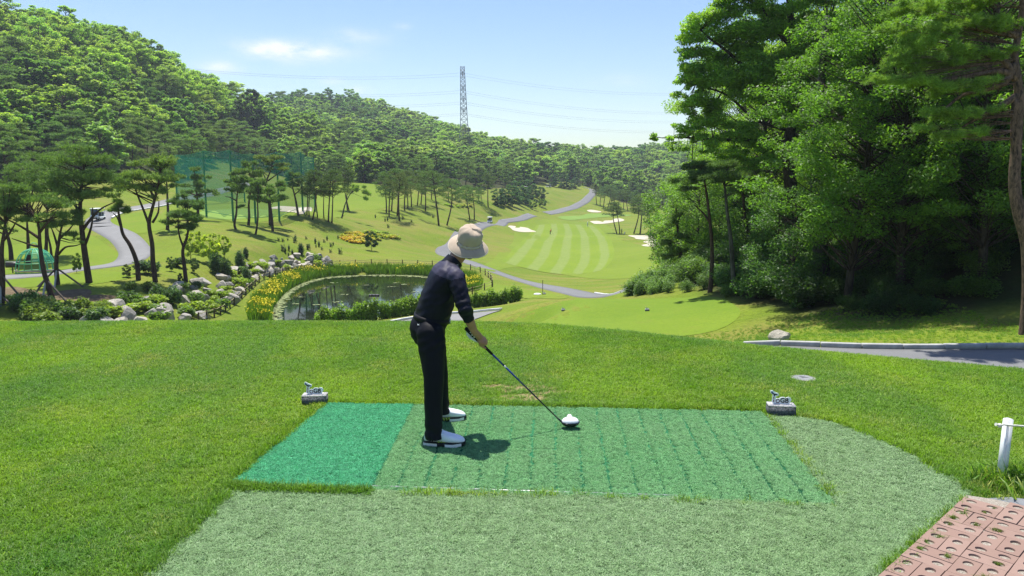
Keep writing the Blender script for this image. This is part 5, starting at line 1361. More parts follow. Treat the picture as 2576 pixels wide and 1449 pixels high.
for i in range(74):
    u = uk.uniform(1585, 1775); v = uk.uniform(max(648, 745 - (u - 1580) * .62), 742)
    p = P(u, v, 44); k = uk.uniform(.6, 1.25) * (p.y / 48)
    if p.y > 75: continue
    o = obj('weed_clump', WD[i % 3]); o.location = p; o.scale = (k, k, k * 1.1); o.rotation_euler = (0, 0, uk.uniform(0, 6)); o.color = (*(np.array((.10, .17, .05)) * uk.uniform(.7, 1.25)), 1)
    tag(o, f'{("feathery", "dense", "tall")[i % 3]} weed clump {"low" if v > 710 else "high"} on the bank between fairway and wood', 'weeds', 'weeds on the bank beside the wood')

# slim pines at the wood's edge, the dark corner pine and the big red-barked pine
DK = (.034, .060, .020)
pine_custom([(1785, 737), (1790, 690), (1791, 620), (1784, 540), (1776, 480), (1770, 440)], 41, [(1760, 440, 48, 14), (1720, 455, 34, 10), (1795, 425, 40, 14), (1750, 415, 40, 12), (1735, 475, 26, 8)], 'slim dark pine at the wood edge, its foot curving towards the tee', n=9000, r0=.15, seed=41, color=DK, nl=.22, nw=.03, forks=[[(1786, 560), (1768, 535), (1745, 515)]])
pine_custom([(1849, 742), (1844, 690), (1838, 600), (1830, 540), (1824, 480), (1820, 440)], 38.5, [(1830, 440, 48, 13), (1795, 452, 34, 10), (1865, 450, 36, 11), (1835, 415, 44, 13), (1850, 475, 30, 9)], 'slim straight pine second along the wood edge, by the yellow-topped marker', n=9000, r0=.15, seed=42, color=DK, nl=.22, nw=.03, bark=M_GREYBARK)
pine_custom([(1893, 650), (1884, 600), (1874, 550), (1870, 500), (1868, 450)], 47, [(1880, 430, 40, 14), (1850, 450, 30, 10), (1900, 455, 34, 10)], 'thin leaning pine further into the wood behind the slim pair', n=4200, r0=.15, seed=43, color=DK, nl=.25, nw=.035)
pine_custom([(1722, 690), (1712, 640), (1705, 580), (1700, 520)], 54, [(1690, 585, 34, 14), (1668, 612, 24, 12), (1700, 630, 30, 13), (1675, 645, 22, 9), (1706, 545, 32, 13), (1680, 560, 22, 10), (1725, 600, 30, 14), (1715, 515, 26, 11)], 'low dark corner pine overhanging the bunkers', n=8500, r0=.18, seed=44, color=(.045, .075, .022), nl=.28, nw=.04)
t_red = pine_custom([(2582, 848), (2588, 780), (2590, 700), (2584, 610), (2562, 530), (2552, 460), (2555, 390), (2560, 310), (2563, 240), (2557, 180), (2552, 140), (2563, 80), (2571, 20), (2568, -90)], 20.5,
    [(2480, 70, 60, 26), (2405, 62, 56, 26), (2335, 90, 60, 30), (2285, 128, 48, 30), (2245, 70, 36, 18), (2350, 165, 60, 22), (2425, 140, 56, 24), (2300, 205, 52, 18), (2228, 203, 44, 10), (2400, 225, 56, 22), (2350, 290, 42, 18), (2415, 288, 50, 18), (2440, 335, 46, 14), (2385, 345, 38, 13), (2320, 325, 30, 10), (2480, 210, 52, 22), (2505, 140, 44, 22), (2540, 60, 36, 22), (2300, 20, 56, 20), (2425, 5, 74, 22), (2540, -40, 60, 26), (2480, 280, 36, 14), (2260, 160, 40, 20)],
    'big red-barked pine leaning in over the path, long needle boughs reaching across the wood', n=120000, nl=.17, nw=.012, psc=.62, pmul=2, full=1.6, r0=.21, seed=45, twig=.07, color=(.072, .122, .024), bark=M_REDBARK, depth=.8, tuft=13, name='red_pine', forks=[
    [(2556, 200), (2520, 150), (2460, 138), (2400, 145), (2340, 150)], [(2553, 160), (2530, 205), (2480, 225), (2420, 240), (2370, 280)], [(2560, 240), (2520, 265), (2470, 290), (2420, 320)], [(2565, 90), (2500, 80), (2420, 70), (2340, 90)], [(2560, 190), (2500, 180), (2380, 200), (2260, 205)], [(2555, 250), (2548, 330), (2546, 420)]])

# ------------------------------------------------------------------ driving net, dome, sign, stakes
M_GPOLE = plain('green_pole', (.030, .22, .10), .5, .35, 0, .1, 3)
M_TEAL = plain('dome_green_paint', (.10, .42, .22), .45, .35, 0, .1, 5)
def net_mat():
    """open knotted mesh: thin green cords, mostly gaps"""
    t = NT('green_netting')
    a = t.principled((.035, .36, .24), .8, .1)
    tr = t.n('ShaderNodeBsdfTransparent'); x = t.n('ShaderNodeMixShader'); x.inputs[0].default_value = .42
    t.t.links.new(tr.outputs[0], x.inputs[1]); t.t.links.new(a, x.inputs[2])
    return t.done(x.outputs[0])
M_NET = net_mat()
pole_px = [(446, 505, 378, 150), (520, 548, 386, 128), (587, 556, 381, 125), (643, 553, 383, 127), (703, 553, 383, 132), (762, 535, 390, 142)]
poles = []
for (u, v, vt, Y) in pole_px:
    b = W(u, v, Y); b.z = gz(b.x, b.y); poles.append((b, (v - vt) / FOC * Y))
nroot = tag(empty('driving_net', poles[0][0]), 'tall green ball-stop net strung between thin poles round the practice green', 'net')
o0 = poles[0][0]
back = [Vector((p.x * 1.18 + 3, p.y * 1.0 + 62, 0)) for p, h in (poles[0], poles[2], poles[5])]
tops = []
for (b, h) in poles:
    MB().tube([b - o0 - Vector((0, 0, .5)), b - o0 + Vector((0, 0, h * .5)), b - o0 + Vector((0, 0, h))], [.19, .17, .14], 8).build('pole', M_GPOLE, nroot)
    tops.append(b + Vector((0, 0, h)))
def net_panel(A, B, At, Bt, sag=.35):
    n, m = 14, 10; V = []
    for i in range(n + 1):
        for j in range(m + 1):
            s, t = i / n, j / m
            p = A.lerp(B, s).lerp(At.lerp(Bt, s), t)
            p = p + Vector((0, math.sin(s * math.pi) * .5 * math.sin(t * math.pi), -sag * math.sin(s * math.pi) * t + (.9 * abs(math.sin(s * math.pi * 1.5)) * (1 - t) ** 6)))
            V.append(p - o0)
    ii = np.arange((n + 1) * (m + 1)).reshape(n + 1, m + 1)
    return obj('netting', mesh_np('netting', V, np.stack([ii[:-1, :-1], ii[1:, :-1], ii[1:, 1:], ii[:-1, 1:]], -1).reshape(-1, 4), M_NET, True), nroot)
for (p, q, a, b) in zip(poles, poles[1:], tops, tops[1:]):
    net_panel(p[0] + Vector((0, 0, .3)), q[0] + Vector((0, 0, .3)), a, b)
    MB().tube([a - o0, (a + b) / 2 - o0 - Vector((0, 0, .35)), b - o0], .035, 5).build('top_cable', M_GPOLE, nroot)
    lo = [p[0] + Vector((0, 0, .9)), q[0] + Vector((0, 0, .9))]
    MB().tube([lo[0] - o0, lo[1] - o0], .045, 5).build('lower_cable', M_GPOLE, nroot)
a, b = poles[0][0], poles[0][0] + Vector((6, 26, 2)); b.z = gz(b.x, b.y)
for fr_ in (poles[0], poles[-1]):     # returns at both ends
    e = fr_[0] + Vector((5 if fr_ is poles[0] else -4, 24, 0)); e.z = gz(e.x, e.y); et = e + Vector((0, 0, fr_[1] - (e.z - fr_[0].z)))
    MB().tube([e - o0 - Vector((0, 0, .5)), et - o0], [.18, .14], 8).build('pole', M_GPOLE, nroot)
    net_panel(fr_[0], e, fr_[0] + Vector((0, 0, fr_[1])), et)

dp = P(92, 689, 45); R = 50 / FOC * dp.y
dome = tag(empty('garden_dome', dp), 'green iron hoop dome with an open top ring, standing under the pines', 'pergola')
prof = lambda t: (R * math.cos(t * math.pi / 2) ** .85 * (1 - .12 * (1 - t)) , R * 1.28 * math.sin(t * math.pi / 2))
for k in range(16):
    an = 2 * math.pi * k / 16
    if k in (12, 13): pts = [prof(.45 + .47 * i / 6) for i in range(7)]      # the doorway side
    else: pts = [prof(.92 * i / 10) for i in range(11)]
    MB().tube([(r * math.cos(an), r * math.sin(an), z) for r, z in pts], .045, 6).build('rib', M_TEAL, dome)
for t in (.06, .30, .62, .92):
    r, z = prof(t); MB().tube([(r * math.cos(a_ / 24 * 6.2832), r * math.sin(a_ / 24 * 6.2832), z) for a_ in range(25)], .045, 6, False).build('hoop', M_TEAL, dome)
MB().tube([(.42 * math.cos(a_ / 12 * math.pi), 0, prof(.92)[1] + .62 * math.sin(a_ / 12 * math.pi)) for a_ in range(13)], .04, 6).build('top_ring', M_TEAL, dome)
for k in range(8):
    t = .36 + .56 * k / 8
r0_, n_ = 10, 8; V = []
for i in range(r0_ + 1):
    for j in range(n_ + 1):
        r, z = prof(.32 + .58 * j / n_); an = -1.15 + 1.9 * i / r0_; V.append((r * 1.01 * math.cos(an), r * 1.01 * math.sin(an), z))
ii = np.arange((r0_ + 1) * (n_ + 1)).reshape(r0_ + 1, n_ + 1)
obj('mesh_panel', mesh_np('mesh_panel', V, np.stack([ii[:-1, :-1], ii[1:, :-1], ii[1:, 1:], ii[:-1, 1:]], -1).reshape(-1, 4), M_NET, True), dome)
MB().tube([(R * .9 * math.cos(a_ / 10 * math.pi - math.pi * .95), R * .9 * math.sin(a_ / 10 * math.pi - math.pi * .95), .42) for a_ in range(11)], .09, 4).build('bench', plain('bench_wood', (.30, .27, .22), .8), dome)

sp_ = P(33, 688, 45)
M_BLACK = plain('black_panel', (.018, .013, .012), .4, .4)
sg = tag(empty('sign_board', sp_, .1), 'small black sign board on a post beside the green dome', 'sign')
h_ = 28 / FOC * sp_.y
MB().tube([(0, 0, -.2), (0, 0, h_ * .55)], .06, 8).build('post', M_BLACK, sg)
MB().box((0, 0, h_ * .78), (1.22, .10, .55), Matrix.Rotation(-.25, 3, 'X')).build('panel', M_BLACK, sg)
MB().box((0, .05, h_ * .78 + .29), (1.24, .16, .05)).build('cap', plain('pale_metal', (.55, .55, .55), .4), sg)

M_STAKE = plain('stake_pole', (.10, .085, .07), .8, .2, 0, .2, 4); M_STAKEW = plain('pale_stake', (.42, .41, .39), .8, .2, 0, .15, 4)
G10 = 'wooden props of the staked pines'
for i, (a, b, lb) in enumerate((((112, 705), (62, 768), 'dark prop leaning on the staked pine, short side'), ((116, 702), (103, 775), 'pale front prop of the staked pine'), ((118, 704), (184, 757), 'grey prop of the staked pine reaching out to the rocks'), ((143, 674), (93, 740), 'dark prop of the crooked-limbed pine'), ((143, 676), (140, 757), 'upright pale prop of the crooked-limbed pine'),
        ((145, 676), (215, 730), 'long dark prop of the crooked-limbed pine'), ((3, 690), (86, 748), 'long prop slanting from the edge pine'), ((2, 742), (46, 785), 'low prop of the edge pine'), ((1, 700), (1, 768), 'pale upright prop of the edge pine'))):
    Yt = (58, 58, 58, 64, 64, 64, 57, 57, 57)[i]; foot = W(b[0], b[1], Yt - 1.2 + .3 * (i % 3)); foot.z = gz(foot.x, foot.y); top = W(a[0], a[1], Yt)
    tag(MB().tube([Vector((0, 0, -.1)), top - foot], .075, 7).build('prop_stake', M_STAKEW if 'pale' in lb else M_STAKE, loc=foot), lb, 'stake', G10)

# ------------------------------------------------------------------ golf carts
M_CARTW = plain('cart_white', (.80, .81, .83), .35, .5, 0, .04, 3); M_CARTD = plain('cart_black', (.02, .02, .022), .5, .4); M_SEAT = plain('cart_seat', (.10, .10, .11), .7)
M_TYRE = plain('tyre_rubber', (.018, .018, .018), .85); M_RIM = plain('rim_grey', (.4, .4, .42), .4, .5, .6)
def glass_mat():
    t = NT('cart_glass'); return t.done(t.principled((.035, .05, .075), .06, .6))
M_GLASS = glass_mat(); M_LAMP = plain('lamp_lens', (.7, .7, .68), .2, .6)
def make_cart(loc, rz, label, group):
    """four-seat cart; front towards local -Y"""
    r = tag(empty('golf_cart', loc, rz), label, 'golf cart', group)
    bm = MB(); bm.box((0, .1, .42), (1.18, 2.9, .30), taper=.96); bm.box((0, -1.28, .66), (1.16, .55, .34), taper=.86); bm.box((0, 1.15, .66), (1.14, .7, .32), taper=.95)
    bm.build('body', M_CARTW, r)
    MB().box((0, -1.58, .36), (1.1, .10, .22)).build('bumper', M_CARTD, r)
    MB().box((0, .05, 1.86), (1.24, 2.75, .09), taper=.94).build('roof', M_CARTW, r)
    MB().box((0, -1.17, 1.30), (1.08, .03, .95), Matrix.Rotation(.16, 3, 'X')).build('windshield', M_GLASS, r)
    for x in (-.56, .56):
        for y0, y1 in ((-1.22, -1.05), (.15, .15), (1.25, 1.22)): MB().tube([(x, y0, .6), (x, y1, 1.83)], .03, 6).build('pillar', M_CARTW, r)
        for y in (-1.0, 1.05):
            w_ = MB().lathe([(.12, -.11), (.23, -.11), (.25, -.05), (.25, .05), (.23, .11), (.12, .11)], (x * .98, y, .25), 14, Matrix.Rotation(math.pi / 2, 3, 'Y')).build('wheel', M_TYRE, r)
            MB().lathe([(.13, -.12), (.13, .12)], (x * .98, y, .25), 10, Matrix.Rotation(math.pi / 2, 3, 'Y')).build('rim', M_RIM, w_)
        MB().ellipsoid((x * .72, -1.56, .62), (.11, .05, .07), nu=10, nv=6).build('headlight', M_LAMP, r)
    for y in (-.35, .75):
        s_ = MB().box((0, y, .74), (1.02, .48, .14)).build('seat', M_SEAT, r); MB().box((0, y + .26, 1.02), (1.02, .12, .46), Matrix.Rotation(-.15, 3, 'X')).build('backrest', M_SEAT, s_)
    MB().tube([(.24 + .17 * math.cos(a_ / 10 * 6.2832), -.78 + .07 * math.sin(a_ / 10 * 6.2832), 1.0 + .15 * math.sin(a_ / 10 * 6.2832)) for a_ in range(11)], .018, 5, False).build('steering_wheel', M_CARTD, r)
    return r
GC = 'golf carts on the course'
p = P(247, 555, 60); make_cart(p + Vector((0, 0, .07)), .12, 'white four-seat golf cart coming down the winding path between pines', GC)
p = P(1232, 562, 150); make_cart(p + Vector((0, 0, .08)), 3.0, 'small dark-backed golf cart going away on the valley path behind the hat', GC)
p = P(1380, 472, 250); make_cart(p + Vector((0, 0, .05)), .9, 'white golf cart parked under conifers at the far upper tee', GC)
p = P(1322, 478, 250); make_cart(p + Vector((0, 0, -.2)), 1.5, 'pale golf cart half hidden behind the conifer clump', GC)

# ------------------------------------------------------------------ pylon and power lines
M_STEEL = plain('galvanised_steel', (.23, .25, .27), .55, .4, .5, .08, 1)
PY = 515.0; pb = W(1170, 380, PY); pb.z = gz(pb.x, pb.y); ptop = W(1165.5, 168, PY).z; PH = ptop - pb.z
py_ = tag(empty('power_pylon', pb, .06), 'tall grey lattice power pylon on the ridge beyond the second hill', 'pylon')
def halfw(t): return PH * np.interp(t, [0, .22, .42, 1.0], [.082, .055, .038, .021])
cx = lambda t: -1.3 * t
LV = [0, .09, .17, .245, .315, .38, .44, .50, .555, .61, .66, .71, .755, .80, .845, .885, .925, .965, 1.0]
corner = lambda t, sx, sy: Vector((cx(t) + sx * halfw(t), sy * halfw(t), t * PH))
for sx in (-1, 1):
    for sy in (-1, 1): MB().tube([corner(t, sx, sy) for t in LV], .20, 5).build('leg', M_STEEL, py_)
br = MB()
for t0, t1 in zip(LV, LV[1:]):
    c = [(-1, -1), (1, -1), (1, 1), (-1, 1)]
    for (a_, b_) in zip(c, c[1:] + c[:1]):
        br.tube([corner(t0, *a_), corner(t1, *b_)], .11, 4, False); br.tube([corner(t0, *b_), corner(t1, *a_)], .11, 4, False); br.tube([corner(t1, *a_), corner(t1, *b_)], .11, 4, False)
tag(br.build('lattice', M_STEEL, py_), kind='stuff')
ARMS = (.93, .775, .655, .535)
for t in ARMS:
    for s_ in (-1, 1):
        m = MB(); L_ = 5.5 if t < .9 else 4.0; tip = Vector((cx(t), s_ * (halfw(t) + L_), t * PH))
        for sx in (-1, 1): m.tube([corner(t, sx, s_), tip], .13, 4); m.tube([corner(min(t + .045, 1), sx, s_), tip], .10, 4)
        m.build('cross_arm', M_STEEL, py_)
        MB().lathe([(.02, -2.4), (.16, -2.2), (.16, -.3), (.02, 0)], tuple(tip), 6).build('insulator', plain('porcelain', (.08, .06, .05), .4), py_)
M_WIRE = plain('power_wire', (.28, .30, .33), .6)
lv = ((147, 220, .93), (194, 268, .775), (222, 290, .655), (248, 315, .535))
WN = ('top', 'second', 'third', 'lowest')
for k, (vl, vr, t) in enumerate(lv):
    for s_ in (-1, 1):
        at = pb + Vector((cx(t) - .06 * s_ * 5, s_ * 6.5, t * PH - (2.4 if t < .9 else .6)))
        for sd, (ue, ve, Ye) in ((0, (440, vl, 430)), (1, (1700, vr, 620))):
            end = W(ue, ve + 2.5 * s_, Ye + 7 * s_)
            end = at + (end - at) * 1.35
            pts = [at.lerp(end, q) - Vector((0, 0, 7.0 * 4 * q * (1 - q))) for q in np.linspace(0, 1, 18)]
            tag(MB().tube([x - pb for x in pts], .052, 4).build('power_line', M_WIRE, loc=pb), f'{WN[k]} power line {"nearer" if s_ < 0 else "farther"} wire {"towards the wooded hill" if sd == 0 else "towards the great oak"}', 'power line', 'power lines at the pylon')

# ------------------------------------------------------------------ tee markers with cut-out signs
M_GTOP = granite('white_granite', (.72, .72, .70), (.80, .80, .78), 30); M_GSIDE = granite('speckled_granite', (.085, .10, .115), (.24, .26, .28), 60)
M_SIGNW = plain('sign_white', (.86, .87, .88), .45, .4, 0, .03, 10); M_INK = plain('ink_black', (.010, .012, .015), .5); M_BLUE = plain('ink_blue', (.012, .035, .15), .5); M_MAROON = plain('ink_maroon', (.16, .012, .02), .5); M_OCHRE = plain('ink_ochre', (.30, .13, .02), .5)
def rounded(o, w=.006, seg=2):
    bm = bmesh.new(); bm.from_mesh(o); bmesh.ops.bevel(bm, geom=bm.edges[:], offset=w, segments=seg, affect='EDGES'); bm.to_mesh(o); bm.free()
    return o
def text_mesh(txt, size, ext, mat, off=0.0, name='lettering'):
    c = bpy.data.curves.new(name, 'FONT'); c.body = txt; c.size = size; c.extrude = ext; c.offset = off; c.align_x = 'LEFT'; c.resolution_u = 4
    o = bpy.data.objects.new(name, c); COL.objects.link(o)
    bpy.context.view_layer.update()
    me = bpy.data.meshes.new_from_object(o.evaluated_get(bpy.context.evaluated_depsgraph_get()))
    bpy.data.objects.remove(o); bpy.data.curves.remove(c)
    me.materials.clear(); me.materials.append(mat); me.name = name
    return me
def sheet_cut(outline, th, mat, name):
    """a flat plate of some thickness standing in the XZ plane"""
    n = len(outline)
    V = [(x, -th / 2, z) for x, z in outline] + [(x, th / 2, z) for x, z in outline]
    F = [tuple(range(n)), tuple(range(2 * n - 1, n - 1, -1))] + [(i, i + n, (i + 1) % n + n, (i + 1) % n) for i in range(n)]
    me = bpy.data.meshes.new(name); me.from_pydata(V, [], F); me.materials.append(mat); me.update()
    bm = bmesh.new(); bm.from_mesh(me); bmesh.ops.recalc_face_normals(bm, faces=bm.faces[:]); bmesh.ops.triangulate(bm, faces=[f for f in bm.faces if len(f.verts) > 4]); bm.to_mesh(me); bm.free()
    return me
def disc(cx_, cz_, r, n=22, a0=0, a1=2 * math.pi): return [(cx_ + r * math.cos(a0 + (a1 - a0) * i / n), cz_ + r * math.sin(a0 + (a1 - a0) * i / n)) for i in range(n + (0 if a1 - a0 > 6.2 else 1))]
def capsule2(p, q, r, n=8):
    d = math.atan2(q[1] - p[1], q[0] - p[0]); return disc(*q, r, n, d - math.pi / 2, d + math.pi / 2) + disc(*p, r, n, d + math.pi / 2, d + 3 * math.pi / 2)
def make_marker(loc, rz, label, s=1.0, w=.205, group='tee markers with cut-out signs'):
    r = tag(empty('tee_marker', loc, rz), label, 'tee marker', group); r.scale = (s, s, s)
    me = rounded(MB().box((0, 0, .036), (w, .105, .084)).mesh('granite_block', M_GSIDE), .004); obj('granite_block', me, r)
    obj('top_slab', rounded(MB().box((0, 0, .0845), (w, .105, .012)).mesh('top_slab', M_GTOP), .0035), r)
    # the sign: overlapping white outlines of the letters To GB, standing on the slab
    z0 = .092; sg = None
    parts = [(capsule2((-.058, z0 + .016), (-.052, z0 + .078), .0125), .0075), (capsule2((-.073, z0 + .092), (-.052, z0 + .076), .0125), .0069), (capsule2((-.054, z0 + .077), (-.034, z0 + .072), .0125), .0072),
             (disc(-.027, z0 + .021, .0205), .0066), (capsule2((.006, z0 + .026), (.016, z0 + .026), .0265, 12), .0063), (capsule2((.042, z0 + .022), (.052, z0 + .034), .0215, 10), .006), (capsule2((-.055, z0 + .006), (.058, z0 + .006), .006), .0055)]
    bm = bmesh.new()
    for ol, th in parts:
        m_ = sheet_cut(ol, th, M_SIGNW, 'sign'); bm.from_mesh(m_); bpy.data.meshes.remove(m_)
    me = bpy.data.meshes.new('sign_plate'); bm.to_mesh(me); bm.free(); me.materials.append(M_SIGNW)
    sg = obj('sign_plate', me, r)
    f = -.0043
    def strip(P_, w_, mat, nm='letter_stroke'):
        V = []
        for i, p_ in enumerate(P_):
            a = Vector(P_[max(i - 1, 0)]); b = Vector(P_[min(i + 1, len(P_) - 1)]); d = (b - a).normalized(); n = Vector((-d.y, d.x)) * w_[i] / 2
            for q in (Vector(p_) + n, Vector(p_) - n): V += [(q.x, f, q.y), (q.x, f + .003, q.y)]
        F = []
        for i in range(len(P_) - 1):
            a = i * 4; b = a + 4; F += [(a, b, b + 2, a + 2), (a + 1, a + 3, b + 3, b + 1), (a, a + 1, b + 1, b), (a + 2, b + 2, b + 3, a + 3)]
        F += [(0, 2, 3, 1), (len(V) - 4, len(V) - 3, len(V) - 1, len(V) - 2)]
        o = MB().add(V, F).build(nm, mat, sg); return o
    strip([(-.077, z0 + .093), (-.070, z0 + .084), (-.062, z0 + .077)], [.010, .011, .011], M_BLUE)
    strip([(-.062, z0 + .077), (-.048, z0 + .071), (-.031, z0 + .0715)], [.011, .010, .009], M_INK)
    strip([(-.052, z0 + .071), (-.056, z0 + .058)], [.009, .008], M_INK); strip([(-.0565, z0 + .054), (-.057, z0 + .036)], [.0075, .007], M_OCHRE); strip([(-.057, z0 + .031), (-.057, z0 + .011)], [.007, .007], M_MAROON)
    strip([(-.027 + .013 * math.cos(a_ / 16 * 6.2832), z0 + .021 + .0135 * math.sin(a_ / 16 * 6.2832)) for a_ in range(17)], [.0052] * 17, M_MAROON)
    g = obj('lettering', text_mesh('GB', .050, .0016, M_INK, .0012), sg); g.rotation_euler = (math.pi / 2, 0, 0); g.location = (-.010, f + .0005, z0 + .010); g.scale = (.98, 1.02, 1)
    return r
for i, (u, v, lb, rz) in enumerate(((789, 1021, 'granite tee marker at the far corner of the bright teal mat', 0.06), (1969, 1049, 'granite tee marker at the far corner of the grooved mat, beside the manhole', -.14))):
    g = G0(u, v); make_marker((g[0], g[1] + .05, 0.0), rz, lb, 1.0 if i == 0 else 1.05)
for i, (u, v, lb) in enumerate(((1417, 783, 'small granite tee marker on the lower tee by the path side'), (1628, 783, 'small granite tee marker on the lower tee, the one towards the woods'))):
    p = P(u, v, 25); make_marker((p.x, p.y, p.z + .02), 0, lb, 1.05)
p = P(1369, 741, 44); make_marker((p.x, p.y, p.z), .2, 'tiny tee marker on the slope beside the thin pole', 1.6)
p = P(1352, 742, 44)
pole = tag(empty('distance_pole', P(1365, 742, 44)), 'thin dark pole on the slope beside the pale disc', 'pole'); MB().tube([(0, 0, -.2), (0, 0, .75), (0, 0, 1.45)], .03, 7).build('shaft', M_BLACK, pole); MB().ellipsoid((0, 0, 1.47), (.045, .045, .045), nu=8, nv=6).build('cap', M_BLACK, pole)
ds = tag(empty('stone_disc', p), 'pale round stone disc lying on the slope beside the thin pole', 'stone disc')
MB().lathe([(.36, -.1), (.40, .05), (.38, .12), (.30, .15)], n=20).build('rim', M_KERBW, ds); MB().lathe([(.29, .10), (.29, .158)], n=20).build('plate', M_SIGNW, ds)
# yellow-topped green marker at the wood edge
p = P(1863, 726, 30)
ym = tag(empty('boundary_marker', p), 'short dark green post with a yellow sign beside the slim pines', 'marker'); MB().box((0, 0, .25), (.20, .20, .6)).build('post', plain('dark_green_paint', (.012, .05, .025), .5), ym); MB().box((0, -.02, .66), (.22, .06, .24)).build('sign_plate', plain('yellow_paint', (.62, .34, .03), .5), ym)
# pale boulder by the asphalt path
p = P(1960, 856, 15); me = rock_mesh(91, .5); me.materials.append(granite('pale_boulder', (.34, .32, .26), (.56, .53, .45), 4))
o = tag(obj('boulder', me), 'single pale flat-topped boulder on the grass beside the shaded path', 'boulder'); o.location = (p.x, p.y, p.z + .12); o.scale = (.36, .26, .52); o.rotation_euler = (0, 0, .3)

# ------------------------------------------------------------------ people
def fuse(name, mb, voxel, mat, smooth=4, disp=None, keep=None):
    """one continuous skin round overlapping shapes"""
    me = mb.mesh(name); o = bpy.data.objects.new(name, me); COL.objects.link(o)
    r = o.modifiers.new('r', 'REMESH'); r.mode = 'VOXEL'; r.voxel_size = voxel
    s = o.modifiers.new('s', 'SMOOTH'); s.iterations = smooth; s.factor = .5
    bpy.context.view_layer.update()
    out = bpy.data.meshes.new_from_object(o.evaluated_get(bpy.context.evaluated_depsgraph_get()))
    bpy.data.objects.remove(o)
    if disp is not None:
        for v in out.vertices: v.co += disp(v.co, v.normal)
    if keep is not None:
        bm = bmesh.new(); bm.from_mesh(out); bmesh.ops.delete(bm, geom=[v for v in bm.verts if not keep(v.co)], context='VERTS'); bm.to_mesh(out); bm.free()
    for p in out.polygons: p.use_smooth = True
    out.materials.clear(); out.materials.append(mat); out.name = name
    return out

def limb(mb, P_, R_, n=12):
    """tapered limb with round ends"""
    mb.tube([Vector(p) for p in P_], list(R_), n)
    for p, r in zip(P_, R_): mb.ellipsoid(tuple(p), (r, r, r), nu=n, nv=8)

def loft(mb, rings, n=28, ex=2.3):
    V = []; F = []
    for (c, s, hs, d, hd) in rings:
        for k in range(n):
            a = 2 * math.pi * k / n; ca, sa = math.cos(a), math.sin(a)
            x = math.copysign(abs(ca) ** (2 / ex), ca) * hs; y = math.copysign(abs(sa) ** (2 / ex), sa) * hd
            V.append(Vector(c) + Vector(s) * x + Vector(d) * y)
    for i in range(len(rings) - 1):
        for k in range(n): F.append((i * n + k, i * n + (k + 1) % n, (i + 1) * n + (k + 1) % n, (i + 1) * n + k))
    F.append(tuple(range(n))[::-1]); F.append(tuple((len(rings) - 1) * n + k for k in range(n)))
    mb.add(V, F)

def skin_mat(name, col):
    t = NT(name); p = t.objco(); n = t.noise(p, 18, 4)
    return t.done(t.principled(t.mix(t.rng(n, .3, .7), tuple(c * .88 for c in col), tuple(min(1, c * 1.1) for c in col)), .5, .35, 0, t.bump(t.noise(p, 300, 3), .15, .001), **{'Subsurface Weight': .08}))
def cloth_mat(name, col, rough=.6, sheen=.2, weave=900, spec=.3):
    t = NT(name); p = t.objco(); n = t.noise(p, 7, 4)
    return t.done(t.principled(t.mix(t.rng(n, .3, .7), tuple(c * .85 for c in col), tuple(min(1, c * 1.12) for c in col)), rough, spec, 0, t.bump(t.noise(p, weave, 2), .25, .0006), **{'Sheen Weight': sheen}))
M_SKIN = skin_mat('tanned_skin', (.36, .185, .105)); M_NAVY = cloth_mat('navy_shirt', (.0060, .0066, .014), .50, .0, 900, .18); M_YOKE = cloth_mat('navy_yoke', (.040, .038, .066), .6, .0, 900, .2); M_TROU = cloth_mat('black_trousers', (.0055, .006, .009), .62, .0, 900, .16)
M_HAT = cloth_mat('beige_hat', (.42, .34, .255), .85, .1, 500, .15); M_BAND = cloth_mat('hat_band', (.52, .45, .36), .8, .1); M_HAIR = plain('dark_hair', (.015, .012, .010), .6); M_GLOVE = cloth_mat('white_glove', (.72, .74, .72), .6, .0, 400)
M_SHOE = cloth_mat('white_shoe', (.72, .75, .79), .45, 0, 400, .4); M_SOLE = plain('black_midsole', (.015, .016, .018), .55); M_OUT = plain('white_outsole', (.70, .70, .68), .5); M_LIME = plain('lime_stripe', (.30, .42, .06), .5)

g_root = empty('person', (-.55, 5.38, 0))
tag(g_root, 'golfer in beige bucket hat, navy shirt and black trousers addressing the ball', 'person')
GO = Vector(g_root.location)
def L_(u, v, Y): return W(u, v, Y) - GO
SUNX = Vector((1, 0, 0))
# joints
hipR, kneeR, ankR = L_(1083, 838, 5.24), L_(1091, 945, 5.15), L_(1091, 1100, 5.07)
hipL, kneeL, ankL = L_(1084, 828, 5.50), L_(1102, 928, 5.57), L_(1113, 1046, 5.645)
pel = L_(1077, 812, 5.38)
shR, elR, wrR = L_(1148, 698, 5.225), L_(1168, 776, 5.115), L_(1193, 834, 5.215)
shL, elL, wrL = L_(1118, 672, 5.57), L_(1168, 764, 5.56), L_(1187, 824, 5.37)
nk0, nk1 = L_(1138, 662, 5.41), L_(1170, 622, 5.44)
hat_up = Vector((.19, -.46, .865)).normalized()
hd = L_(1182.5, 597, 5.44) - hat_up * .052
butt = L_(1174, 828, 5.285); club_c = Vector((.445, 5.465, .062)) - GO
sd = (club_c - butt).normalized()
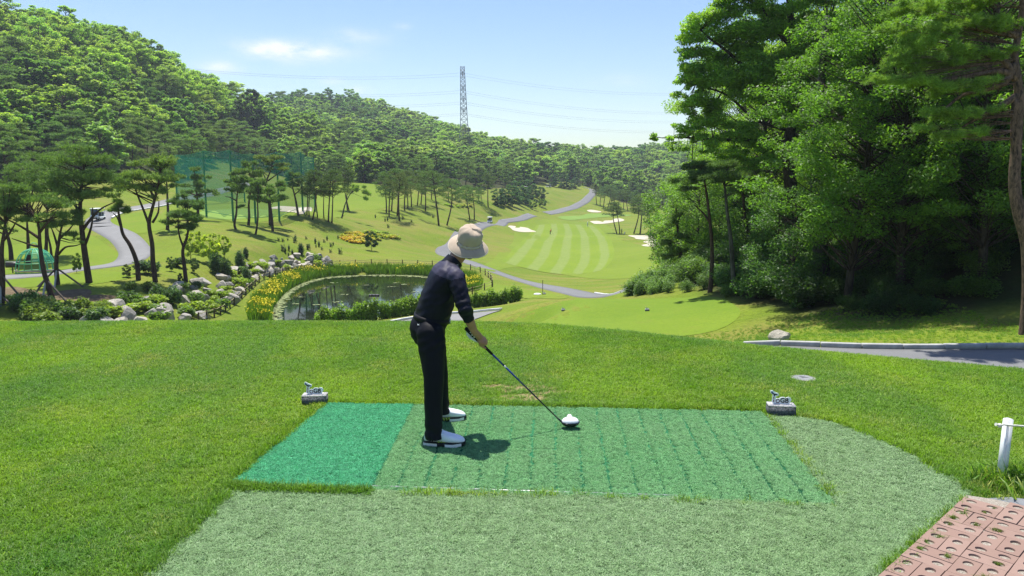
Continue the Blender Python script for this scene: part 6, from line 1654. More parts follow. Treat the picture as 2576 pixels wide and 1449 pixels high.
# torso rings: centre, side axis, half side, front axis, half depth
def ring(u, v, Y, yaw, hs, hd_, tilt):
    c = L_(u, v, Y); d = Vector((math.cos(yaw) * math.cos(tilt), math.sin(yaw), -math.sin(tilt) * math.cos(yaw))).normalized()
    s = Vector((-math.sin(yaw), math.cos(yaw), 0)); s = (s - d * s.dot(d)).normalized()
    return (c, s, hs, d, hd_)
TOR = [ring(1086, 800, 5.38, .04, .166, .126, .18), ring(1092, 782, 5.38, .05, .170, .130, .22), ring(1100, 756, 5.38, .09, .168, .130, .30), ring(1108, 730, 5.385, .15, .172, .124, .34), ring(1117, 704, 5.39, .22, .182, .116, .36), ring(1126, 682, 5.395, .28, .176, .100, .38), ring(1133, 667, 5.40, .30, .125, .075, .40), ring(1137, 660, 5.405, .32, .07, .06, .42)]
def shrink(T, k): return [(c, s, a - k, d, b - k) for c, s, a, d, b in T]

# body, one skin: head and neck, arms and hands, trunk, legs
face = Vector((.42, .88, -.20)).normalized(); fup = Vector((.16, -.02, .98)); fup = (fup - face * fup.dot(face)).normalized(); fsd = face.cross(fup)
FR = Matrix((fsd, face, fup)).transposed()
hc = hd + fup * .0
B = MB()
B.ellipsoid(hc + fup * .006, (.074, .084, .096), FR); B.ellipsoid(hc - fup * .055 + face * .028, (.055, .062, .062), FR)
B.ellipsoid(hc - fup * .095 + face * .058, (.026, .024, .022), FR, 10, 8)            # chin
B.tube([hc + face * .086 + fup * .015, hc + face * .110 - fup * .030, hc + face * .090 - fup * .038], [.010, .015, .010], 8)   # nose
B.ellipsoid(hc + face * .084 - fup * .062, (.024, .012, .007), FR, 10, 6); B.ellipsoid(hc + face * .082 - fup * .072, (.021, .012, .007), FR, 10, 6)   # lips
for s in (-1, 1):
    B.ellipsoid(hc + fsd * .077 * s - face * .004 - fup * .012, (.010, .020, .031), FR, 10, 8)      # ears
    B.ellipsoid(hc + fsd * .031 * s + face * .080 + fup * .022, (.020, .010, .008), FR, 10, 6)      # brow
    B.ellipsoid(hc + fsd * .031 * s + face * .078 + fup * .004, (.012, .010, .008), FR, 10, 6)      # eyes
limb(B, [nk0 - Vector((.02, 0, .03)), nk0, nk1], [.066, .058, .056])
loft(B, shrink(TOR, .014))
limb(B, [shR, shR.lerp(elR, .5), elR, elR.lerp(wrR, .35), wrR], [.050, .044, .036, .039, .027]); limb(B, [shL, shL.lerp(elL, .5), elL, elL.lerp(wrL, .35), wrL], [.050, .044, .036, .036, .026])
limb(B, [hipR, hipR.lerp(kneeR, .5), kneeR, kneeR.lerp(ankR, .35), ankR], [.080, .066, .050, .046, .026]); limb(B, [hipL, hipL.lerp(kneeL, .5), kneeL, kneeL.lerp(ankL, .35), ankL], [.080, .066, .050, .046, .026])
B.ellipsoid(pel, (.11, .15, .11)); 
for a in (ankR, ankL): B.ellipsoid((a.x + .02, a.y, .066), (.04, .012, .012))
# hands close round the grip: palm on one side, four fingers round, thumb along the shaft
def hand(mb, c, palm, scale, sgn, thin=1.0):
    p = (palm - sd * palm.dot(sd)).normalized(); w = sd.cross(p) * sgn
    MR = Matrix((sd, w, p)).transposed()
    mb.ellipsoid(c + p * .030 * scale - w * .004, (.044 * scale, .036 * scale, .019 * scale), MR, 16, 10)
    for i, (off, sw, fr_) in enumerate(((-.033, 3.3, .0082), (-.012, 3.55, .0090), (.010, 3.6, .0094), (.032, 3.3, .0092))):
        pts = []; R_ = .0225 * scale
        for k in range(7):
            a = -.75 + sw * k / 6.0
            rr = R_ * (1.28 if k == 0 else (1.12 if k == 1 else (1.10 if k == 3 else 1.0)))
            pts.append(c + sd * (off * scale + .004 * k / 6) + p * math.cos(a + .35) * rr + w * math.sin(a + .35) * rr)
        mb.tube(pts, [fr_ * scale * (1.06 - .05 * k) * thin for k in range(7)], 8); mb.ellipsoid(pts[-1], (fr_ * .78 * scale,) * 3, nu=8, nv=6)
    t0 = c + p * .026 * scale - w * .026 * scale - sd * .030 * scale
    T_ = [t0, c - w * .030 * scale + p * .010 + sd * .005 * scale, c - w * .021 * scale + sd * .036 * scale, c - w * .017 * scale + sd * .058 * scale]
    mb.tube(T_, [.0135 * scale, .0125 * scale, .0105 * scale, .0085 * scale], 8); mb.ellipsoid(T_[-1], (.0085 * scale,) * 3, nu=8, nv=6)
hcL, hcR = butt + sd * .062, butt + sd * .142
palmR = Vector((.62, -.55, .45)); palmL = Vector((-.30, .75, .35))
hand(B, hcR, palmR, 1.02, -1)
pR = (palmR - sd * palmR.dot(sd)).normalized(); pL = (palmL - sd * palmL.dot(sd)).normalized()
limb(B, [wrR, hcR + pR * .030 - sd * .032], [.027, .026]); limb(B, [wrL, hcL + pL * .026 - sd * .02], [.026, .022])
obj('body', fuse('body', B, .0062, M_SKIN, 3), g_root)
GL = MB(); hand(GL, hcL, palmL, 1.02, 1, 1.08); limb(GL, [wrL.lerp(hcL, -.05), hcL + pL * .030 - sd * .03], [.031, .030])
obj('glove', fuse('glove', GL, .0052, M_GLOVE, 2), g_root)
for s in (-1, 1): MB().ellipsoid(hc + fsd * .031 * s + face * .086 + fup * .004, (.009, .005, .005), FR, 10, 6).build('eye', plain('eye_dark', (.02, .015, .012), .2, .5), g_root, True)
HR_ = MB(); HR_.ellipsoid(hc - fup * .010 - face * .006, (.0775, .086, .074), FR, 20, 14)
obj('hair', fuse('hair', HR_, .007, M_HAIR, 2, keep=lambda p: (p - hc).dot(face) < .02), g_root)

# shirt: trunk, sleeves to mid-forearm, stand collar; soft folds at waist and elbow
def folds(p, n):
    q = p + GO
    a = mnoise.noise(Vector((q.x * 9 + q.z * 5, q.y * 7, q.z * 20 - q.x * 16))) * .0075 + mnoise.noise(Vector((q.x * 26, q.y * 22, q.z * 40 + q.x * 30))) * .0028
    waist = math.exp(-((q.z - 1.02) / .14) ** 2)
    b = math.sin((q.z * 1.0 - q.x * .55) * 95 + 7 * mnoise.noise(q * 5)) * .0016 * waist
    e = math.exp(-((p - elR).length / .10) ** 2) * math.sin((p - shR).length * 120) * .0040
    return n * (a * .8 + b + e)
SHT = MB(); loft(SHT, TOR)
limb(SHT, [L_(1140, 686, 5.26), shR, shR.lerp(elR, .5), elR, elR.lerp(wrR, .46)], [.052, .068, .061, .053, .044]); limb(SHT, [L_(1122, 672, 5.52), shL, shL.lerp(elL, .5), elL, elL.lerp(wrL, .46)], [.050, .060, .054, .047, .040])
limb(SHT, [nk0 - Vector((.02, 0, .035)), nk0 - Vector((.006, 0, .004))], [.078, .066])
cuff = elR.lerp(wrR, .46); cd_ = (wrR - elR).normalized(); cuffL = elL.lerp(wrL, .46); cdL = (wrL - elL).normalized(); nkd = (nk1 - nk0).normalized()
shirt = fuse('shirt', SHT, .0085, M_NAVY, 3, folds, keep=lambda p: ((p - cuff).dot(cd_) < .004 or (p - cuff).length > .075) and ((p - cuffL).dot(cdL) < .004 or (p - cuffL).length > .075) and ((p - nk0).dot(nkd) < .028 or (p - nk0).length > .13))
# the paler yoke across the shoulders is a panel of the same shirt: faces sorted by where the seam runs
shirt.materials.append(M_YOKE)
seam0, seamd = L_(1128, 690, 5.36), Vector((.36, .12, .92)).normalized()
backd = Vector((-.72, -.55, .35))
for f in shirt.polygons:
    c = f.center
    if (c - seam0).dot(seamd) > -.012 + .02 * math.sin(c.y * 9) and f.normal.dot(backd) > -.25 and (c - nk0).length > .085 and (c - shR).dot((elR - shR).normalized()) < .035: f.material_index = 1
shirt_o = obj('shirt', shirt, g_root)
# collar
ca = nkd.orthogonal().normalized(); cb = nkd.cross(ca)
CP = MB(); n = 28
for k in range(n):
    pass
V = []; F = []
for j, (r, h) in enumerate(((.074, -.030), (.071, .000), (.0665, .034), (.0665, .037), (.0630, .034), (.064, -.02))):
    for k in range(n):
        an = 2 * math.pi * k / n; V.append(nk0 + ca * math.cos(an) * r + cb * math.sin(an) * r + nkd * (h + .004 * math.sin(2 * an)))
for j in range(5):
    for k in range(n): F.append((j * n + k, j * n + (k + 1) % n, (j + 1) * n + (k + 1) % n, (j + 1) * n + k))
MB().add(V, F).build('collar', M_NAVY, shirt_o, True)
lt = obj('collar_lettering', text_mesh("'O.lJ", .017, .0006, M_OUT, .0003), shirt_o)
vd = Vector((.30, -.92, .1)).normalized(); c_ = nk0 + (vd - nkd * vd.dot(nkd)).normalized() * .0735 + nkd * .004 + Vector((.02, 0, -.004))
zx = (c_ - nk0); zx = (zx - nkd * zx.dot(nkd)).normalized(); xx = -nkd; yy = zx.cross(xx)
lt.matrix_local = Matrix.Translation(c_) @ Matrix((xx, yy, zx)).transposed().to_4x4()
MB().ellipsoid(L_(1131, 640, 5.31), (.004, .003, .004), nu=8, nv=6).build('button', M_OUT, shirt_o)

# trousers
def creases(p, n):
    q = p + GO
    a = mnoise.noise(Vector((q.x * 14, q.y * 12, q.z * 4.5))) * .008 + mnoise.noise(Vector((q.x * 8 + q.z * 7, q.y * 8, q.z * 16))) * .004
    k = math.exp(-((q.z - .10) / .09) ** 2) * math.sin(q.z * 85 + 4 * mnoise.noise(q * 9)) * .0042
    k += math.exp(-((q.z - .74) / .07) ** 2) * math.sin((q.z - q.x * .6) * 90) * .003
    return n * (a * .7 + k)
TR = MB()
PEL = [ring(1086, 797, 5.38, .04, .170, .128, .20), ring(1081, 810, 5.38, .03, .176, .134, .14), ring(1076, 826, 5.375, .0, .178, .134, .06), ring(1079, 848, 5.37, 0, .170, .118, 0), ring(1082, 862, 5.37, 0, .150, .095, 0)]
loft(TR, PEL)
TR.ellipsoid(L_(1060, 826, 5.31), (.085, .085, .10)); TR.ellipsoid(L_(1060, 822, 5.46), (.08, .08, .095))
hemR, hemL = L_(1091, 1108, 5.07), L_(1113, 1054, 5.645)
for (h, k, a) in ((hipR, kneeR, hemR), (hipL, kneeL, hemL)):
    limb(TR, [h, h.lerp(k, .35), h.lerp(k, .7), k, k.lerp(a, .4), k.lerp(a, .8), a], [.100, .096, .083, .075, .068, .063, .064], 16)
tro = fuse('trousers', TR, .0095, M_TROU, 4, creases, keep=lambda p: p.z > (.068 if p.y < 0 else .072) and (p - (TOR[0][0] + Vector((0, 0, .012)))).dot(Vector((.25, 0, .97))) < .0)
tro_o = obj('trousers', tro, g_root)
# emblem and seam on the seat
e0 = W(1038, 818, 5.30) - GO
hit = BVHTree.FromPolygons([v.co for v in tro.vertices], [tuple(p.vertices) for p in tro.polygons])
def on_tro(u, v, off=.0015):
    d = px_dir(u, v).normalized(); h = hit.ray_cast(CAMV - GO, d, 20); return (h[0] + h[1] * off, h[1]) if h[0] is not None else (W(u, v, 5.2) - GO, Vector((0, -1, 0)))
pts = [(1049.4, 814.2), (1052.6, 815.8), (1056.0, 814.9), (1054.3, 816.8), (1055.3, 818.7), (1052.3, 817.8), (1050.0, 818.2), (1051.0, 816.5)]
V = [on_tro(*p)[0] for p in pts]; V += [v + on_tro(*p)[1] * .0012 for v, p in zip(V, pts)]
MB().add(V, [tuple(range(8)), tuple(range(15, 7, -1))] + [(i, (i + 1) % 8, (i + 1) % 8 + 8, i + 8) for i in range(8)]).build('emblem', M_OUT, tro_o)
# belt
bl = MB(); loft(bl, [(c + Vector((.004, 0, .012)), s, a + .004, d, b + .004) for c, s, a, d, b in (PEL[0],)] + [(PEL[0][0] + Vector((-.004, 0, -.022)), PEL[0][1], PEL[0][2] + .007, PEL[0][3], PEL[0][4] + .007)])
bo = bl.build('belt', plain('black_belt', (.007, .007, .008), .55, .2), g_root, True)
MB().box(PEL[0][0] + PEL[0][3] * .136 + Vector((0, 0, -.006)), (.01, .045, .036)).build('buckle', plain('buckle_metal', (.35, .36, .38), .3, .5, .8), bo)

# hat: crown, drooping brim, band with clips
hat = empty('hat', hd + fup * .02); hat.parent = g_root
hx = Vector((1, 0, -.16)).normalized(); hx = (hx - hat_up * hx.dot(hat_up)).normalized(); hy = hat_up.cross(hx); HM = Matrix((hx, hy, hat_up)).transposed()
hat.location = L_(1182.5, 597, 5.44)
def lathe_d(prof, n=48, f=None, ell=(1.0, 1.06)):
    V = []
    for (r, z) in prof:
        for k in range(n):
            an = 2 * math.pi * k / n; q = Vector((r * math.cos(an) * ell[0], r * math.sin(an) * ell[1], z))
            if f: q = f(q, an)
            V.append(HM @ q)
    F = [(i * n + k, i * n + (k + 1) % n, (i + 1) * n + (k + 1) % n, (i + 1) * n + k) for i in range(len(prof) - 1) for k in range(n)]
    return V, F
def crump(q, an):
    k = .0065 * mnoise.noise(Vector((q.x * 22, q.y * 22, q.z * 30))) + .004 * mnoise.noise(Vector((q.x * 45, q.y * 45, q.z * 50)))
    r = Vector((q.x, q.y, 0)); r = r.normalized() if r.length > 1e-4 else Vector((0, 0, 1))
    top = max(0, (q.z - .045) / .05)
    return q + r * k + Vector((0, 0, -.012 * top * (1 if abs(math.sin(an * 1.0 + .6)) < .5 else 0) + k * 1.2))
cr = [(.090, -.050), (.091, -.030), (.0905, -.005), (.089, .022), (.085, .044), (.077, .061), (.062, .072), (.040, .077), (.015, .078), (.001, .078)]
V, F = lathe_d(cr, 56, crump); c_o = MB().add(V, F).build('crown', M_HAT, hat, True)
def droop(q, an):
    r = math.hypot(q.x, q.y); t = (r - .088) / .062
    return q + Vector((0, 0, -.007 * t * math.sin(2 * an + .5) + .004 * mnoise.noise(Vector((q.x * 14, q.y * 14, 2))) * t))
br_ = [(.088, -.040), (.106, -.047), (.124, -.058), (.141, -.073), (.1485, -.081), (.1495, -.084), (.1475, -.0865), (.140, -.078), (.123, -.063), (.105, -.052), (.088, -.046)]
V, F = lathe_d(br_, 56, droop); MB().add(V, F).build('brim', M_HAT, hat, True)
bd_ = [(.0915, -.046), (.0945, -.045), (.0945, -.028), (.0915, -.026)]
V, F = lathe_d(bd_, 56); b_o = MB().add(V, F).build('band', M_BAND, hat, True)
for an in (-2.6, -2.1, -1.62, -1.1, -.5, .2, 1.2, 2.2):
    q = HM @ Vector((.0965 * math.cos(an), .1023 * math.sin(an), -.036)); rm = HM @ Matrix.Rotation(an, 3, 'Z')
    MB().box(q, (.006, .012, .024), rm).build('clip', M_BAND, b_o)
V, F = lathe_d([(.1478, -.080), (.1518, -.0825), (.1518, -.0865), (.1478, -.088)], 56, droop); MB().add(V, F).build('brim_edge', M_BAND, hat, True)

# shoes
def make_shoe(loc, yaw, side):
    r = empty('shoe', loc, yaw); r.parent = g_root
    Lg = .290
    prof = [(0, .032, .066), (.03, .038, .092), (.10, .041, .106), (.20, .041, .108), (.32, .042, .100), (.45, .046, .082), (.60, .052, .066), (.75, .053, .055), (.88, .046, .044), (.96, .032, .032), (1.0, .013, .020)]
    up = MB(); rings = []
    for s, hw, h in prof:
        rings.append((Vector((s * Lg - .09, side * (.008 * math.sin(s * 3.1)), .026 + h / 2)), Vector((0, 1, 0)), hw, Vector((0, 0, 1)), h / 2))
    loft(up, rings, 20, 2.6)
    obj('upper', fuse('upper', up, .006, M_SHOE, 3), r)
    def slab(z0, z1, grow, mat, nm, s0=0.0, s1=1.0):
        P_ = []
        for s in np.linspace(s0, s1, 16): P_.append((s, np.interp(s, [a for a, b, c in prof], [b for a, b, c in prof]) + grow))
        ol = [(s * Lg - .09 + (grow if s == 1.0 else (-grow if s == 0 else 0)), side * .008 * math.sin(s * 3.1) + w) for s, w in P_] + [(s * Lg - .09 + (grow if s == 1.0 else (-grow if s == 0 else 0)), side * .008 * math.sin(s * 3.1) - w) for s, w in P_[::-1]]
        n = len(ol); z = lambda x, b: b + (.006 if x > .15 else 0)
        V = [(x, y, z(x, z0)) for x, y in ol] + [(x, y, z(x, z1)) for x, y in ol]
        return MB().add(V, [tuple(range(n))[::-1], tuple(range(n, 2 * n))] + [(i, (i + 1) % n, (i + 1) % n + n, i + n) for i in range(n)]).build(nm, mat, r)
    slab(.023, .030, .0035, M_SOLE, 'midsole'); slab(.004, .024, .006, M_OUT, 'outsole', .0, .34); slab(.004, .024, .006, M_OUT, 'outsole', .54, .94); slab(.006, .024, .004, M_SOLE, 'shank', .32, .56); slab(.008, .030, .005, M_SOLE, 'toe_guard', .92, 1.0)
    for k in range(3):
        for sy in (-1, 1): MB().box((.022 + .021 * k, sy * .043, .028), (.013, .010, .026), Matrix.Rotation(-.35, 3, 'Y')).build('stripe', M_LIME, r)
    for x, z in ((.018, .088), (.062, .066)): MB().lathe([(.012, -.004), (.0125, .002), (.009, .005)], (x, -.041 if x > .05 else -.040, z), 14, Matrix.Rotation(math.pi / 2, 3, 'X')).build('dial', M_OUT, r, True)
    for k in range(4): MB().tube([(.035 + .020 * k, -.028, .104 - .013 * k), (.037 + .020 * k, 0, .113 - .0135 * k), (.035 + .020 * k, .028, .104 - .013 * k)], .0028, 5).build('lace', M_OUT, r)
    for x in (-.06, -.02, .08, .14): 
        for y in (-.025, .025): MB().lathe([(.005, -.012), (.007, .006)], (x, y, .004), 6).build('cleat', M_SOLE, r)
    return r
hR = G0(1069, 1124); make_shoe(Vector((hR[0] + .088, hR[1] + .015, .012)) - GO, -.12, -1)
make_shoe(Vector((-.565, 5.645, .012)) - GO, .20, 1)

# ------------------------------------------------------------------ club, ball, tee
M_SHAFT = plain('dark_shaft', (.012, .014, .022), .25, .6, .3); M_GRIP = plain('rubber_grip', (.012, .012, .013), .8, .2, 0, .1, 8, .4, 400); M_BLUESH = plain('blue_shaft', (.02, .05, .22), .25, .6, .2)
club = tag(empty('golf_club', GO + butt), 'driver with white-crowned head held by the golfer, its head hovering behind the ball', 'golf club')
end = club_c - butt; ln = end.length
heel = end - sd * .0 + Vector((-.062, -.012, -.002))
hz = heel; sdir = hz.normalized()
MB().tube([sdir * -.012, sdir * .01, sdir * .14, sdir * .27], [.0135, .0140, .0125, .0095], 12).build('grip', M_GRIP, club, True)
MB().tube([sdir * .27, sdir * .40], [.0075, .0072], 10).build('shaft_band', M_BLUESH, club, True); MB().tube([sdir * .40, sdir * .42], [.0073, .0073], 10).build('shaft_ring', M_OUT, club, True); MB().tube([sdir * .42, sdir * .62], [.0071, .0064], 10).build('shaft_band', M_BLUESH, club, True)
MB().tube([sdir * .62, hz.normalized() * (hz.length - .015)], [.0063, .0050], 10).build('shaft', M_SHAFT, club, True)
MB().tube([sdir * (hz.length - .05), hz + Vector((.008, .006, -.004))], [.0068, .0085], 10).build('hosel', M_SHAFT, club, True)
# head: broad pear-shaped dome; its crown white, back edge and sole dark
def club_head(zlo, zhi, mat, nm, grow=0.0, flat=False):
    n = 36; V = []; rings_ = 9; F = []
    def outline(an):
        rx, ry = .066 + grow, (.058 + grow) * (1 if math.sin(an) < 0 else .72)
        return Vector((rx * math.cos(an) * (1.0 - .12 * math.sin(an)), ry * math.sin(an), 0))
    for i in range(rings_ + 1):
        t = i / rings_
        for k in range(n):
            o_ = outline(2 * math.pi * k / n); f_ = math.cos(t * math.pi / 2) ** .8
            V.append(end + Vector((o_.x * f_, o_.y * f_, zlo + (zhi - zlo) * math.sin(t * math.pi / 2))))
    for i in range(rings_):
        for k in range(n): F.append((i * n + k, i * n + (k + 1) % n, (i + 1) * n + (k + 1) % n, (i + 1) * n + k))
    F.append(tuple(range(n))[::-1]); F.append(tuple(rings_ * n + k for k in range(n)))
    return MB().add(V, F).build(nm, mat, club, True)
M_CROWN = plain('club_crown_white', (.74, .74, .75), .18, .6, 0, .02); 
club_head(.004, -.034, M_SHAFT, 'sole', .004); ch = club_head(.003, .040, M_CROWN, 'head_crown'); MB().tube([end + Vector((.070 * math.cos(a_ / 30 * 6.2832) * (1 - .12 * math.sin(a_ / 30 * 6.2832)), .062 * (1 if math.sin(a_ / 30 * 6.2832) < 0 else .72) * math.sin(a_ / 30 * 6.2832), .003)) for a_ in range(31)], .0038, 6, False).build('head_rim', M_SHAFT, club, True)
bm = MB(); bm.add([end + Vector(p) for p in ((-.064, -.012, .006), (-.030, -.048, .010), (-.026, -.012, .029), (-.050, .022, .012))], [(0, 1, 2, 3)]).build('heel_panel', M_SHAFT, club)
ball_p = G0(1434.5, 1064) + np.array([0, .03])
bp = Vector((.4475, 5.565, .070))
MB_ = MB().ellipsoid((0, 0, 0), (.02135,) * 3, nu=24, nv=16).mesh('golf_ball', None, True)
def ball_mat():
    t = NT('golf_ball_white'); p = t.objco(); v = t.n('ShaderNodeTexVoronoi'); t.put(v.inputs['Vector'], p); v.inputs['Scale'].default_value = 260
    return t.done(t.principled((.78, .78, .77), .3, .5, 0, t.bump(t.rng(v.outputs['Distance'], 0, .5), .35, .002)))
MB_.materials.append(ball_mat()); o = tag(obj('golf_ball', MB_), 'white golf ball on its tee just beyond the club head', 'golf ball'); o.location = bp
o = tag(MB().lathe([(.002, -.058), (.0026, -.03), (.003, -.012), (.0065, -.002), (.006, 0)], n=10).build('tee_peg', plain('tee_rubber', (.55, .5, .2), .5), smooth=True), 'short tee peg under the golf ball on the mat', 'tee'); o.location = bp - Vector((0, 0, .0205))

# ------------------------------------------------------------------ small far players
def far_player(loc, rz, label, top, legs, bend, hatc, group='players out on the fairway'):
    r = tag(empty('person', loc, rz), label, 'person', group)
    b = MB(); hp = Vector((0, 0, .88)); tor = Vector((math.sin(bend), 0, math.cos(bend))); ns = hp + tor * .52; h_ = ns + Vector((math.sin(bend) * .12, 0, .17))
    b.ellipsoid(h_, (.09, .08, .115), nu=10, nv=8); limb(b, [ns, h_], [.05, .05], 8); b.ellipsoid(h_ + Vector((.085, 0, -.02)), (.025, .018, .025), nu=6, nv=5)
    hand_ = Vector((.42, 0, .78)) if bend > .2 else Vector((.12, .0, .80))
    for s in (-1, 1):
        limb(b, [ns + Vector((0, .19 * s, -.04)), ns.lerp(hand_, .5) + Vector((-.02, .14 * s, -.03)), hand_ + Vector((0, .04 * s if bend > .2 else .24 * s, 0))], [.055, .043, .032], 8)
        limb(b, [hp + Vector((0, .09 * s, 0)), Vector((.03, .12 * s, .46)), Vector((0, .14 * s, .05))], [.085, .06, .045], 8); limb(b, [Vector((-.04, .14 * s, .04)), Vector((.16, .15 * s, .035))], [.045, .035], 8)
    limb(b, [hp, ns - tor * .08], [.13, .15], 10)
    obj('body', fuse('body', b, .022, M_SKIN, 2), r)
    t = MB(); limb(t, [hp + tor * .05, ns - tor * .08], [.15, .17], 10)
    for s in (-1, 1): limb(t, [ns + Vector((0, .17 * s, -.05)), ns.lerp(hand_, .45) + Vector((-.02, .14 * s, -.03))], [.075, .06], 8)
    obj('shirt', fuse('shirt', t, .025, plain('player_shirt', top, .8), 2), r)
    l = MB(); l.ellipsoid(hp, (.15, .17, .13), nu=10, nv=8)
    for s in (-1, 1): limb(l, [hp + Vector((0, .09 * s, 0)), Vector((.03, .12 * s, .46)), Vector((0, .14 * s, .1))], [.105, .085, .075], 8)
    obj('trousers', fuse('trousers', l, .025, plain('player_trousers', legs, .8), 2), r)
    MB().lathe([(.15, .02), (.14, .05), (.11, .06), (.10, .13), (.04, .17)], tuple(h_), 12).build('hat', plain('player_hat', hatc, .8), r, True)
    return r, hand_
p = P(1384, 590, 120); pr, hnd = far_player(p + Vector((0, 0, .05)), .25, 'distant player in orange and dark trousers bending over a shot on the striped fairway', (.50, .09, .04), (.02, .025, .05), .55, (.35, .07, .04))
o = tag(empty('golf_club', p + Vector((0, 0, .05)), .25), 'thin club held by the distant orange-clad player', 'golf club'); MB().tube([hnd + Vector((.0, 0, .06)), Vector((.98, 0, .02))], .02, 5).build('shaft', M_SHAFT, o); MB().box((1.0, -.03, .03), (.07, .11, .05)).build('head', M_SHAFT, o)
p = P(1478, 570, 180); far_player(p + Vector((0, 0, .05)), -1.2, 'distant person all in white standing before the long bunker', (.72, .73, .75), (.66, .66, .68), .08, (.7, .7, .7))
p = P(1564, 588, 170); far_player(p + Vector((0, 0, .0)), 2.4, 'distant person in dark clothes beside the paired thin pines', (.02, .02, .025), (.03, .03, .035), .05, (.03, .03, .03))
p = P(1570, 589, 170); b = tag(empty('golf_bag', p), 'small pale golf bag on the grass beside the dark-clothed person', 'golf bag'); MB().tube([(0, 0, .1), (.35, 0, .62)], [.16, .18], 10).build('bag', M_OUT, b); MB().tube([(.3, .1, .5), (.34, .25, 0)], .02, 5).build('stand_leg', M_SHAFT, b); MB().tube([(.3, -.1, .5), (.34, -.25, 0)], .02, 5).build('stand_leg', M_SHAFT, b)

# ------------------------------------------------------------------ the tee: mats, turf, pavers, post
def pile_mat(name, a, b, c, tr=.25, big=.8, rough=.6, spec=.25):
    t = NT(name); p = t.pos(); r = t.island(); n = t.rng(t.noise(p, big, 4, .6), .35, .65); m = t.rng(t.noise(p, 34, 3, .7), .3, .7)
    oi = t.n('ShaderNodeObjectInfo').outputs['Random']
    col = t.mix(r, a, b); col = t.mix(t.math('MULTIPLY', n, .55), col, c); col = t.mix(1.0, col, t.mix(t.math('ADD', t.math('MULTIPLY', m, .5), t.math('MULTIPLY', oi, .5)), (.6, .6, .6), (1.35, 1.35, 1.35)), 'MULTIPLY')
    return t.done(t.leaf(col, rough, spec, tr))
def flat_pts(poly, dens, rng, hole=()):
    lo, hi = poly.min(0), poly.max(0); n = int((hi[0] - lo[0]) * (hi[1] - lo[1]) * dens)
    x, y = rng.uniform(lo[0], hi[0], n), rng.uniform(lo[1], hi[1], n); k = poly_sd(x, y, poly) > .004
    for h in hole: k &= poly_sd(x, y, h) < .0
    return x[k], y[k]
def clump(seed, n, rad, hgt, wid, lean, mat, name, curl=0.0):
    """a tuft of blades, each a bent ribbon of two segments"""
    rng = np.random.default_rng(seed); V = []; F = []
    for i in range(n):
        a = rng.uniform(0, 6.28); r = rad * math.sqrt(rng.uniform()); p = np.array((r * math.cos(a), r * math.sin(a), 0))
        b = rng.uniform(0, 6.28); l = lean * rng.uniform(.2, 1.3); h = hgt * rng.uniform(.55, 1.2); w = wid * rng.uniform(.7, 1.3) / 2
        d = np.array((math.cos(b), math.sin(b), 0)); s = np.array((-d[1], d[0], 0)) * w
        m = p + d * l * h * .35 + np.array((0, 0, h * .6)); t = p + d * l * h * (1.0 + curl) + np.array((0, 0, h * (1.0 - .25 * l - curl * .3)))
        k = len(V); V += [p - s, p + s, m + s * .8, m - s * .8, t]; F.append((k, k + 1, k + 2, k + 3)); F.append((k + 3, k + 2, k + 4))
    return mesh_np(name, V, [np.array([f for f in F if len(f) == 4]), np.array([f for f in F if len(f) == 3])], mat)
def grass(name, x, y, z, protos, smin, smax, label, rng, hz=1.0, tilt=.12):
    n = len(x); s = rng.uniform(smin, smax, n)
    rot = np.stack([rng.normal(0, tilt, n), rng.normal(0, tilt, n), rng.uniform(0, 6.28, n)], 1); hz = np.broadcast_to(hz, n)
    return scatter(name, np.stack([x, y, z], 1), rot, np.stack([s, s, s * hz * rng.uniform(.8, 1.2, n)], 1), protos, rng.integers(0, len(protos), n), label)

fr2 = np.random.default_rng(99)
g = lambda *L: np.array([G0(u, v) for u, v in L])
A_, B_, C_, D_ = G0(822, 1017), G0(1040, 1020), G0(930, 1237), G0(580, 1218)
E_, F_ = G0(1919, 1038), G0(2107, 1275)
MATL = np.array([A_, B_, C_, D_]); MATR = np.array([B_, E_, F_, C_])
M_MATB1 = plain('teal_mat_backing', (.008, .11, .055), .9, .1); M_MATB2 = plain('green_mat_backing', (.025, .14, .06), .9, .1)
def mat_sheet(name, P_, z, mat, label):
    r = tag(empty(name, (P_[:, 0].mean(), P_[:, 1].mean(), 0)), label, 'golf mat'); o = np.array([r.location.x, r.location.y])
    V = [(x - o[0], y - o[1], .0) for x, y in P_] + [(x - o[0], y - o[1], z) for x, y in P_]; n = len(P_)
    MB().add(V, [tuple(range(n)), tuple(range(n, 2 * n))] + [(i, (i + 1) % n, (i + 1) % n + n, i + n) for i in range(n)]).build('backing', mat, r)
    return r
m1 = mat_sheet('tee_mat', MATL, .010, M_MATB1, 'bright teal-green artificial tee mat beside the golfer, hardly worn'); m2 = mat_sheet('tee_mat', MATR, .010, M_MATB2, 'worn green tee mat with dark parallel grooves under the golfer')
M_P1 = pile_mat('teal_pile', (.085, .43, .19), (.16, .58, .31), (.12, .50, .25), .2); M_P2 = pile_mat('worn_green_pile', (.12, .37, .13), (.26, .51, .23), (.26, .46, .21), .2)
P1 = [clump(900 + i, 34, .017, .0125, .0026, .7, M_P1, 'teal_tuft', .2) for i in range(4)]; P2 = [clump(910 + i, 34, .017, .0115, .0026, .8, M_P2, 'green_tuft', .3) for i in range(4)]
def bilinear(P_, s, t): return P_[0] * ((1 - s) * (1 - t))[:, None] + P_[1] * (s * (1 - t))[:, None] + P_[2] * (s * t)[:, None] + P_[3] * ((1 - s) * t)[:, None]
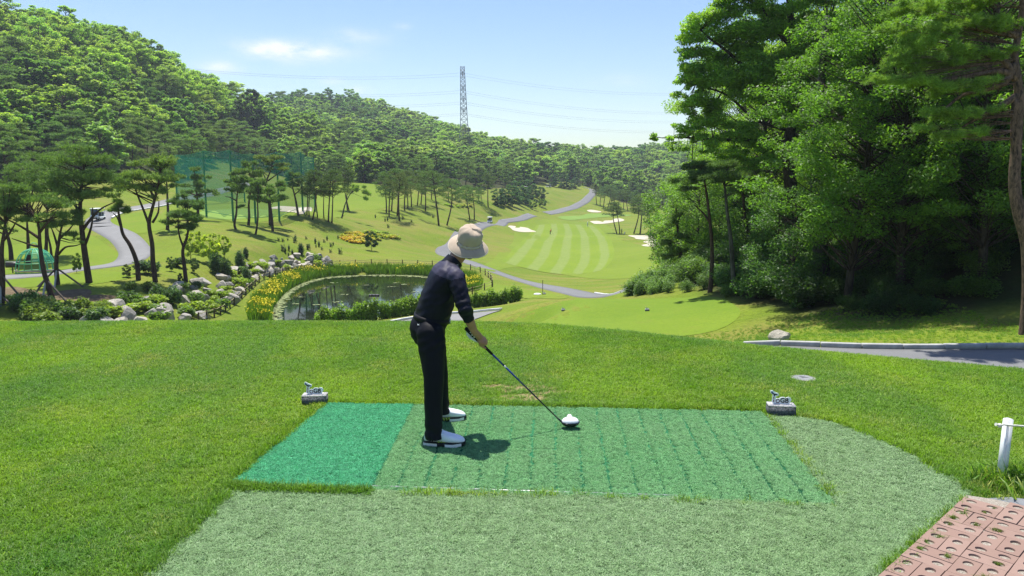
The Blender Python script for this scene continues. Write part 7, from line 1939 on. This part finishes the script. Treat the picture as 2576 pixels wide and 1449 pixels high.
def mat_pile(P_, n, protos, lines, amount, gw, parent, name, label):
    s, t = fr2.uniform(.006, .994, n), fr2.uniform(.006, .994, n)
    j = s * lines + -.012 * np.sin(t * 4 + np.floor(s * lines) * 1.9); d = np.abs(j - np.round(j))
    k = ~((d < gw * (.75 + .25 * np.sin(np.round(j) * 2.7 + t * 3) ** 2)) & (fr2.uniform(0, 1, n) < amount) & (np.round(j) > 0) & (np.round(j) < lines))
    q = bilinear(P_, s[k], t[k]); m = len(q); ss = fr2.uniform(.8, 1.15, m)
    o = scatter(name, np.concatenate([q, np.full((m, 1), .0095)], 1) - np.array([*parent.location]), np.stack([fr2.normal(0, .15, m), fr2.normal(0, .15, m), fr2.uniform(0, 6.28, m)], 1), np.stack([ss, ss, ss], 1), protos, fr2.integers(0, len(protos), m), None)
    o.parent = parent; return o
mat_pile(MATL, 11000, P1, 9, .6, .06, m1, 'pile', ''); mat_pile(MATR, 34000, P2, 17, .985, .092, m2, 'pile', '')

TURF = g((575, 1240), (700, 1232), (930, 1237), (1500, 1250), (2107, 1275), (1990, 1128), (1921, 1046), (2000, 1052), (2100, 1066), (2180, 1094), (2280, 1140), (2360, 1182), (2425, 1222), (2446, 1238), (2430, 1257), (2330, 1350), (2225, 1449)); TURF = np.concatenate([TURF, [(1.35, 2.75), (-1.75, 2.75)], g((365, 1449), (470, 1340))])
TURF_in = TURF.copy()
sheet('artificial_turf', TURF, .2, .006, plain('turf_backing', (.065, .12, .055), .9, .1), zfun=lambda x, y: 0.0)
M_P3 = pile_mat('turf_fibre', (.12, .25, .080), (.35, .50, .26), (.22, .36, .14), .2, .9, .5, .3)
P3_ = [clump(920 + i, 30, .022, .017, .0028, 1.1, M_P3, 'turf_tuft', .5) for i in range(5)]
x, y = flat_pts(TURF, 3600, fr2); grass('turf_pile', x, y, np.full(len(x), .006), P3_, .8, 1.2, 'pale grey-green curly fibres of the artificial turf apron', fr2)
# silver edge strip between mat and turf
tag(MB().box((0, 0, 0), (1.9, .012, .008)).build('edge_strip', plain('strip_metal', (.5, .5, .5), .4, .5, .5), loc=((C_[0] + .95), C_[1] - .014, .012)), 'thin pale metal strip along the near edge of the grooved mat', 'strip').rotation_euler = (0, 0, math.atan2(F_[1] - C_[1], F_[0] - C_[0]))
# sand showing at the corner of the teal mat
c0 = G0(596, 1203); sheet('bare_soil', np.array([c0 + np.array(p) for p in ((-.07, -.07), (.0, -.05), (.09, .06), (.06, .09), (-.02, .04), (-.07, .0))]), .05, .008, M_SAND, zfun=lambda x, y: 0.0)

# pavers with two planting holes, in a basket weave
M_PAV = None
def paver_mat():
    t = NT('pink_paver'); p = t.objco(); w = t.pos(); oi = t.n('ShaderNodeObjectInfo').outputs['Random']
    n = t.rng(t.noise(w, 9, 5, .7), .3, .7); f = t.noise(p, 160, 3, .8)
    col = t.mix(oi, (.235, .162, .132), (.30, .215, .178)); col = t.mix(t.math('MULTIPLY', n, .5), col, (.27, .20, .155)); col = t.mix(t.rng(f, .35, .7, 0, .5), t.mix(.35, col, (.2, .1, .08)), col)
    return t.done(t.principled(col, .9, .2, 0, t.bump(f, .5, .002)))
M_PAV = paver_mat()
def paver_mesh(Lx=.205, Ly=.1025, h=.05, r=.026):
    gap = .0045; X, Y = Lx / 2 - gap / 2, Ly / 2 - gap / 2; n = 14; bm = bmesh.new()
    sq = Lx / 4
    outer_, inner = [], []
    V = []; F = []
    for cx_ in (-sq, sq):
        x0, x1 = (-X, 0) if cx_ < 0 else (0, X)
        k0 = len(V)
        for k in range(n):
            a = 2 * math.pi * (k + .5) / n; c, s = math.cos(a), math.sin(a)
            t = min(((x1 if c > 0 else x0) - cx_) / c if abs(c) > 1e-6 else 9, (Y if s > 0 else -Y) / s if abs(s) > 1e-6 else 9)
            V += [(cx_ + c * t, s * t, h), (cx_ + c * r * 1.05, s * r * .92, h), (cx_ + c * r * .97, s * r * .85, h - .012), (cx_ + c * r * .95, s * r * .83, 0)]
        for k in range(n):
            a, b = k0 + 4 * k, k0 + 4 * ((k + 1) % n)
            for j in range(3): F.append((a + j, b + j, b + j + 1, a + j + 1))
        # corners left out by the fan
        for sx, sy in ((x0, -Y), (x1, -Y), (x1, Y), (x0, Y)):
            d = sorted(range(n), key=lambda k: (V[k0 + 4 * k][0] - sx) ** 2 + (V[k0 + 4 * k][1] - sy) ** 2)[:2]
            V.append((sx, sy, h)); F.append((k0 + 4 * d[0], k0 + 4 * d[1], len(V) - 1))
    k = len(V); V += [(-X, -Y, h), (X, -Y, h), (X, Y, h), (-X, Y, h), (-X - .001, -Y - .001, 0), (X + .001, -Y - .001, 0), (X + .001, Y + .001, 0), (-X - .001, Y + .001, 0)]
    F += [(k + 4, k + 5, k + 1, k), (k + 5, k + 6, k + 2, k + 1), (k + 6, k + 7, k + 3, k + 2), (k + 7, k + 4, k, k + 3)]
    me = bpy.data.meshes.new('paver'); me.from_pydata(V, [], F); bm.from_mesh(me); bmesh.ops.remove_doubles(bm, verts=bm.verts[:], dist=.0004); bmesh.ops.recalc_face_normals(bm, faces=bm.faces[:]); bm.to_mesh(me); bm.free()
    me.materials.append(M_PAV); return me
PV = paver_mesh()
PAVE = np.concatenate([g((2430, 1257), (2500, 1268), (2600, 1290), (2800, 1350)), [(3.6, 2.6), (1.2, 2.6)], g((2225, 1449), (2330, 1352))])
pav = empty('pavement', (2.45, 3.7, 0)); pav['kind'] = 'structure'; PL = Vector(pav.location)
ax = math.radians(43.4); ux = np.array((math.cos(ax), math.sin(ax))); uy = np.array((-ux[1], ux[0])); o_ = G0(2430, 1257)
bed = sheet('paver_bed', PAVE, .2, .0295, None, zfun=lambda x, y: 0.0)
t = NT('gritty_bed'); p_ = t.pos(); f_ = t.noise(p_, 190, 3, .8); bed.data.materials.clear(); bed.data.materials.append(t.done(t.principled(t.mix(t.rng(f_, .3, .7), (.10, .08, .055), (.46, .42, .36)), .95, .1, 0, t.bump(f_, .8, .004))))
holes = []; MOD = .205
for i in range(-16, 16):
    for j in range(-16, 16):
        for k in range(2):
            hor = (i + j) % 2 == 0
            lx, ly = ((0, (k - .5) * .1025) if hor else ((k - .5) * .1025, 0))
            a, b = i * MOD + lx + .05, j * MOD + ly - .105
            c = o_ + ux * a + uy * b
            if poly_sd(np.array([c[0]]), np.array([c[1]]), PAVE)[0] < .012 or c[1] < 2.75 or c[0] > 3.6: continue
            q = obj('paver', PV, pav); q.location = Vector((c[0], c[1], -.012 + fr2.normal(0, .0015))) - PL; q.rotation_euler = (fr2.normal(0, .008), fr2.normal(0, .008), ax + (0 if hor else math.pi / 2) + fr2.normal(0, .012))
            for s in (-.05125, .05125):
                d_ = ux if hor else uy; holes.append(c + d_ * s)
M_TUFT = pile_mat('wild_grass', (.06, .13, .012), (.15, .24, .03), (.20, .19, .05), .4, 1.5)
TU = [clump(930 + i, 26, .020, .042, .0042, 1.2, M_TUFT, 'hole_tuft', .4) for i in range(3)]
hk2 = [h for h in holes if fr2.uniform() < .42]; hh_ = []
for h in hk2:
    for _ in range(int(fr2.integers(1, 4))): hh_.append(h + fr2.normal(0, .008, 2))
hh_ = np.array(hh_); grass('paver_grass', hh_[:, 0], hh_[:, 1], np.full(len(hh_), .030), TU, .35, .85, 'little grass tufts growing in the paver holes', fr2)
sh_ = tag(sheet('drain_slab', g((2470, 1262), (2540, 1258), (2600, 1266), (2640, 1296), (2560, 1284), (2500, 1270)), .1, .020, plain('grey_slab', (.16, .17, .18), .85, .2, 0, .2, 20), zfun=lambda x, y: 0.0), kind='structure')
# white post with a rope
pp = G0(2517, 1216); wp = tag(empty('rope_post', (pp[0], pp[1], 0)), 'white square post standing in tall grass by the pavers', 'post')
me = rounded(MB().box((0, 0, .19), (.043, .043, .46)).mesh('post', plain('white_plastic', (.74, .75, .76), .35, .4, 0, .03)), .004); q = obj('post', me, wp); q.rotation_euler = (0, .035, .35)
tp = Vector((pp[0], pp[1], .385)); M_CORD = plain('white_cord', (.66, .66, .58), .8, .1, 0, .1, 60)
rp = tag(empty('rope', tp), 'white rope tied to the top of the white post, leading out of view', 'rope')
MB().tube([(-.045, -.01, -.005), (-.03, -.02, .005), (.03, -.03, .0), (.05, 0, -.008), (.35, .05, -.045), (.9, .12, -.075), (1.6, .2, -.06)], .0065, 7).build('cord', M_CORD, rp, True); MB().ellipsoid((-.048, -.012, -.004), (.016, .013, .014), nu=10, nv=6).build('knot', M_CORD, rp, True)
MB().tube([(-.06, -.012, .0), (-.075, -.014, .004)], [.008, .011], 6).build('frayed_end', M_CORD, rp)
# valve cover
mc = G0(2020, 953); mh = tag(empty('valve_cover', (mc[0], mc[1], 0.0), -.1), 'round grey valve cover sunk in the lawn behind the tee marker', 'cover')
MB().lathe([(.118, -.02), (.118, .012), (.100, .014), (.099, .006)], n=32).build('ring', plain('ring_concrete', (.24, .23, .20), .9, .2, 0, .2, 30), mh)
MB().lathe([(.096, -.02), (.096, .013), (.09, .016)], n=32).build('lid', plain('lid_grey', (.20, .21, .21), .7, .3, 0, .08, 20), mh)
em = MB(); em.add([(x_, y_, .0175) for x_, y_ in ((-.035, .045), (-.005, .040), (.02, .03), (.028, .005), (.05, -.012), (.03, -.02), (.01, -.012), (-.008, -.03), (-.03, -.03), (-.012, -.012), (-.018, .01), (-.035, .012), (-.018, .025))], [tuple(range(13))]).build('raised_emblem', plain('emblem_grey', (.09, .095, .10), .8), mh)

# ------------------------------------------------------------------ the living lawn of the tee
def lawn_mat():
    t = NT('lawn_blade'); p = t.pos(); r = t.island()
    a = t.rng(t.noise(p, .42, 4, .6), .36, .64, smooth=True); b = t.rng(t.noise(p, 1.6, 4, .65), .32, .68); s_ = t.rng(t.noise(t.scaled(p, (.9, .28, 1)), .8, 3), .4, .62, smooth=True)
    col = t.mix(a, (.115, .265, .020), (.235, .40, .028)); col = t.mix(t.math('MULTIPLY', b, .42), col, (.33, .43, .042)); col = t.mix(t.math('MULTIPLY', s_, .55), col, (.10, .245, .048))
    d = t.rng(t.math('ADD', t.math('MULTIPLY', t.noise(p, 1.1, 5, .7), .7), t.math('MULTIPLY', r, .30)), .58, .76, smooth=True)
    col = t.mix(t.math('MULTIPLY', d, .75), col, (.38, .36, .11)); col = t.mix(1.0, col, t.mix(r, (.50, .52, .48), (1.5, 1.45, 1.5)), 'MULTIPLY')
    return t.done(t.leaf(col, .5, .3, .42, t.mix(1.0, col, (1.25, 1.35, .6), 'MULTIPLY')))
M_BLADE = lawn_mat()
LB = [clump(940 + i, 40, .045, .029, .0036, .95, M_BLADE, 'lawn_tuft', .15) for i in range(6)]
front = np.array([(-9.5, 10.6), (9.5, 10.6), (9.5, 3.2), (2.2, 2.6), (-3.0, 2.6), (-9.5, 9.0)])
MATS = np.array([A_, E_, F_, C_, D_])
lo, hi = front.min(0), front.max(0)
def lawn(n, seed):
    r = np.random.default_rng(seed); x, y = r.uniform(-9.5, 9.5, n), r.uniform(2.7, 11.2, n)
    f = np.abs(x) < .74 * y + .8; k = f & (y < np.interp(x, EDGE[:, 0], EDGE[:, 1]) + 1.0)
    k &= r.uniform(0, 1, n) < np.clip(1.25 - y * .055, .3, 1.0)
    for h in (TURF, MATS, PAVE): k &= poly_sd(x, y, h) < -.012
    k &= (x - mc[0]) ** 2 + (y - mc[1]) ** 2 > .098 ** 2
    k &= ~((x > PAVE[:, 0].min()) & (y < 4.2) & (x > 2.68) & (y < 4.16))
    # worn spots in front of the mat where balls are struck
    for (u, v, ra, ws) in ((1290, 975, .20, .75), (1310, 1000, .16, .85), (1380, 985, .14, .6), (2055, 1006, .0, 0), (800, 1085, .22, .25)):
        c = G0(u, v)
        if ra: k &= ~((((x - c[0]) / 1.8) ** 2 + (y - c[1]) ** 2 < (ra * r.uniform(.3, 1.25, n)) ** 2) & (r.uniform(0, 1, n) < ws))
    return x[k], y[k]
x, y = lawn(200000, 5)
zz = height(x, y) - .003
hz = np.where(y > np.interp(x, EDGE[:, 0], EDGE[:, 1]) - .9, 1.25, 1.0)
edge_d = -np.maximum(poly_sd(x, y, MATS), poly_sd(x, y, TURF)); hz = hz * np.where(edge_d < .09, 1.35, 1.0)
grass('lawn_grass', x, y, zz, LB, .75, 1.2, 'sunlit mown grass of the upper tee', np.random.default_rng(6), hz, .18)
# worn soil under those spots
for (u, v, rx, ry) in ((1292, 977, .42, .15), (1312, 1001, .26, .11), (1385, 987, .20, .08)):
    c = G0(u, v); n_ = 22; sheet('bare_soil', np.array([(c[0] + rx * math.cos(a) * (1 + .3 * mnoise.noise(Vector((a * 2, u * .01, 0)))), c[1] + ry * math.sin(a) * (1 + .3 * mnoise.noise(Vector((a * 3, 5, 0))))) for a in np.linspace(0, 6.2832, n_ + 1)[:-1]]), .08, .004, grass_mat('dry_soil', (.17, .13, .06), (.30, .24, .12), (.22, .2, .08), .3, 1.5, 7, 60, .6, bdist=.01), zfun=lambda x, y: 0.0)
# longer dark fringe by the near edge of the teal mat, at the post and along the turf
LG = [clump(960 + i, 30, .05, .060, .0045, .7, M_BLADE, 'long_tuft', .2) for i in range(3)]
def fringe(P_, n, w, seed):
    r = np.random.default_rng(seed); L = np.array(P_); s = np.concatenate([[0], np.cumsum(np.linalg.norm(np.diff(L, axis=0), axis=1))]); t = r.uniform(0, s[-1], n)
    return np.interp(t, s, L[:, 0]) + r.normal(0, w, n), np.interp(t, s, L[:, 1]) + r.normal(0, w, n)
fx, fy = [], []
for L, n, w in (((G0(572, 1228), G0(700, 1236), G0(930, 1243)), 260, .012), ((G0(1000, 1246), G0(1500, 1252)), 40, .010), ((G0(1500, 1254), G0(2105, 1280)), 22, .010), ((pp + np.array((-.10, -.03)), pp + np.array((.0, .02)), pp + np.array((.5, .02))), 240, .055), ((pp + np.array((-.05, -.06)), pp + np.array((.45, -.10))), 150, .04), ((G0(2446, 1240), pp), 60, .03),
                ((G0(1925, 1046), G0(2000, 1130), G0(2107, 1270)), 36, .010), ((G0(1925, 1036), G0(2100, 1060), G0(2280, 1135), G0(2440, 1235)), 200, .02), ((G0(365, 1449), G0(575, 1238)), 200, .02), ((G0(822, 1012), G0(1300, 1020), G0(1919, 1034)), 330, .014), ((G0(575, 1215), G0(818, 1012)), 200, .016), ((G0(2225, 1449), G0(2432, 1258)), 70, .012)):
    a, b = fringe(L, n, w, int(n)); fx.append(a); fy.append(b)
fx, fy = np.concatenate(fx), np.concatenate(fy); grass('edge_grass', fx, fy, np.zeros(len(fx)), LG, .45, .95, 'longer uncut grass along the mat and turf edges', np.random.default_rng(8), 1.0, .25)
tx, ty = fringe((pp + np.array((-.05, -.05)), pp + np.array((.05, .03)), pp + np.array((.45, .0))), 170, .06, 3); grass('post_grass', tx, ty, np.zeros(len(tx)), LG, 1.2, 2.1, 'tall grass round the foot of the white post', np.random.default_rng(9), 1.0, .3)
# a coarse verge beyond the lip and along the asphalt, where single tufts still show
vx, vy = [], []
r = np.random.default_rng(12)
x, y = r.uniform(-1, 16, 60000), r.uniform(9, 30, 60000)
k = (y > np.interp(x, EDGE[:, 0], EDGE[:, 1]) + .8) & (np.abs(x) < .74 * y) & (x > .0 + (y - 12) * .25)
k &= poly_sd(x, y, np.concatenate([rL, rR[::-1]])) < -.05
k &= poly_sd(x, y, LT) < 0
x, y = x[k][:9000], y[k][:9000]; z = np.array([gz(a, b) for a, b in zip(x, y)])
grass('verge_grass', x, y, z - .005, LG, .7, 1.3, 'rough grass on the verge between tee, path and wood', r, 1.0, .3)

# ------------------------------------------------------------------ air
HZ = MB().box((0, 0, 0), (2600, 2600, 230)).mesh('haze')
t = NT('haze'); v = t.n('ShaderNodeVolumePrincipled'); v.inputs['Color'].default_value = (.80, .88, 1.0, 1); v.inputs['Density'].default_value = HAZE_D; v.inputs['Anisotropy'].default_value = .2
t.t.links.new(v.outputs[0], t.out.inputs['Volume']); HZ.materials.append(t.m)
hz_o = tag(obj('haze', HZ), 'thin summer haze filling the valley', kind='stuff'); hz_o.location = (0, 600, 230 / 2 - 70)
